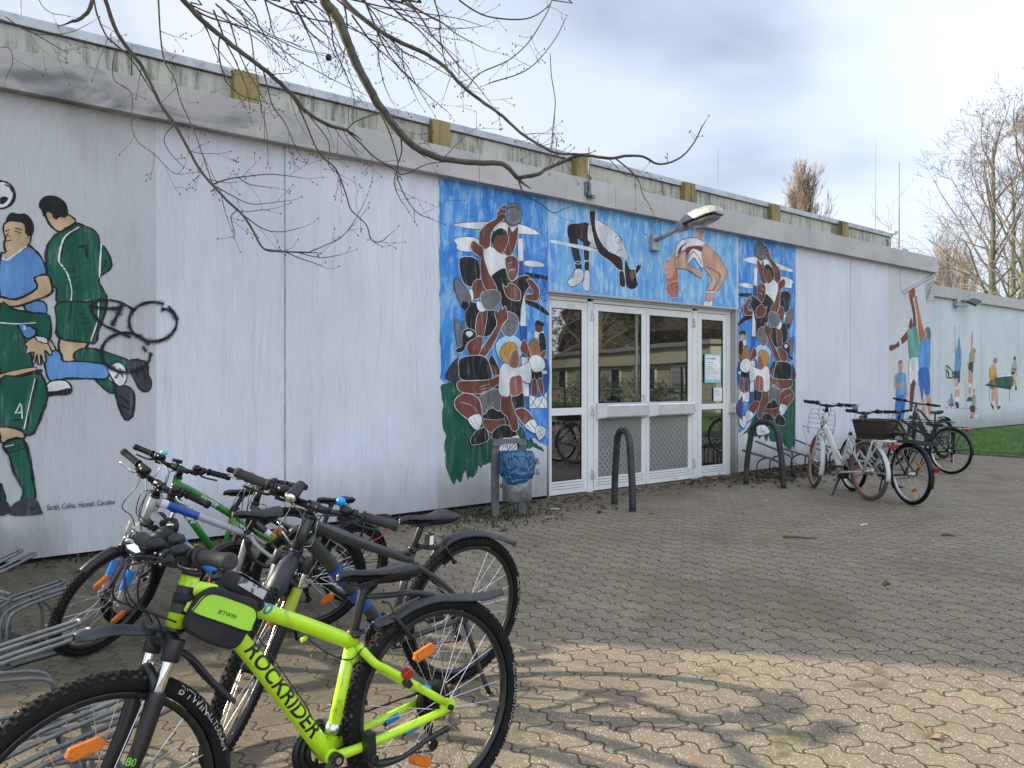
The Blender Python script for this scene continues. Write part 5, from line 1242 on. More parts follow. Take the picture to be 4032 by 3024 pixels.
m = MB(); y = .09; m.box(V3(.07, .345, y-.02), (.03, .06, .04)); m.tube([V3(.065, .33, y), V3(.03, .16, y+.06), V3(-.0, .02, y+.13)], [.012, .010, .010], 10, k=2); m.cyl(V3(-.0, .03, y+.125), V3(-.004, .004, y+.137), .017, n=10); b.part('kickstand', m, SAT)
m = MB(); q = V3(.268, .712, .0)+V3(-.035, .0, .012); m.box(q, (.026, .034, .055), 0); m.box(q+V3(-.014, -.005), (.006, .03, .045), 1); m.box(q+V3(0, .0, .018), (.02, .004, .04), 2); b.part('rear_light', m, [SAT, REDL, PAPER], bevel=.004)
m = MB(); m.tube([V3(.30, .36, .03), V3(.31, .45, .03)], .016, 10); m.box(V3(.31, .39, .04), (.03, .03, .03), 1); b.part('pump', m, [ALLOY, PAPER])

# ---- silver youth bike with blue decals, turned front wheel and a big black lamp
SILV = muddy('silver_paint', (.35, .35, .36), .34, .4); SKYB = cm('sky_blue_decal', (.02, .22, .66), .35)
b = Bike('bicycle', 'silver bike with blue down tube, turned front wheel and a long black lamp', (1.784, -2.784, 2.81, -.25), .318, .025, 1.0, .845, .844, .706, GL)
b.bb = (.40, .29)
b.wheel(b.rh, knobby=False, rim=DALLOY, refl=(.9, .9+PI)); b.wheel(b.fh, True, rim=SAT, refl=(-1.9, 1.24))
A, B_ = V3(.79, .765), V3(.40, .29)
fr = b.frame([SILV, SAT], [([V3(.755, .822), V3(.74, .812), V3(.492, .69), V3(.325, .606)], [.02, .02, .0185, .017]), ([A, B_], .022), ([V3(.312, .627), V3(.40, .29)], .0165)], [(.305, .60), (.247, .531), (.174, .456)], .0105)
b.band(fr, A+(B_-A)*.16, A+(B_-A)*.42, .0222, SKYB); b.band(fr, A+(B_-A)*.5, A+(B_-A)*.95, .0222, SKYB)
b.band(fr, V3(.70, .792), V3(.56, .723), .0195, cm('deep_blue_decal', (.01, .07, .36), .35)); b.band(fr, V3(.735, .81), V3(.705, .795), .0205, cm('white_decal', (.75, .75, .78), .35))
b.fork('susp', [SILV, CHROME])
for sd in (1, -1):
    m = MB(); e = b.fh+np.array([0, sd*.055, 0]); a = b.top+np.array([0, sd*.055, 0]); m.tube([a+(e-a)*.5, a+(e-a)*.78], [.0222, .0195], 14, cap=False); b.part('decal', m, SKYB, b.fk, True)
b.cockpit(.905, .30, .03, .03, levers=ALLOY, gr=.0165)
b.bell(b.c+np.array([0, .10, .035]), SAT, .018)
b.saddle((.399, .736), (.141, .729), (.28, .695), (.317, .627), wid=.068, thick=.045)
b.drive(1.2, .075)
b.blade([(.176, .560), (.12, .606), (.065, .640), (-.07, .640), (-.187, .594), (-.271, .537)], .03, .028, FEND, .018)
c_ = b.fh; m = MB(); b.fullguard(b.fh, PI/2-.5, PI/2+.05, PLA, True, .012, .026, stays=False)
b.vbrake(b.fh, PI/2+.25, True, ALLOY); b.vbrake(b.rh, 1.05, False, ALLOY)
p_, q_ = b.L(*p1(1035, 665), .10), b.L(*p1(800, 800), .10); d = nrm(q_-p_); m = MB()
m.tube([p_-d*.012, p_-d*.004, p_+d*.03, q_-d*.03, q_], [.024, .04, .046, .043, .04], 18); m.tube([p_, p_+np.array([.0, -.02, .035]), b.L(*p1(960, 610), .03)], [.026, .026, .022], 14, k=3)
hl = b.part('headlight', m, PLA)
m = MB(); m.tube([q_-d*.002, q_+d*.012, q_+d*.05], [.041, .045, .062], 4, cap=True); b.part('lens', m, CHROME, hl, bevel=.004)
m = MB(); g_ = p_+np.array([.0, -.012, .022]); m.tube([g_, g_+np.array([0, -.004, .007])], .0295, 16); b.part('ring', m, PAPER, hl)
m = MB(); m.tube([V3(.33, .60, .03), V3(.30, .50, .045), V3(.22, .44, .06), V3(.12, .47, .05), V3(.2, .55, .03)], .012, 8, k=4); b.part('cable_lock', m, SAT)
m = MB(); m.box(V3(.12, .30, .06), (.04, .03, .03)); m.tube([V3(.12, .29, .07), V3(.09, .15, .12), V3(.06, .0, .16)], .009, 8); b.part('kickstand', m, SAT)

# ---- green youth bike against the wall
GREENP = muddy('leaf_green_paint', (.018, .20, .022), .32, .5)
b = Bike('bicycle', 'green bike with white lettering on its tubes standing nearest the wall behind the silver one', (1.95, -2.04, 3.1, -.04), .29, .024, .90, .85, .82, .71, GL)
b.bb = (.40, .275)
b.wheel(b.rh, refl=(1.2,)); b.wheel(b.fh, True)
tA, tB, dA, dB = V3(.665, .785), V3(.335, .56), V3(.695, .735), V3(.40, .275)
fr = b.frame([GREENP, SAT], [([tA, V3(.55, .715), tB], .021), ([dA, dB], .022), ([V3(.33, .60), dB], .0165)], [(.335, .56), (.25, .49), (.15, .42)], .011)
b.wrap_text(fr, 'FASTER', V3(.55, .715), tB, .0214, .036, cm('white_decal', (.75, .75, .78), .35), .02, .3, .008)
b.wrap_text(fr, 'SON', dA, dB, .0222, .05, cm('white_decal', (.75, .75, .78), .35), .12, .3, .01); b.band(fr, dA+(dB-dA)*.32, dA+(dB-dA)*.36, .0222, cm('white_decal', (.75, .75, .78), .35))
b.fork('susp', [SAT, CHROME]); b.cockpit(.89, .31, .03, .035, levers=PLA, gr=.0165, clamp_off=.05)
b.bell(b.along(-1, .20)+np.array([0, 0, .035]), cm('turquoise_plastic', (.12, .50, .46), .35), .02)
m = MB(); q = b.c+np.array([.02, .0, .05]); m.box(q, (.07, .032, .022), 0, rotm((0, 1, 0), -.35)); m.box(q+np.array([.03, 0, -.012]), (.02, .03, .03), 1); m.cyl(q+np.array([-.01, 0, -.03]), q, .008); b.part('headlight', m, [PLA, CHROME], steer=True, bevel=.003)
b.saddle((.395, .719), (.15, .722), (.277, .675), (.33, .60), wid=.065, thick=.042)
b.drive(-.6, .072); b.vbrake(b.fh, PI/2+.3, True); b.vbrake(b.rh, 1.05)
m = MB(); m.tube([V3(.335, .59, .022), V3(.34, .53, .03), V3(.32, .46, .03), V3(.335, .40, .028)], [.014, .018, .02, .012], 8, k=3, flat=(1, .5)); b.part('strap', m, cm('green_ribbon', (.16, .33, .06), .7))

# ---- small black and lime child's bike with a carrier
KIDP = muddy('black_lime_paint', (.015, .016, .016), .35, .4); LIME = cm('lime_decal', (.34, .52, .05), .4)
b = Bike('bicycle', "small black child's bike with lime decal, carrier and red cables", (2.2413, -2.4411, 3.24, .0103), .25, .024, .86, .45, .69, .58, GL)
b.bb = (.31, .245)
b.wheel(b.rh, knobby=False, refl=(2.4,)); b.wheel(b.fh, True, knobby=False, refl=(.8,))
dA, dB = V3(.665, .60), V3(.31, .245)
fr = b.frame([KIDP, SAT], [([V3(.65, .66), V3(.45, .53), V3(.225, .45)], .018), ([dA, dB], .02), ([V3(.21, .51), dB], .0165)], [(.222, .46), (.14, .39)], .010)
b.band(fr, dA+(dB-dA)*.2, dA+(dB-dA)*.27, .0203, cm('white_decal', (.75, .75, .78), .35)); b.band(fr, dA+(dB-dA)*.27, dA+(dB-dA)*.5, .0203, LIME)
b.wrap_text(fr, 'PEGA', dA, dB, .0206, .032, SAT, .13, .1)
b.fork('rigid', [SAT, DALLOY]); b.cockpit(.80, .28, .03, .04, levers=ALLOY, gr=.0155)
b.saddle((.254, .684), (.011, .655), (.154, .634), (.21, .51), wid=.07, thick=.045); b.drive(.8, .065, derail=False, rl=.14)
b.fullguard(b.rh, PI/2-.55, PI+.35, PLA, False, .012, .026); b.fullguard(b.fh, PI/2-.6, PI+.1, PLA, True, .012, .026)
b.carrier(.515, -.27, .10, SAT, .05)
m = MB(); m.box(V3(-.29, .475), (.02, .06, .035)); m.box(V3(-.275, .475), (.02, .07, .045), 1); b.part('rear_light', m, [REDL, SAT], bevel=.003)
m = MB(); m.tube([V3(-.06, .55, .04), V3(-.1, .55, .05), V3(-.18, .50, .06), V3(-.2, .42, .06), V3(-.12, .38, .06), V3(-.06, .40, .05)], .004, 6, k=5); b.part('red_cable', m, cm('red_cord', (.45, .02, .03), .5))

# ---- right-hand group
WHP = muddy('cream_white_paint', (.66, .67, .63), .35, .4, .6); CORAL = cm('coral_rim', (.42, .16, .10), .5); GTY = mat('grey_tyre', (.11, .11, .10), .8, var=.2)
b = Bike('bicycle', 'cream white city bike with coral rims and carriers front and rear, no saddle in view', (8.8907, -2.4257, 1.0951, -.0308), .345, .023, 1.096, -.3615, 1.01, .815, GR_)
b.bb = (.54, .267)
b.wheel(b.rh, knobby=False, rim=CORAL, tyre=GTY, hubr=.05, spoke_mat=DALLOY, hubm=ALLOY); b.wheel(b.fh, True, knobby=False, rim=CORAL, tyre=GTY, spoke_mat=DALLOY, hubr=.035, hubm=ALLOY)
b.frame([WHP, SAT], [([V3(.875, .84), V3(.70, .60), V3(.54, .28)], .033), ([V3(.80, .80), V3(.62, .53), V3(.47, .42), V3(.42, .50)], .018), ([V3(.325, .755), V3(.54, .267)], .02)], [(.345, .71), (.22, .55), (.11, .43)], .011, r_ht=.027)
b.fork('rigid', [WHP, SAT]); b.cockpit(1.0857, .31, .03, .14, levers=ALLOY, gr=.019, barm=DALLOY, dx=.79, grip_len=.12)
b.bell(b.along(-1, .19)+np.array([.03, 0, .02]), CHROME, .024)
m = MB(); m.cyl(V3(.325, .755), V3(.312, .80), .015); m.cyl(V3(.329, .745), V3(.32, .775), .022, mi=1); b.part('seat_post', m, [ALLOY, SAT])
b.drive(2.55, .08, derail=False, crankm=ALLOY); b.fullguard(b.rh, .7, PI+.25, WHP, False, .016, .03); b.fullguard(b.fh, PI/2-.35, PI+.45, WHP, True, .016, .03)
b.carrier(.722, -.42, .26, WHP, .075, rr=.009)
m = MB()
for sd in (1, -1):
    y = sd*.09; m.tube([V3(.12, .715, y), V3(.08, .5, y+sd*.02), V3(-.03, .47, y+sd*.02), V3(-.14, .5, y+sd*.02), V3(-.2, .715, y)], .008, 8, k=3)
b.part('pannier_rail', m, WHP)
m = MB(); m.tube([V3(1.28, .79, -.16), V3(.98, .79, -.17), V3(.98, .79, .17), V3(1.28, .79, .16)], .009, 8, closed=True)
for i in range(5): m.tube([V3(.98, .79, -.12+.06*i), V3(1.28, .79, -.12+.06*i)], .006, 6)
m.tube([V3(1.0, .72, -.15), V3(.99, .82, -.165), V3(.965, 1.0, -.155), V3(.96, 1.035, -.11), V3(.96, 1.035, .11), V3(.965, 1.0, .155), V3(.99, .82, .165), V3(1.0, .72, .15)], .009, 8, k=2)
for z_ in (.85, .91, .97): m.tube([V3(.985-.1*(z_-.82), z_, -.16), V3(.985-.1*(z_-.82), z_, .16)], .006, 6)
for sd in (1, -1): m.tube([V3(1.24, .79, sd*.16), V3(1.2, .6, sd*.12), V3(1.096, .36, sd*.07)], .007, 6)
b.part('front_carrier', m, WHP, steer=True)
m = MB(); m.box(V3(-.435, .665), (.02, .13, .045)); b.part('rear_light', m, REDL, bevel=.005)
m = MB(); 
for sd in (1, -1): m.tube([V3(.50, .235, sd*.03), V3(.46, .12, sd*.12), V3(.44, .008, sd*.19), V3(.47, .005, sd*.21)], [.016, .013, .012, .012], 8, k=2)
m.box(V3(.50, .22), (.07, .1, .05)); b.part('kickstand', m, SAT)
m = MB(); 
for i in range(30): m.ball(b.hb+V3(-.03+.02*math.sin(i), .17-.012*i+.05, .03*math.cos(i*.7)), .009, nu=6, nv=4)
b.part('chain_lock', m, SAT, steer=True)
# wicker basket on its rear carrier
n = N('dark_wicker'); co = n.coord(); sx = n.n('ShaderNodeSeparateXYZ'); n.l(co, sx.inputs[0])
a = n.math('SINE', n.math('MULTIPLY', sx.outputs[2], 190.)); bb_ = n.math('SINE', n.math('MULTIPLY', n.math('ADD', sx.outputs[0], sx.outputs[1]), 130.)); hh = n.math('MULTIPLY', a, bb_)
n.base(n.mix(n.ramp(hh, -.6, .8), (.010, .007, .006), (.11, .07, .058))); n.set(Roughness=.6); n.bump(hh, .8, .006); WICK = n.m
_bl = on_ground(*w1(712, 383), .735)
bk = empty('wicker_basket', tuple(_bl), (0, 0, YAW+PI/4), label='dark brown wicker basket on the rear carrier of the cream white bike', cat='basket')
def basket(o, x0, x1, y, z0, z1, fl, mm, wire=None):
    q = lambda x, y_, z: np.array([x+.1, y_, z-.735]); m = MB(); t = .012
    for inn in (0, 1):
        d = t*inn; rings = []
        for k_ in (0, 1):
            e = fl*k_; z = z0+(z1-z0)*k_+(d if k_ == 0 else 0)
            rings.append([q(x0-e+d, -y-e+d, z), q(x1+e-d, -y-e+d, z), q(x1+e-d, y+e-d, z), q(x0-e+d, y+e-d, z)])
        m.loft(rings, cap=False, sm=False); m.add(rings[0], [(0, 1, 2, 3)])
    m.build('basket_body', mm, o)
    st_ = MB()
    for k in range(17):
        t = k/16
        for a_, b_ in (((x0, -y), (x1, -y)), ((x1, -y), (x1, y)), ((x1, y), (x0, y)), ((x0, y), (x0, -y))):
            X, Y_ = a_[0]+(b_[0]-a_[0])*t, a_[1]+(b_[1]-a_[1])*t; sx_, sy_ = (X-(x0+x1)/2)/((x1-x0)/2), Y_/y
            st_.tube([q(X, Y_, z0), q(X+fl*sx_, Y_+fl*sy_, z1)], .0045, 5)
    for z in (z0, (z0*2+z1)/3, (z0+2*z1)/3):
        f_ = fl*(z-z0)/(z1-z0)+.003; st_.tube([q(x0-f_, -y-f_, z), q(x1+f_, -y-f_, z), q(x1+f_, y+f_, z), q(x0-f_, y+f_, z)], .006, 6, closed=True)
    st_.build('weave', mm, o)
    r = MB(); e = fl; r.tube([q(x0-e, -y-e, z1), q(x1+e, -y-e, z1), q(x1+e, y+e, z1), q(x0-e, y+e, z1)], .012, 8, closed=True); r.build('rim', mm, o)
basket(bk, -.245, .045, .145, .735, .945, .038, WICK)

DKB = muddy('anthracite_paint', (.03, .032, .036), .4, .3, .6)
b = Bike('bicycle', 'dark city bike with black wire basket and red mudguard light behind the cream white one', (8.93, -2.88, 1.06, .0), .345, .022, 1.105, -.1, .90, .70, GR_)
b.bb = (.50, .275)
b.wheel(b.rh, knobby=False, rim=ALLOY, refl=(2.45, -2.0), hubr=.03, hubm=ALLOY); b.wheel(b.fh, True, knobby=False, rim=ALLOY)
b.frame([DKB, SAT], [([V3(.85, .74), V3(.66, .5), V3(.50, .29)], .024), ([V3(.83, .80), V3(.6, .5), V3(.42, .42)], .018), ([V3(.32, .72), V3(.50, .275)], .0175)], [(.34, .67), (.15, .48)], .011)
b.fork('rigid', [DKB, SAT]); b.cockpit(1.0, .31, .03, .17, levers=ALLOY, gr=.018, barm=DALLOY, clamp_off=.06)
m = MB(); q = b.onax(.93)+V3(.07, .0); m.ball(q, (.05, .04, .045)); m.ball(q+V3(.0, -.06), (.045, .038, .04)); b.part('headlight', m, cm('grey_lamp_shell', (.16, .17, .18), .4), steer=True)
b.saddle((.36, .82), (.14, .80), (.25, .78), (.32, .72)); b.drive(.9, .08, derail=False)
b.fullguard(b.rh, .7, PI+.35, PLA, False, .016, .03); b.fullguard(b.fh, PI/2-.35, PI+.3, PLA, True, .016, .03); b.carrier(.70, -.38, .22, SAT, .07)
m = MB(); m.cyl(V3(-.395, .44), V3(-.425, .435), .03, n=16); b.part('rear_light', m, REDL)
m = MB(); m.box(V3(.44, .25), (.06, .08, .05)); m.tube([V3(.44, .24, .05), V3(.36, .02, .16)], .01, 8); b.part('kickstand', m, SAT)
# crown ornament on the handlebar
m = MB(); P_ = [(-.03, -.05), (.03, -.05), (.032, .0), (.042, .045), (.022, .02), (.012, .055), (0, .022), (-.012, .055), (-.022, .02), (-.042, .045), (-.032, .0)]
q = b.c+np.array([.03, .10, .05]); m.prism(P_, lambda a, c_, h: q+np.array([h, a, c_]), -.006, .006)
for a, c_ in ((-.042, .045), (-.012, .055), (.012, .055), (.042, .045)): m.ball(q+np.array([0, a, c_+.004]), .007, nu=8, nv=6)
b.part('crown_ornament', m, cm('grey_lamp_shell', (.16, .17, .18), .4), steer=True)
wb_ = empty('wire_basket', tuple(b.world(V3(-.1, .735))), (b.root.rotation_euler[0], 0, b.root.rotation_euler[2]), label='black wire mesh basket on the rear carrier of the dark city bike', cat='basket')
m = MB(); q = lambda x, y_, z: np.array([x+.1, y_, z-.735])
for z, e, r in ((.715, 0, .004), (.78, .012, .002), (.84, .024, .002), (.90, .036, .002), (.955, .05, .0055)): m.tube([q(-.38-e, -.15-e, z), q(.2+e, -.15-e, z), q(.2+e, .15+e, z), q(-.38-e, .15+e, z)], r, 5, closed=True)
for i in range(30):
    x = -.38+.58*i/29; X_ = x+(.05 if i > 14 else -.05)*abs(i-14.5)/14.5
    for sd in (1, -1): m.tube([q(x, sd*.15, .715), q(X_, sd*.2, .955)], .0016, 4)
    if i % 2 == 0: m.tube([q(x, -.15, .715), q(x, .15, .715)], .0016, 4)
for i in range(16):
    y = -.15+.3*i/15; m.tube([q(-.38, y, .715), q(-.43, y*1.33, .955)], .0016, 4); m.tube([q(.2, y, .715), q(.25, y*1.33, .955)], .0016, 4); m.tube([q(-.38, y, .715), q(.2, y, .715)], .0016, 4)
m.build('basket_cage', SAT, wb_)

b = Bike('bicycle', 'black trekking bike with rear carrier, red tail light and silver rims', (12.3428, -1.9181, 1.3534, .0347), .345, .021, 1.0998, .168, .80, .70, GR_)
b.bb = (.455, .28)
b.wheel(b.rh, knobby=False, rim=ALLOY, hubm=ALLOY); b.wheel(b.fh, True, knobby=False, rim=ALLOY)
fr = b.frame([SAT, SAT], [([V3(.83, .77), V3(.7, .70), V3(.5, .60), V3(.29, .56)], .021), ([V3(.87, .72), V3(.70, .50), V3(.455, .28)], .024), ([V3(.29, .62), V3(.455, .28)], .017)], [(.295, .58), (.15, .46)], .0105)
b.band(fr, V3(.70, .50), V3(.62, .43), .0245, LIME)
b.fork('susp', [SAT, CHROME]); b.cockpit(.895, .30, .02, .04, levers=PLA, clamp_off=.03)
b.saddle((.407, .752), (.15, .741), (.272, .697), (.29, .62), wid=.08, thick=.07); b.drive(.6, .08); b.fullguard(b.rh, .8, PI+.1, PLA, False, .014, .026); b.fullguard(b.fh, PI/2-.4, PI+.2, PLA, True, .014, .026); b.carrier(.71, -.25, .2, SAT, .06)
m = MB(); m.box(V3(-.28, .665), (.03, .10, .04)); b.part('rear_light', m, REDL, bevel=.004)

EMT = muddy('grey_green_paint', (.09, .10, .10), .4, .3, .6)
b = Bike('bicycle', 'grey electric mountain bike with thick down tube and wide handlebar', (14.7445, -.8554, 3.0557, .0316), .36, .031, 1.15, .6225, .943, .80, GR_)
b.bb = (.46, .33)
b.wheel(b.rh); b.wheel(b.fh, True)
b.frame([EMT, SAT], [([V3(.85, .90), V3(.70, .85), V3(.5, .70), V3(.3, .60)], .023), ([V3(.875, .82), V3(.78, .66), V3(.6, .46), V3(.47, .35)], [.04, .05, .05, .045], 0), ([V3(.285, .62), V3(.46, .33)], .018)], [(.3, .59), (.15, .46)], .012, r_ht=.028, extra=lambda m: m.box((.46, 0, .32), (.18, .09, .14), 1))
m = MB(); m.tube([V3(.80, .67, .028), V3(.62, .46, .028)], .026, 10); b.part('battery', m, SAT)
b.fork('susp', [SAT, CHROME]); b.cockpit(1.007, .37, .02, .04, levers=PLA)
b.saddle((.41, .857), (.07, .86), (.256, .81), (.285, .62), wid=.08, thick=.075); b.drive(.4, .075)
b.blade([(.18, .74), (.0, .765), (-.15, .74), (-.28, .68)], .04, .036, FEND, .02); b.blade([(1.3, .66), (1.2, .735), (1.1, .76), (.95, .72)], .04, .036, FEND, .02, True)
# ---------------------------------------------------------------- street furniture
GALV = mat('galvanised_steel', (.165, .175, .185), .5, .6, var=.22, vs=18., dirt=(.2, .2, .19), ds=9., dlo=.52, dhi=.75)
GALVD = mat('dull_galvanised_sheet', (.30, .315, .325), .5, .55, var=.3, vs=22., dirt=(.18, .18, .18), ds=6.)
IRON = mat('anthracite_steel', (.045, .047, .05), .5, .3, var=.25, vs=10., dirt=(.09, .08, .07), ds=7.)
TARP = mat('blue_bin_bag', (.012, .09, .20), .25, var=.2, vs=5., coat=.3, bump=.5, bs=24.)
def rack(name, label, origin, rz, slots, pitch, mm, group, tip=(.78, .0, .34), high=.13, r=.0095, gap=.062, rails=(-.28, .28), ph=0):
    # local x: the way the hairpins lean; local y: along the row
    o = empty(name, origin, (0, 0, rz), label, 'bike rack', group); Lr = slots*pitch
    m = MB()
    for x in rails: m.bx(x-.022, x+.022, -.15, Lr-.15, .004, .008); m.bx(x-.022, x-.018, -.15, Lr-.15, .008, .04)
    for y in (-.13, Lr-.17): m.bx(rails[0]+.02, rails[1]-.02, y-.02, y+.02, .009, .013)
    m.build('base_rail', mm, o)
    m = MB()
    for z in (.33, .36): m.tube([(rails[0]+.02, -.14, z), (rails[0]+.02, Lr-.16, z)], r*1.1, 8)
    m.build('cross_tube', mm, o)
    for i in range(slots):
        y = i*pitch; hi = high if (i+ph) % 2 else 0.
        for sd in (-1, 1):                      # a hairpin loop each side of the wheel slot
            yy = y+sd*.075; m = MB(); g = gap/2
            tx, tz = rails[0]+.02+tip[0], tip[2]+hi+.2
            P = [(rails[0]+.02, yy-g, .01), (rails[0]+.02, yy-g, .2+hi*.4), (rails[0]+.08, yy-g, .27+hi*.5), (tx-.04, yy-g, tz-.012), (tx, yy-g*.4, tz), (tx, yy+g*.4, tz), (tx-.04, yy+g, tz-.012), (rails[0]+.08, yy+g, .27+hi*.5), (rails[0]+.02, yy+g, .2+hi*.4), (rails[0]+.02, yy+g, .01)]
            m.tube(P, r, 8, k=4); m.build('hoop', mm, o)
        m = MB(); m.tube([(rails[1], y-.05, .01), (rails[1], y-.05, .2), (rails[1]-.05, y-.05, .27), (rails[0]+.2, y-.045, .3)], r, 8, k=3); m.tube([(rails[1], y+.05, .01), (rails[1], y+.05, .2), (rails[1]-.05, y+.05, .27), (rails[0]+.2, y+.045, .3)], r, 8, k=3); m.build('wheel_guide', mm, o)
    return o
gl = 'galvanised bike racks in front of the wall'
rack('bicycle_rack', 'galvanised hairpin bike rack holding the silver and green bikes near the wall', (.44, -2.28, 0), math.radians(20), 3, .44, GALV, gl, tip=(.36, .0, .12), high=.11, rails=(-.1, .16), r=.0082)
rack('bicycle_rack', 'galvanised hairpin bike rack holding the neon and dark grey bikes nearest the camera', (.36, -4.84, 0), math.radians(4), 4, .46, GALV, gl, tip=(.48, .0, .07), high=.16, rails=(-.2, .2), r=.0082)
rb = 'black bike racks right of the doors'
for i, (x, lab) in enumerate(((9.72, 'black hairpin bike rack nearest the right steel arch, heaped with leaves'), (10.15, 'second black hairpin bike rack from the right steel arch'), (10.6, 'black hairpin bike rack left of the front wheel of the cream white bike'), (11.1, 'black hairpin bike rack behind the front wheel of the cream white bike'), (11.7, 'black hairpin bike rack half hidden behind the wicker basket bike'))):
    rack('bicycle_rack', lab, (x, -.62+.07*(i % 2), 0), math.radians(124), 1, .5, IRON, rb, tip=(.5, 0, .2), high=.1, r=.008, rails=(-.1, .22), ph=i)
def arch(p, q, label, top=.85):
    p, q = np.array(p), np.array(q); mid = (p+q)/2; o = empty('barrier_arch', tuple(mid), label=label, cat='barrier', group='steel tube arches in front of the doors'); a = p-mid; d = -a
    m = MB(); u = np.array([0, 0, 1.]); P = [a-u*.05, a*.93+u*.3, a*.72+u*.66]
    c = .62
    P += [a*(.66)+u*.735, a*.56+u*(top-.055), a*.38+u*(top-.015), a*.2+u*top, d*.2+u*top, d*.38+u*(top-.015), d*.56+u*(top-.055), d*.66+u*.735]+[d*.72+u*.66, d*.93+u*.3, d-u*.05]
    m.tube(P, .038, 16, k=3); m.build('tube', IRON, o)
    m = MB(); n_ = nrm(np.cross(a, u)); n_ = n_ if n_[1] < 0 else -n_; m.cyl(u*(top)+n_*.03, u*(top)+n_*.05, .022, n=12); m.build('bolt', IRON, o)
    m = MB()
    for s_ in (a, d): m.cyl(s_+u*.0, s_+u*.006, .048, n=16)
    m.build('collar', cm('mortar', (.1, .09, .08), .9), o)
arch((6.335, -.768, 0), (6.131, -1.238, 0), 'dark steel tube arch standing in front of the glass double door')
arch((8.951, -.695, 0), (8.991, -1.242, 0), 'dark steel tube arch in front of the right rugby mural')

# litter bin and its bag
bn = empty('litter_bin', (4.915, -.63, 0), (0, 0, -.36), 'grey galvanised litter bin between two flat posts', 'litter bin')
m = MB()
for sd in (-1, 1): m.bx(sd*.143-.038, sd*.143+.038, -.02, .03, .0, .735)
R8 = [(-.1815, .73), (-.18, .765), (-.165, .79), (-.14, .80), (.14, .80), (.165, .79), (.18, .765), (.1815, .73), (.105, .73), (.103, .745), (.085, .755), (-.085, .755), (-.103, .745), (-.105, .73)]
m.prism(R8, lambda a, c, h: np.array([a, h, c]), -.055, .045)
m.build('post_frame', GALV, bn, bevel=.003)
m = MB(); rr_ = []
for z, s_ in ((.18, .94), (.185, 1.), (.6, 1.), (.6, .96), (.2, .93)):
    rr_.append([np.array([.045+s_*.138*math.copysign(abs(math.cos(a))**.45, math.cos(a)), -.14+s_*.11*math.copysign(abs(math.sin(a))**.45, math.sin(a)), z]) for a in np.linspace(0, 2*PI, 29)[:-1]])
m.loft(rr_); m.bx(-.1, -.06, -.05, -.018, .3, .34); m.bx(.1, .15, -.05, -.018, .3, .34)
m.build('bin_body', GALVD, bn)
m = MB(); m.bx(-.10, .10, -.02, .02, .8015, .806); m.bx(-.06, .02, -.025, .0, .806, .811, 1); m.build('ash_lid', [cm('rust_ash', (.2, .13, .08), .9), PAPER], bn)
bg = empty('bin_bag', (4.915, -.63, .5), (0, 0, -.36), 'crumpled blue plastic bag hanging over the rim of the litter bin', 'plastic bag')
m = MB(); rr_ = []; rg = random.Random(5); ph = [rg.random()*6 for i in range(8)]; NB = 72
def fold(a, z): return .5*math.sin(a*9+ph[0]+z*9)+.35*math.sin(a*17+ph[1]-z*22)+.3*math.sin(a*5+ph[2]+z*16)+.25*math.sin(a*29+ph[3]+z*30)
from mathutils import noise as mn
PR = [(.585, .93, .0), (.61, 1.0, .3), (.672, 1.02, .4), (.682, 1.05, .5), (.665, 1.10, .7), (.62, 1.16, .9), (.57, 1.2, 1.), (.52, 1.21, 1.1), (.47, 1.2, 1.1), (.44, 1.16, 1.), (.415, 1.1, .8), (.40, 1.04, .4), (.41, 1.03, .2)]
PR = smooth_path([np.array(p) for p in PR], 5); NB = 150
for z, s_, f_ in PR:
    row = []
    for i in range(NB):
        a = 2*PI*i/NB; q = Vector((math.cos(a)*2.2, math.sin(a)*2.2, z*9))
        f = (.030*(abs(mn.noise(q*.9+Vector((3, 1, 2))))-.2)+.022*(abs(mn.noise(q*2.1))-.2)+.012*(abs(mn.noise(q*4.3))-.2)-.010*abs(math.sin(a*11+z*30))*(z > .6))*-1*f_
        sag = (-.03*max(0, math.sin(-a))+.03*math.cos(a*2+1)+.03*mn.noise(q*.8)) if z < .6 else .012*mn.noise(q*1.5)
        row.append(np.array([.045+(s_*.143+f)*math.copysign(abs(math.cos(a))**.55, math.cos(a)), -.14+(s_*.115+f)*math.copysign(abs(math.sin(a))**.55, math.sin(a)), z-.5+sag]))
    rr_.append(row)
m.loft(rr_, cap=False); m.build('bag_film', TARP, bg)

# wall lamp
LX = 7.869
lp = empty('wall_lamp', (LX, 0, 3.24), label='grey street-lamp head on a short arm fixed to the wall above the doors', cat='lamp')
Lq = lambda m: m.xf(lambda p: p-np.array([LX, 0, 3.24]))
LG = mat('lamp_grey_paint', (.34, .37, .38), .4, .2, var=.1, dirt=(.2, .2, .18))
m = MB(); m.bx(LX-.075, LX+.075, -.055, -.006, 3.135, 3.345)
for sx in (-1, 1):
    for sz in (-1, 1): m.cyl((LX+sx*.06, -.06, 3.24+sz*.09), (LX+sx*.06, -.054, 3.24+sz*.09), .008, n=8)
Lq(m).build('mounting_plate', LG, lp, bevel=.004)
m = MB(); m.tube([(LX, -.05, 3.275), (LX, -.16, 3.30), (LX, -.46, 3.375)], [.03, .03, .028], 14); m.tube([(LX, -.15, 3.2985), (LX, -.22, 3.316)], .034, 14); Lq(m).build('arm', LG, lp)
A_, B_ = np.array([LX, -.40, 3.365]), np.array([LX, -1.07, 3.475]); d = nrm(B_-A_); u = np.array([0, -d[2], d[1]]); u = u if u[2] > 0 else -u
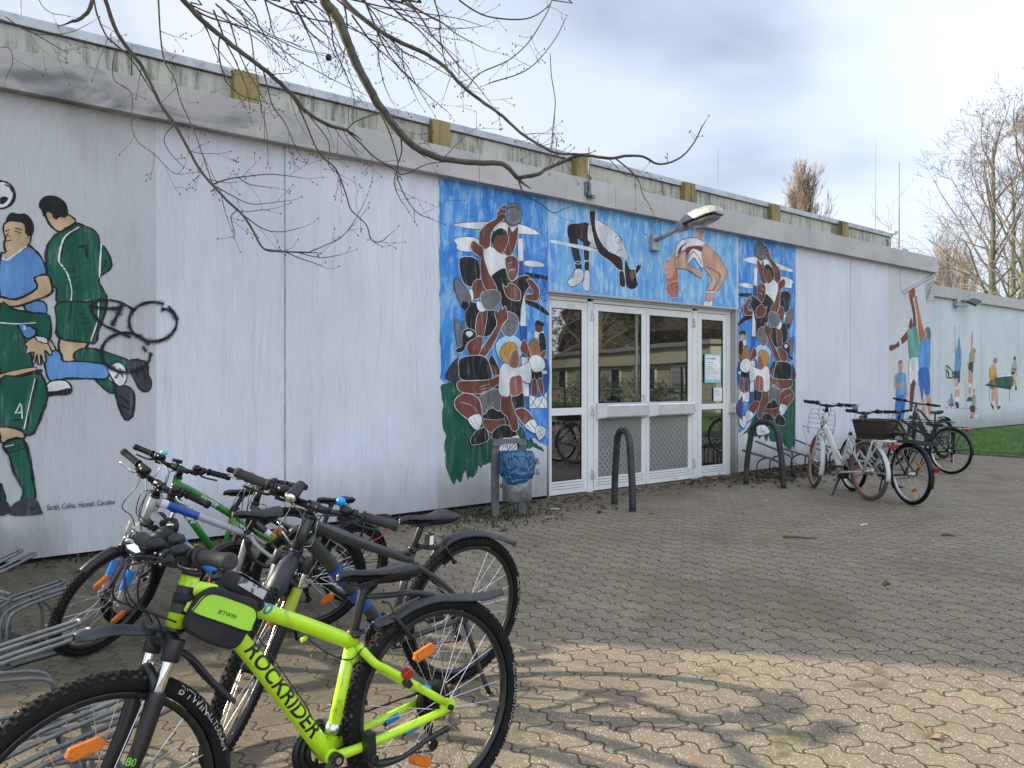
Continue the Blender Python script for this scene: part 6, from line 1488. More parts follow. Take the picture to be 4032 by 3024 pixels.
def sec(t, w_, lo, hi, n=20):
    p = A_+(B_-A_)*t; return [p+np.array([w_*math.copysign(abs(math.cos(a))**.5, math.cos(a)), 0, 0])+u*((hi if math.sin(a) > 0 else lo)*abs(math.sin(a))**.6*(1 if math.sin(a) > 0 else -1)) for a in np.linspace(0, 2*PI, n+1)[:-1]]
m = MB(); m.loft([sec(0, .045, .045, .05), sec(.02, .06, .05, .06), sec(.28, .105, .05, .105), sec(.30, .13, .03, .12), sec(.6, .145, .03, .13), sec(.88, .125, .03, .11), sec(.98, .09, .03, .075), sec(1.0, .07, .025, .05)])
Lq(m).build('lamp_head', mat('weathered_lamp_housing', (.47, .47, .44), .45, .3, var=.2, vs=8., dirt=(.16, .15, .12), ds=12., dlo=.48, dhi=.72), lp)
def lampglass():
    n = N('lamp_bowl_glass'); n.base((.30, .31, .30)); n.set(Roughness=.12, Coat_Weight=.8); n.b.inputs['Transmission Weight'].default_value = .25; return n.m
m = MB(); m.loft([sec(.34, .10, .05, .03), sec(.38, .12, .075, .03), sec(.6, .13, .085, .03), sec(.86, .11, .07, .03), sec(.95, .08, .05, .03)]); Lq(m).build('glass_bowl', lampglass(), lp)
m = MB(); m.loft([sec(.295, .135, .034, .0), sec(.6, .15, .034, -.0), sec(.88, .13, .034, .0), sec(.99, .09, .034, .0)]); Lq(m).build('rim', DALLOY, lp)
m = MB(); m.tube([(LX-.03, -.03, 3.345), (LX-.045, -.035, 3.42), (LX-.02, -.05, 3.5), (LX+.03, -.05, 3.56)], .007, 8, k=4); Lq(m).build('cable', LG, lp)
# floodlight on the wing
fl = empty('floodlight', (22.9, 2.2, 3.58), label='small grey floodlight under the fascia of the annex wing', cat='lamp')
m = MB(); m.bx(-.12, .12, -.1, -.01, -.12, .1); m.tube([(-.2, -.05, .0), (-.22, -.1, -.1), (.3, -.2, -.1)], .02, 8); m.build('bracket', LG, fl)
m = MB(); m.box((.5, -.3, .02), (.44, .25, .06), 0, rotm((0, 1, 0), -.28)@rotm((1, 0, 0), .5)); m.build('housing', IRON, fl, bevel=.01)
m = MB(); m.box((.5, -.32, -.02), (.38, .2, .02), 0, rotm((0, 1, 0), -.28)@rotm((1, 0, 0), .5)); m.build('lens', CLR, fl)
# lightning rods and a fascia bracket
rods = [((22.73, 10, 5.37), 9.64, .012, 'thin lightning rod on the hall roof left of the poplar'), ((15.06, .1, 3.87), 5.62, .011, 'tall lightning rod at the right end of the grey fascia'), ((20.6, 3.3, 5.37), 7.9, .0055, 'short lightning rod near the right corner of the upper roof'), ((10.72, 8, 5.37), 7.82, .012, 'lightning rod on the roof behind the big branch'), ((1.33, 6, 5.37), 7.3, .012, 'lightning rod at the upper left edge of the roof')]
for p, zt, r, lab in rods:
    o = empty('lightning_rod', p, label=lab, cat='rod', group='lightning rods on the roofs'); m = MB(); m.tube([(0, 0, 0), (0, 0, (zt-p[2])*.5), (0, 0, zt-p[2])], [r, r*.8, r*.45], 8); m.build('mast', GALV, o)
    m = MB(); m.bx(-.12, .12, -.12, .12, .0, .06); m.build('foot', CONC, o)
o = empty('roof_bracket', (6.55, -.1, 3.8), label='small metal bracket with an upright rod clipped to the fascia above the high jumpers', cat='bracket')
m = MB(); m.bx(-.05, .05, -.018, -.004, -.14, .02); m.tube([(-.05, -.02, .09), (.0, -.03, .1), (.05, -.02, .06)], .01, 8, k=2); m.bx(.03, .09, -.05, -.02, -.17, -.13); m.build('clip', GALV, o)
m = MB(); m.tube([(.0, -.03, -.15), (.0, -.03, .44)], .007, 8); m.cyl((0, -.03, -.17), (0, -.03, -.10), .022, n=10); m.build('rod', GALV, o)

# ---------------------------------------------------------------- ground litter
def leaf(m, p, s, a, mi, rr_):
    c, sn = math.cos(a), math.sin(a); cu = rr_.uniform(.1, .6)*s; tilt = rr_.uniform(-.25, .25)*s; k = rr_.random()
    O = [(0, -.55), (.22, -.3), (.5, -.32), (.36, -.02), (.52, .22), (.2, .22), (0, .6), (-.2, .22), (-.52, .22), (-.36, -.02), (-.5, -.32), (-.22, -.3)]
    V = [(p[0], p[1], p[2]+.004)]
    for x, y in O:
        z = cu*(x*x*1.5+y*y*k)*2+tilt*x; V.append((p[0]+s*(x*c-y*sn), p[1]+s*(x*sn+y*c), p[2]+.004+max(0, z)))
    m.add(V, [(0, i+1, (i+1) % 12+1) for i in range(12)], mi, False)
LEAFM = [mat('dead_leaf_%s' % n_, c, .8, var=.35, vs=20.) for n_, c in (('brown', (.115, .062, .034)), ('tan', (.24, .155, .085)), ('grey', (.13, .105, .08)), ('dark', (.05, .03, .02)))]
rr_ = random.Random(11); m = MB()
for i in range(1900):
    k = rr_.random()
    if k < .78: x = rr_.gauss(10.6, 1.15); y = -.06-abs(rr_.gauss(0, .42)); z = abs(rr_.gauss(0, .03))*max(0, 1+y)
    elif k < .9: x = rr_.uniform(3.8, 6.4); y = -.05-abs(rr_.gauss(0, .5)); z = 0
    elif k < .96: x = rr_.uniform(6.2, 9.4); y = -.06-abs(rr_.gauss(0, .18)); z = 0
    else: x = rr_.uniform(.3, 4.2); y = -.05-abs(rr_.gauss(0, .35)); z = 0
    if 6.1 < x < 9.7 and y > -.04 or x > 14: continue
    leaf(m, (x, y, z+.002), rr_.uniform(.025, .065), rr_.random()*6.3, rr_.choice((0, 0, 1, 2, 3, 3)), rr_)
tag(m.build('fallen_leaves', LEAFM, recalc=False), kind='stuff')
m = MB()
for i in range(1300):
    x, y = (rr_.gauss(4.6, .45), -.1-abs(rr_.gauss(.35, .3))) if i % 2 else (rr_.uniform(.2, 5.8), -.02-abs(rr_.gauss(0, .12)))
    h = rr_.uniform(.012, .045); a = rr_.random()*6.3; w = .006; dx, dy = w*math.cos(a), w*math.sin(a); lx, ly = rr_.uniform(-.03, .03), rr_.uniform(-.03, .03)
    m.add([(x-dx, y-dy, 0), (x+dx, y+dy, 0), (x+lx+dx, y+ly+dy, h), (x+lx-dx, y+ly-dy, h)], [(0, 1, 2, 3)])
tag(m.build('weeds', mat('low_weeds', (.03, .045, .014), .8, var=.4, vs=8.), recalc=False), kind='stuff')
m = MB()
for i in range(420):                                             # crumbs of bark, grit and seed husks on the paving
    x, y = rr_.uniform(.5, 14), rr_.uniform(-6., -.3); s = rr_.uniform(.003, .011)
    m.box((x, y, s*.4), (s*rr_.uniform(.6, 2.4), s*rr_.uniform(.4, .8), s*.6), rr_.choice((0, 1, 2, 2)), rotm((0, 0, 1), rr_.random()*6))
tag(m.build('grit', [LEAFM[1], LEAFM[3], cm('pale_grit', (.5, .47, .4), .8)], recalc=False), kind='stuff')
for (x, y, s, a, lab) in ((.57, -2.2, .13, .5, 'large brown plane leaf lying under the turned silver bike wheel'), (4.4, -1.22, .10, 2., 'dry brown leaf on the paving left of the litter bin'), (3.16, -5.55, .07, 1., 'pale dry leaf at the lower right edge of the sunlit paving'), (4.1, -1.0, .09, 4., 'curled brown leaf by the dark grey bike saddle')):
    m = MB(); leaf(m, (0, 0, 0), s, a, 0, rr_); o = m.build('dead_leaf', LEAFM[0 if s > .08 else 1], recalc=False, solid=.0012); o.location = (x, y, .003); tag(o, lab, 'leaf', 'single leaves on the paving')
for (x, y, L_, a, lab) in ((6.256, -3.13, .30, -.75, 'short thick twig lying on the middle of the paving'), (5.3, -4.35, .12, .3, 'tiny pale twig beside a rusty patch at the shade edge'), (7.4, -3.9, .13, -.4, 'thin dark twig on the right half of the paving'), (1.75, -4.25, .16, 1.2, 'broken pale twig under the neon bike frame')):
    m = MB(); P = [np.array([t*L_-L_/2, .012*math.sin(t*7), .009+.004*math.sin(t*5)]) for t in np.linspace(0, 1, 7)]; m.tube(P, [.010, .011, .009, .009, .010, .008, .006], 8); m.tube([P[4], P[4]+np.array([.02, .035, .004])], [.006, .003], 6)
    o = m.build('twig', mat('twig_bark_%d' % len(bpy.data.materials), (.12, .085, .055), .85, var=.35, vs=30.)); o.location = (x, y, 0); o.rotation_euler = (0, 0, a); tag(o, lab, 'twig', 'twigs on the paving')
for i, (x, y, sx_, sy_, a, lab) in enumerate(((5.52, -.64, .13, .05, -.3, 'white paper strip lying left of the doors'), (5.2, -.95, .14, .012, .1, 'thin white stick by the litter bin'), (7.27, -3.18, .09, .03, -.2, 'white paper scrap on the paving near the long twig'), (9.15, -.55, .06, .04, .6, 'crumpled white wrapper in the leaves by the right arch'), (9.45, -.62, .07, .04, 1.2, 'blue-white wrapper between the right arch legs'), (9.55, -.25, .08, .05, .3, 'pale green scrap in the leaf heap'), (7.9, -1.7, .035, .02, .0, 'small white scrap right of the first arch'), (12.1, -2.9, .06, .03, .4, 'white scrap seen through the spokes of the dark city bike'))):
    m = MB(); c = cm('pale_green_plastic', (.3, .6, .35), .4) if 'green' in lab else PAPER
    V = []; 
    for ix in range(5):
        for iy in range(3): V.append(((ix/4-.5)*sx_, (iy/2-.5)*sy_, .006+rr_.uniform(0, .012)*(sy_ > .02)))
    m.add(V, [(ix*3+iy, ix*3+iy+1, ix*3+iy+4, ix*3+iy+3) for ix in range(4) for iy in range(2)]); o = m.build('paper_scrap', c, solid=.001); o.location = (x, y, 0); o.rotation_euler = (0, 0, a); tag(o, lab, 'litter', 'scraps of litter on the ground')

# ---------------------------------------------------------------- trees
BARK = mat('grey_brown_bark', (.075, .065, .052), .85, var=.35, vs=14., dirt=(.105, .11, .055), ds=5., dlo=.5, dhi=.7, bump=.6, bs=60.)
TWIG = mat('dark_twig_bark', (.062, .045, .038), .75, var=.35, vs=25., dirt=(.12, .10, .075), ds=10., dlo=.55, dhi=.75)
def twig(m, p, d, L_, r, rg_, lvl=0, droop=.0):
    n = max(3, int(L_/.045)); P = [np.array(p)]; d = nrm(d); k = np.array([rg_.gauss(0, .06) for i in range(3)])
    for i in range(n):
        d = nrm(d+k+np.array([rg_.gauss(0, .09) for j in range(3)])+np.array([0, 0, droop+.05*(i/n)])); P.append(P[-1]+d*L_/n)
    R = [max(.0011, r*(1-.65*i/n)) for i in range(n+1)]
    m.tube(P, R, 5 if lvl < 2 else 4, cap=False)
    m.ball(P[-1]+d*.006, (.0042, .0042, .0075), nu=5, nv=4)
    for i in range(1, n):
        if rg_.random() < (.42 if lvl == 0 else .28):
            if lvl < 2 and rg_.random() < .75:
                q = nrm(np.cross(P[i+1]-P[i], [rg_.gauss(0, 1) for j in range(3)])); twig(m, P[i], nrm(P[i+1]-P[i])*.75+q*.8, L_*rg_.uniform(.28, .55), R[i]*.7, rg_, lvl+1, droop)
            else: m.ball(P[i]+np.array([rg_.gauss(0, .003) for j in range(3)]), (.0038, .0038, .006), nu=5, nv=4)
over = empty('plane_tree', (-2.3, -1.4, 0), label='bare plane tree with branches hanging into the top of the view', cat='tree')
ot = np.array([-2.3, -1.4, 0.])
zb_ = lambda x, y: (x*.9946, y*.9946)
MAIN = [  # photo polylines, depth at start and end, thickness in photo pixels
 ('405,-40 440,70 470,140 520,210 560,260 590,320 640,420 690,490 740,580 790,670 840,730 900,795 960,850 1000,910 1045,985 1120,995 1220,1000', 4.6, 5.0, 17, 6),
 ('365,-40 385,60 420,140 450,170 500,215 545,270 575,320', 4.7, 4.7, 9, 7), ('625,-40 630,60 635,140 650,240 690,310 715,400 760,500 790,580 815,650 840,725', 5.3, 5.0, 9, 5),
 ('700,-30 725,0 790,70 870,140 960,210 1040,270 1110,330 1170,390 1210,440 1290,490 1370,515', 4.5, 4.9, 22, 13), ('1370,515 1420,560 1480,620 1560,670 1600,690 1690,650 1770,640', 4.9, 5.3, 9, 4), ('1370,515 1410,480 1500,450 1560,455', 4.9, 4.8, 8, 4),
 ('1275,-40 1295,20 1330,60 1370,150 1400,230 1450,330 1510,430 1580,520 1640,580 1700,610 1770,632 1900,645 1990,650 2050,705', 4.3, 4.6, 44, 17),
 ('2050,705 2130,690 2155,672 2230,640 2300,614 2410,627 2480,617 2545,620 2610,650 2690,626 2745,568 2780,500', 4.6, 5.0, 17, 5), ('2050,705 2065,750 2080,775 2130,800 2190,842 2232,826', 4.6, 4.7, 9, 4), ('2440,630 2500,680 2530,720 2545,770 2567,806', 4.8, 4.9, 8, 4),
 ('1340,-40 1360,0 1420,60 1500,120 1580,165 1680,210 1760,265 1830,340 1920,410 1990,460 2060,525 2130,570 2200,605 2290,610', 4.9, 4.7, 20, 8),
 ('1710,-40 1725,20 1740,70 1742,140 1758,230 1770,265', 5.2, 4.9, 9, 5), ('1500,-30 1530,10 1590,55 1680,75 1740,62', 5.1, 5.3, 8, 4), ('1810,-20 1830,10 1930,65 2080,75 2165,30 2190,-10', 5.2, 5.4, 8, 5), ('2185,0 2160,60 2090,170 2010,240 1900,290 1850,345', 5.3, 4.9, 5, 6), ('2240,70 2200,150 2130,240 2060,290 1950,325', 5.3, 4.9, 4, 6),
 ('2178,210 2183,300 2198,400 2190,500 2182,590 2178,640', 4.8, 4.6, 4, 6), ('1500,165 1500,240 1520,330 1540,380', 4.9, 5.0, 7, 4), ('1590,190 1600,270 1640,370', 4.9, 5.0, 6, 4), ('1500,430 1540,520 1560,580 1575,650 1560,720 1580,780 1600,810', 4.7, 4.9, 8, 4), ('1585,530 1590,600 1570,680 1600,770 1650,840 1715,870', 4.5, 4.7, 9, 4),
 ('870,140 865,200 880,280 900,330 960,380 1040,400', 4.6, 4.8, 8, 4), ('1040,270 1060,350 1080,420 1130,490 1160,560 1170,580', 4.7, 4.8, 8, 4), ('1110,330 1180,420 1260,600 1330,670 1370,770 1390,830 1450,890 1470,950 1510,955 1540,930', 4.8, 5.1, 9, 4), ('1210,440 1300,560 1300,650 1340,690 1350,740', 4.8, 4.9, 6, 4),
 ('840,730 900,710 960,700 1060,690 1130,695 1195,705', 5., 5.1, 7, 3), ('840,730 920,775 1000,808 1120,797', 5., 5.1, 6, 3), ('940,700 990,730 1070,742', 5., 5.1, 5, 3), ('960,850 1040,905 1110,918 1185,903', 5., 5.1, 6, 3), ('1220,1000 1290,970 1350,940 1400,880 1445,795', 5., 5.1, 5, 3), ('1130,997 1180,1020 1240,1040 1275,1055', 5., 5.1, 6, 3), ('1180,1000 1270,1020 1350,1008', 5., 5.1, 5, 3), ('940,830 915,860 930,930 910,940', 5., 5., 5, 3), ('690,490 650,545 670,600 715,650', 4.8, 4.8, 6, 3), ('0,75 90,110 165,150 200,170 250,200 265,202', 5., 5.1, 5, 3), ('20,65 70,100 150,135 270,130 350,95', 5., 5.1, 5, 3), ('0,185 40,195 50,250 30,295', 4.9, 4.9, 4, 3), ('455,200 445,260 455,320 520,370 520,490 545,560 610,610 680,680 720,690', 4.8, 4.9, 5, 3), ('150,-20 165,20 200,50 250,60', 5.2, 5.2, 4, 3),
 ('365,-20 360,20 345,50 310,78 285,84', 4.3, 4.25, 17, 12),
]
rg_ = random.Random(21)
for i in range(36):                                              # the thicket of finer branches in the upper middle
    x, y = rg_.uniform(720, 1640), rg_.uniform(-40, 60); a = rg_.uniform(.45, 1.25); L_ = rg_.uniform(190, 620); q = [(x, y)]
    for j in range(6):
        a += rg_.gauss(0, .13); x += math.cos(a)*L_/6; y += math.sin(a)*L_/6; q.append((x, y))
    d0 = rg_.uniform(4.7, 6.2)
    MAIN.append((' '.join('%d,%d' % p for p in q), d0, d0+rg_.uniform(-.1, .3), rg_.uniform(6, 11), 3))
mt, mw = MB(), MB(); tops = []
for s_, d0, d1, r0, r1 in MAIN:
    q = [tuple(map(float, p.split(','))) for p in s_.split()]; n = len(q)
    P = [at_depth(*zb_(*p), d0+(d1-d0)*i/(n-1)) for i, p in enumerate(q)]
    R = [(r0+(r1-r0)*i/(n-1))*(.5 if r0 > 12 else .42)*(d0+(d1-d0)*i/(n-1))/F for i in range(n)]
    big = r0 > 12; Ps = smooth_path(P, 5); Rs = list(np.interp(np.linspace(0, 1, len(Ps)), np.linspace(0, 1, n), R))
    Ps = [p+np.array([rg_.gauss(0, 1) for k in range(3)])*Rs[i]*.07 for i, p in enumerate(Ps)]
    Rs = [r*rg_.uniform(.96, 1.05) for r in Rs]
    (mt if big else mw).tube([p-ot for p in Ps], Rs, 10 if big else 6)
    if q[0][1] < 10: tops.append((P[0], R[0]))
    tot = sum(np.linalg.norm(b-a) for a, b in zip(Ps, Ps[1:]))
    nt = int(tot*(6. if not big else 4.5))
    for k in range(nt):
        i = rg_.randrange(len(Ps)//5, len(Ps)-1); t = nrm(Ps[i+1]-Ps[i]); qv = nrm(np.cross(t, [rg_.gauss(0, 1) for j in range(3)]))
        twig(mw, Ps[i]-ot, t*.7+qv*.75, rg_.uniform(.07, .30)*(1.25 if big else 1), max(.0014, min(.0028, Rs[i]*.45)), rg_, 1 if rg_.random() < .6 else 0)
    twig(mw, Ps[-1]-ot, nrm(Ps[-1]-Ps[-2]), rg_.uniform(.06, .14), max(.0016, Rs[-1]*.8), rg_, 1)
# limbs outside the frame that carry the branches back to the trunk
trk = [np.array([0, 0, -.05]), np.array([.02, .0, .8]), np.array([.05, -.05, 2.]), np.array([.12, -.12, 3.4]), np.array([.3, -.3, 4.6])]
mt.tube(trk, [.30, .23, .20, .18, .16], 16, k=4)
hub = np.array([.9, -.75, 5.5])
mt.tube([trk[-1]-np.array([.02, 0, .2]), np.array([.5, -.45, 5.1]), hub], [.15, .13, .11], 12, k=4)
for p, r in tops:
    p = p-ot; mid = (hub+p)/2+np.array([0, 0, .35]); (mt if r > .008 else mw).tube([hub, hub*.6+mid*.4+np.array([0, 0, .15]), mid, p+np.array([-.02, 0, .12]), p], [max(r*1.9, .02), max(r*1.6, .015), max(.011, r*1.4), r*1.1, r], 8, k=3)
for k in range(9):
    a = rg_.uniform(1.5, 5.2); e = hub*.5+trk[-1]*.5; mt.tube([e, e+np.array([math.cos(a)*.9, math.sin(a)*.9, .8]), e+np.array([math.cos(a)*2.2, math.sin(a)*2.2, 1.9]), e+np.array([math.cos(a)*3.4, math.sin(a)*3.4, 2.5])], [.07, .05, .03, .012], 8, k=3)
mt.build('trunk', BARK, over); mw.build('crown', TWIG, over)
m = MB(); p = at_depth(1301*.9946, 228*.9946, 4.8)-ot; m.ball(p, .018, nu=12, nv=8)
for i in range(90):
    v = nrm([rg_.gauss(0, 1) for j in range(3)]); m.ball(p+v*.0185, .0028, nu=5, nv=3)
m.tube([p, p+np.array([.0, .0, .12])], .0014, 5); m.build('seed_ball', mat('seed_ball_brown', (.06, .035, .02), .9, var=.4, vs=60.), over)

def far_tree(name, label, pos, H, rg_, style, group, bark, twigc, dens=1.):
    o = empty(name, pos, label=label, cat='tree', group=group); mt, mw = MB(), MB()
    def br(m, p, d, L_, r, lvl, up, n=5):
        P = [p]; d = nrm(d)
        for i in range(n):
            d = nrm(d+np.array([rg_.gauss(0, .10), rg_.gauss(0, .10), rg_.gauss(0, .06)+up*(.25+i/n)])); P.append(P[-1]+d*L_/n)
        R = [max(.006, r*(1-.78*i/n)) for i in range(n+1)]; m.tube(P, R, 5 if lvl < 2 else 3, cap=False); return P, R
    def kids(P, R, L_, lvl, up, cnt):
        n = len(P)-1
        for k in range(cnt):
            t = rg_.uniform(.25, 1.); i = min(n-1, int(t*n)); q = P[i]+(P[i+1]-P[i])*(t*n-i); d = nrm(P[i+1]-P[i]); s_ = nrm(np.cross(d, [rg_.gauss(0, 1) for j in range(3)]))
            l2 = L_*rg_.uniform(.35, .6)*(1.15-t*.5); P2, R2 = br(mw, q, d*(.75 if style == 'linden' else 1.)+s_*(.7 if style == 'linden' else .2), l2, R[i]*.5, lvl+1, up, 4)
            if lvl < 3: kids(P2, R2, l2, lvl+1, up, max(2, int(cnt*(.75 if lvl < 2 else .6))))
    if style == 'linden':
        r0 = H*.0165; lean = np.array([rg_.gauss(0, .012), rg_.gauss(0, .012), 1.]); T = [np.array([0, 0, -.1])]
        for i in range(9): T.append(T[-1]+nrm(lean+np.array([rg_.gauss(0, .03), rg_.gauss(0, .03), 0]))*H*.88/9)
        RT_ = [r0*(1.25 if i == 0 else 1)*(1-.088*i) for i in range(10)]; mt.tube(T, RT_, 10, k=3)
        nl = int(24*dens)
        for k in range(nl):
            t = .10+.86*(k+rg_.random())/nl; i = min(8, int(t*9)); q = T[i]+(T[i+1]-T[i])*(t*9-i); a = k*2.4+rg_.uniform(-.5, .5); l2 = H*(.58-.44*t)*rg_.uniform(.85, 1.2); el = .55+.7*t
            P2, R2 = br(mt if t < .5 else mw, q, (math.cos(a)*math.cos(el), math.sin(a)*math.cos(el), math.sin(el)), l2, r0*(.34-.16*t), 1, -.10 if t < .45 else .02, 7); kids(P2, R2, l2, 1, .03, int(8*dens))
    else:                                                          # columnar poplar: near-vertical rods from low on the stem
        r0 = H*.012; T = [np.array([0, 0, -.1])]+[np.array([rg_.gauss(0, .1), rg_.gauss(0, .1), H*.95*(i+1)/7]) for i in range(7)]; mt.tube(T, [r0*(1-.12*i) for i in range(8)], 8, k=2)
        for k in range(int(46*dens)):
            t = rg_.uniform(.08, .86); a = k*2.4; q = np.array([0, 0, H*.95*t]); l2 = H*(.48-.3*t)*rg_.uniform(.8, 1.1)
            P2, R2 = br(mw, q, (math.cos(a)*.21, math.sin(a)*.21, 1.), l2, r0*.3, 1, .2, 6); kids(P2, R2, l2, 1, .10, int(8*dens))
    mt.build('trunk', bark, o); mw.build('crown', twigc, o); return o
LB = mat('linden_bark', (.12, .115, .075), .85, var=.3, vs=.8, dirt=(.10, .12, .045), ds=.6, dlo=.45, dhi=.65, bump=.5, bs=12.)
LTW = mat('reddish_twigs', (.19, .16, .14), .8, var=.3, vs=1.5)
PTW = mat('tan_poplar_twigs', (.25, .19, .145), .8, var=.35, vs=1.)
gt = 'bare trees beyond the annex wing'
d_ = 1.8228
def fp(xd, dist): 
    v = ray(xd*d_, 1500); p = CAM+v*dist; return (p[0], p[1], 0)
far_tree('linden_tree', 'tall bare linden with long arching limbs rising behind the annex wing', fp(2150, 33), 13.1, random.Random(3), 'linden', gt, LB, LTW)
far_tree('linden_tree', 'slender bare linden close to the right of the arching one', fp(2174, 35), 11.6, random.Random(5), 'linden', gt, LB, LTW, .75)
far_tree('linden_tree', 'bare linden cut off by the right edge of the picture', fp(2216, 31), 13.4, random.Random(9), 'linden', gt, LB, LTW, .9)
far_tree('poplar_tree', 'columnar poplar with tan twigs standing behind the hall roof', fp(1728, 62), 17.6, random.Random(4), 'poplar', gt, LB, PTW, 1.25)
far_tree('bare_tree', 'far thin reddish tree just right of the hall corner', fp(2035, 55), 11.2, random.Random(6), 'poplar', gt, LB, PTW, .9)
far_tree('bare_tree', 'far thin reddish tree between the hall corner and the lindens', fp(2085, 58), 10.8, random.Random(8), 'poplar', gt, LB, PTW, .9)
far_tree('bare_tree', 'distant bare tree top peeping over the roof under the long branch', fp(1385, 80), 22.6, random.Random(12), 'linden', gt, LB, LTW, .6)
far_tree('bare_tree', 'distant bare tree top, the lower of two over the roof', fp(1447, 80), 20.6, random.Random(13), 'linden', gt, LB, LTW, .5)

# ---------------------------------------------------------------- what stands behind the photographer and shows in the door glass
gb = 'bare trees mirrored in the door glass'
for i, (x, y, h, st) in enumerate(((12, -20, 11, 'linden'), (17.5, -24, 14, 'linden'), (23, -22, 12, 'linden'), (33, -26, 15, 'linden'), (37, -17, 15, 'linden'), (35, -9, 13, 'linden'), (28, -35, 15, 'linden'))):
    far_tree('bare_tree', ('bare tree mirrored in the door glass beside the path', 'tall bare tree mirrored in the left side window', 'bare tree mirrored left of the cream building', 'bare tree mirrored above the left end of the cream building', 'bare tree mirrored above the cream roof', 'bare tree mirrored in the right side window', 'bare tree mirrored far behind the fence')[i], (x, y, 0), h, random.Random(40+i), st, gb, LB, LTW, .8)
cb_ = empty('school_building', (27.35, -13.6, 0), (0, 0, math.atan2(-9.3, 3.6)), 'low cream school building with dark windows, seen mirrored in the doors', 'building')
CRM = mat('cream_render', (.50, .47, .36), .8, var=.08, vs=1.)
m = MB(); m.bx(0, 30, 0, 9, 2.25, 3.0); m.bx(0, 30, .25, 9, 0, 2.25); m.build('wall', CRM, cb_)
m = MB(); m.bx(-.2, 30.2, -.15, 9, 3.0, 3.2); m.build('roof', cm('roof_trim', (.3, .3, .3), .8), cb_)
for i in range(7):
    x = 1.2+4.1*i; m = MB(); m.bx(x, x+2.6, .18, .245, .9, 2.15); w_ = m.build('window', ALU, cb_); m = MB(); m.bx(x+.1, x+1.2, .165, .178, 1., 2.05); m.build('pane', cm('dark_window', (.02, .025, .03), .1), w_); m = MB(); m.bx(x+1.35, x+2.5, .165, .178, 1., 2.05); m.build('blind', cm('blind_grey', (.35, .36, .38), .7), w_)
fe = empty('fence', (22.5, -9., 0), (0, 0, math.atan2(-24, 3.5)), 'green steel mesh fence, seen mirrored in the doors', 'fence'); FGR = cm('dark_green_steel', (.012, .03, .022), .5)
m = MB()
for i in range(520): m.tube([(i*.05, 0, .05), (i*.05, 0, 1.75)], .003, 3, cap=False)
for i in range(9): m.tube([(0, .008, .1+i*.2), (26, .008, .1+i*.2)], .004, 4)
m.build('mesh_panel', FGR, fe)
for i in range(11): m = MB(); m.bx(i*2.6-.035, i*2.6+.035, .015, .075, 0, 1.9); m.build('post', FGR, fe)
BUSHM = mat('dark_bush_leaves', (.03, .05, .016), .7, var=.4, vs=6.)
THICK = mat('brown_green_thicket', (.045, .040, .022), .8, var=.5, vs=.8)
def bush(pos, r, h, seed, lab, cnt=1500, lf=1., mm=None):
    o = empty('bush', pos, label=lab, cat='bush', group='bushes mirrored in the door glass'); g = random.Random(seed); m = MB()
    for i in range(cnt):
        v = nrm([g.gauss(0, 1) for j in range(3)]); k = g.uniform(.55 if not mm else .8, 1.)**.5*(1+.25*math.sin(v[0]*5+seed)*math.sin(v[1]*4)); p = np.array([v[0]*r*k, v[1]*r*k, h*.5+v[2]*h*.5*k]); s = g.uniform(.04, .09)*lf; a, b_ = nrm([g.gauss(0, 1) for j in range(3)]), nrm([g.gauss(0, 1) for j in range(3)])
        m.add([p, p+a*s+b_*s*.4, p+a*s*2, p+a*s-b_*s*.4], [(0, 1, 2, 3)])
    if mm:
        V = []; c = MB(); c.ball((0, 0, h*.5), (r*.86, r*.86, h*.47), nu=22, nv=14); c.v = [tuple(np.array(p)*np.array([1+.12*math.sin(p[2]*3+seed), 1+.12*math.cos(p[2]*2.3+p[0]), 1.])) for p in c.v]; m.add(c.v, c.f, 0, False)
    m.build('foliage', mm or BUSHM, o, recalc=False)
    m = MB()
    for i in range(6): a = i*1.05; m.tube([(0, 0, 0), (math.cos(a)*r*.3, math.sin(a)*r*.3, h*.4), (math.cos(a)*r*.6, math.sin(a)*r*.6, h*.7)], [.02, .015, .006], 5)
    m.build('stem', BARK, o)
for i, (x, y, r, h) in enumerate(((24.6, -13.5, 1.2, 1.3), (25.5, -16, 1.5, 1.6), (26.3, -19.5, 1.4, 1.5), (20, -17, 1.6, 2.2), (16, -17, 1.6, 2.4), (12.5, -15.5, 1.4, 2.))):
    bush((x, y, 0), r, h, i, ('dark bush mirrored at the right of the cream wall', 'round dark bush mirrored before the cream wall', 'dark bush mirrored at the left of the cream wall', 'tall dark bush mirrored behind the fence', 'tallest dark bush mirrored in the left side window', 'dark bush mirrored by the path')[i])
for i, (x, y, r, h, lab) in enumerate(((38, -22, 4.5, 8.5, 'large dark thicket mirrored above the cream roof'), (40, -31, 5., 9., 'large dark thicket mirrored above the left part of the cream roof'), (33, -38, 5, 9.5, 'large dark thicket mirrored behind the fence at the left'), (24, -31, 4.5, 8.5, 'broad dark thicket mirrored in the left side window'), (36, -13, 3.5, 7.5, 'dark thicket mirrored in the right side window'), (17, -30, 4.5, 9., 'dark thicket mirrored beyond the path'))):
    bush((x, y, 0), r, h, 20+i, lab, 5000, 2.0, THICK)
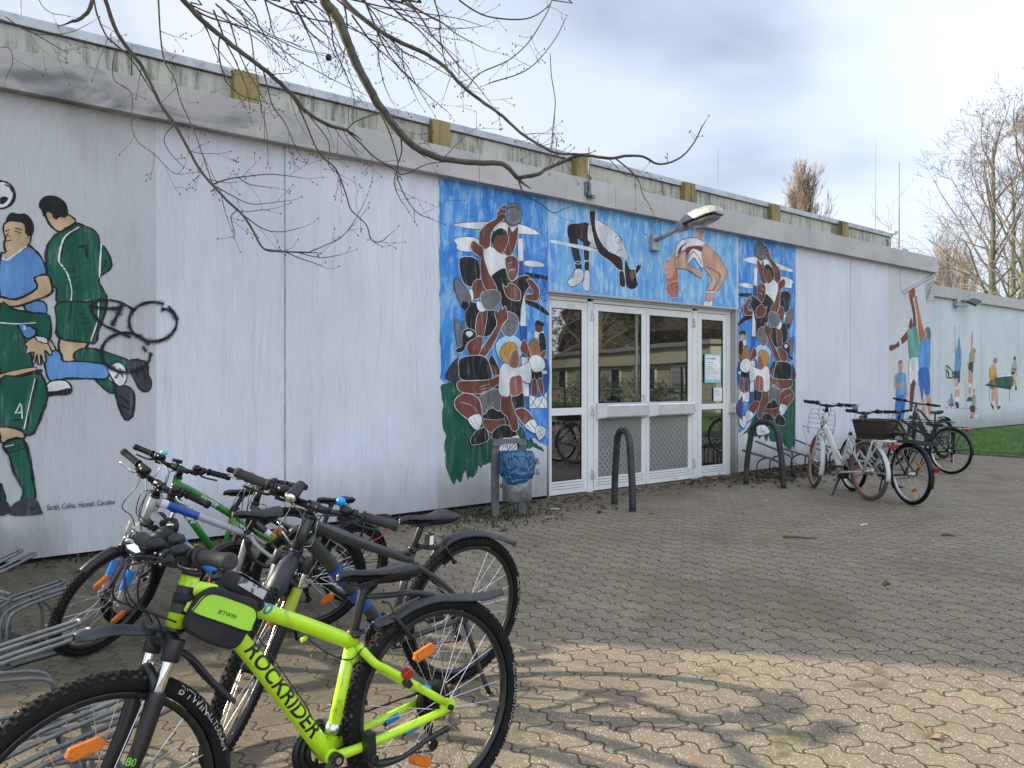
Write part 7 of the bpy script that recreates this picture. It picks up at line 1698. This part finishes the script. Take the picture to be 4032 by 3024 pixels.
# unseen leafy block added left of the hall to cast shade on the racks
he = empty('shade_hedge', (-4.6, .35, 0), label='unseen leafy screen added left of the hall to shade the racks', cat='shade_hedge'); g_ = random.Random(77); m = MB()
m.bx(-3.9, 4.0, -.3, .3, 0, 1.85)
for i in range(5200):
    x, y = g_.uniform(-4, 4.05), g_.choice((-.36, .36))*g_.uniform(.7, 1.05); z = g_.uniform(.03, 2.0)
    if g_.random() < .45: y = g_.uniform(-.36, .36); z = 1.86+g_.uniform(-.03, .17+.05*math.sin(x*5))
    p = np.array([x, y, z]); s_ = g_.uniform(.03, .06); a_, b_ = nrm([g_.gauss(0, 1) for j in range(3)]), nrm([g_.gauss(0, 1) for j in range(3)])
    m.add([p, p+a_*s_+b_*s_*.4, p+a_*s_*2, p+a_*s_-b_*s_*.4], [(0, 1, 2, 3)])
m.build('foliage', BUSHM, he, recalc=False)
po = empty('lamp_post', (17.2, -8.6, 0), label='grey lamp post mirrored in the right side window', cat='lamp post'); m = MB(); m.tube([(0, 0, 0), (0, 0, 1), (0, 0, 5)], [.075, .06, .045], 14); m.build('post', GALV, po); m = MB(); m.box((0, .3, 5.02), (.24, .7, .12)); m.build('lamp_head', GALV, po, bevel=.02)

# ---------------------------------------------------------------- light, sky, camera
EL = math.radians(26.); SD = nrm(np.array([-.65, .76, 0])); SV = np.array([SD[0]*math.cos(EL), SD[1]*math.cos(EL), math.sin(EL)])
sl = bpy.data.lights.new('sun', 'SUN'); sl.energy = 5.0; sl.angle = math.radians(1.1); sl.color = (1., .89, .70)
so = bpy.data.objects.new('sun', sl); COL.objects.link(so); so.rotation_euler = Vector(tuple(SV)).to_track_quat('Z', 'Y').to_euler(); so.location = (-10, 12, 12)
W = bpy.data.worlds.new('World'); sc.world = W; W.use_nodes = True; t = W.node_tree; t.nodes.clear()
nd = lambda ty, **k: (lambda x: [setattr(x, a, b) for a, b in k.items()] and x or x)(t.nodes.new(ty))
out = nd('ShaderNodeOutputWorld'); sky = nd('ShaderNodeTexSky'); sky.sky_type = 'NISHITA'; sky.sun_disc = False; sky.sun_elevation = EL; sky.sun_rotation = math.atan2(SD[0], SD[1]); sky.air_density = 1.; sky.dust_density = 1.2
b1 = nd('ShaderNodeBackground'); b1.inputs[1].default_value = .08; t.links.new(sky.outputs[0], b1.inputs[0])
tc = nd('ShaderNodeTexCoord'); mp = nd('ShaderNodeMapping'); mp.inputs['Scale'].default_value = (1., 1., 2.4); mp.inputs['Location'].default_value = (.35, .9, .2); t.links.new(tc.outputs['Generated'], mp.inputs[0])
def wm(op, a, b=0., c=0.):
    x = nd('ShaderNodeMath', operation=op)
    for i, v in enumerate((a, b, c)):
        if isinstance(v, bpy.types.NodeSocket): t.links.new(v, x.inputs[i])
        else: x.inputs[i].default_value = v
    return x.outputs[0]
def wr(f, a, b, lo, hi):
    x = nd('ShaderNodeMapRange', interpolation_type='SMOOTHSTEP'); t.links.new(f, x.inputs[0])
    for i, v in enumerate((a, b, lo, hi)): x.inputs[i+1].default_value = v
    return x.outputs[0]
def wn_(sca, det, dist, rough=.5):
    x = nd('ShaderNodeTexNoise'); t.links.new(mp.outputs[0], x.inputs['Vector']); x.inputs['Scale'].default_value = sca; x.inputs['Detail'].default_value = det; x.inputs['Distortion'].default_value = dist; x.inputs['Roughness'].default_value = rough; return x.outputs['Fac']
cover = wr(wn_(1.9, 4., .3, .45), .32, .60, .35, 1.)
shade = wr(wn_(2.3, 4., .3, .45), .34, .68, 0., 1.)
cmix = nd('ShaderNodeMix', data_type='RGBA'); t.links.new(shade, cmix.inputs[0]); cmix.inputs[6].default_value = (.68, .78, .94, 1); cmix.inputs[7].default_value = (.77, .83, .92, 1)
dt_ = nd('ShaderNodeVectorMath', operation='DOT_PRODUCT'); t.links.new(tc.outputs['Generated'], dt_.inputs[0]); dt_.inputs[1].default_value = (.35, -.93, .1)
bright = wr(dt_.outputs['Value'], -.3, .75, .66, 1.40)
b2 = nd('ShaderNodeBackground'); t.links.new(cmix.outputs[2], b2.inputs[0]); t.links.new(bright, b2.inputs[1])
ms = nd('ShaderNodeMixShader'); t.links.new(cover, ms.inputs[0]); t.links.new(b1.outputs[0], ms.inputs[1]); t.links.new(b2.outputs[0], ms.inputs[2]); t.links.new(ms.outputs[0], out.inputs[0])
cd = bpy.data.cameras.new('camera'); co_ = bpy.data.objects.new('camera', cd); COL.objects.link(co_); sc.camera = co_
cd.sensor_fit = 'HORIZONTAL'; cd.sensor_width = 36.; cd.lens = F/4032*36; cd.clip_start = .05; cd.clip_end = 1500
co_.matrix_world = Matrix(((RT[0], UP[0], -FW[0], CAM[0]), (RT[1], UP[1], -FW[1], CAM[1]), (RT[2], UP[2], -FW[2], CAM[2]), (0, 0, 0, 1)))
sc.view_settings.view_transform = 'Standard'; sc.view_settings.look = 'None'; sc.view_settings.gamma = 1.; sc.view_settings.use_curve_mapping = False
sc.view_settings.exposure = .80
sc.cycles.max_bounces = 6; sc.cycles.diffuse_bounces = 3; sc.cycles.glossy_bounces = 4; sc.cycles.transmission_bounces = 4
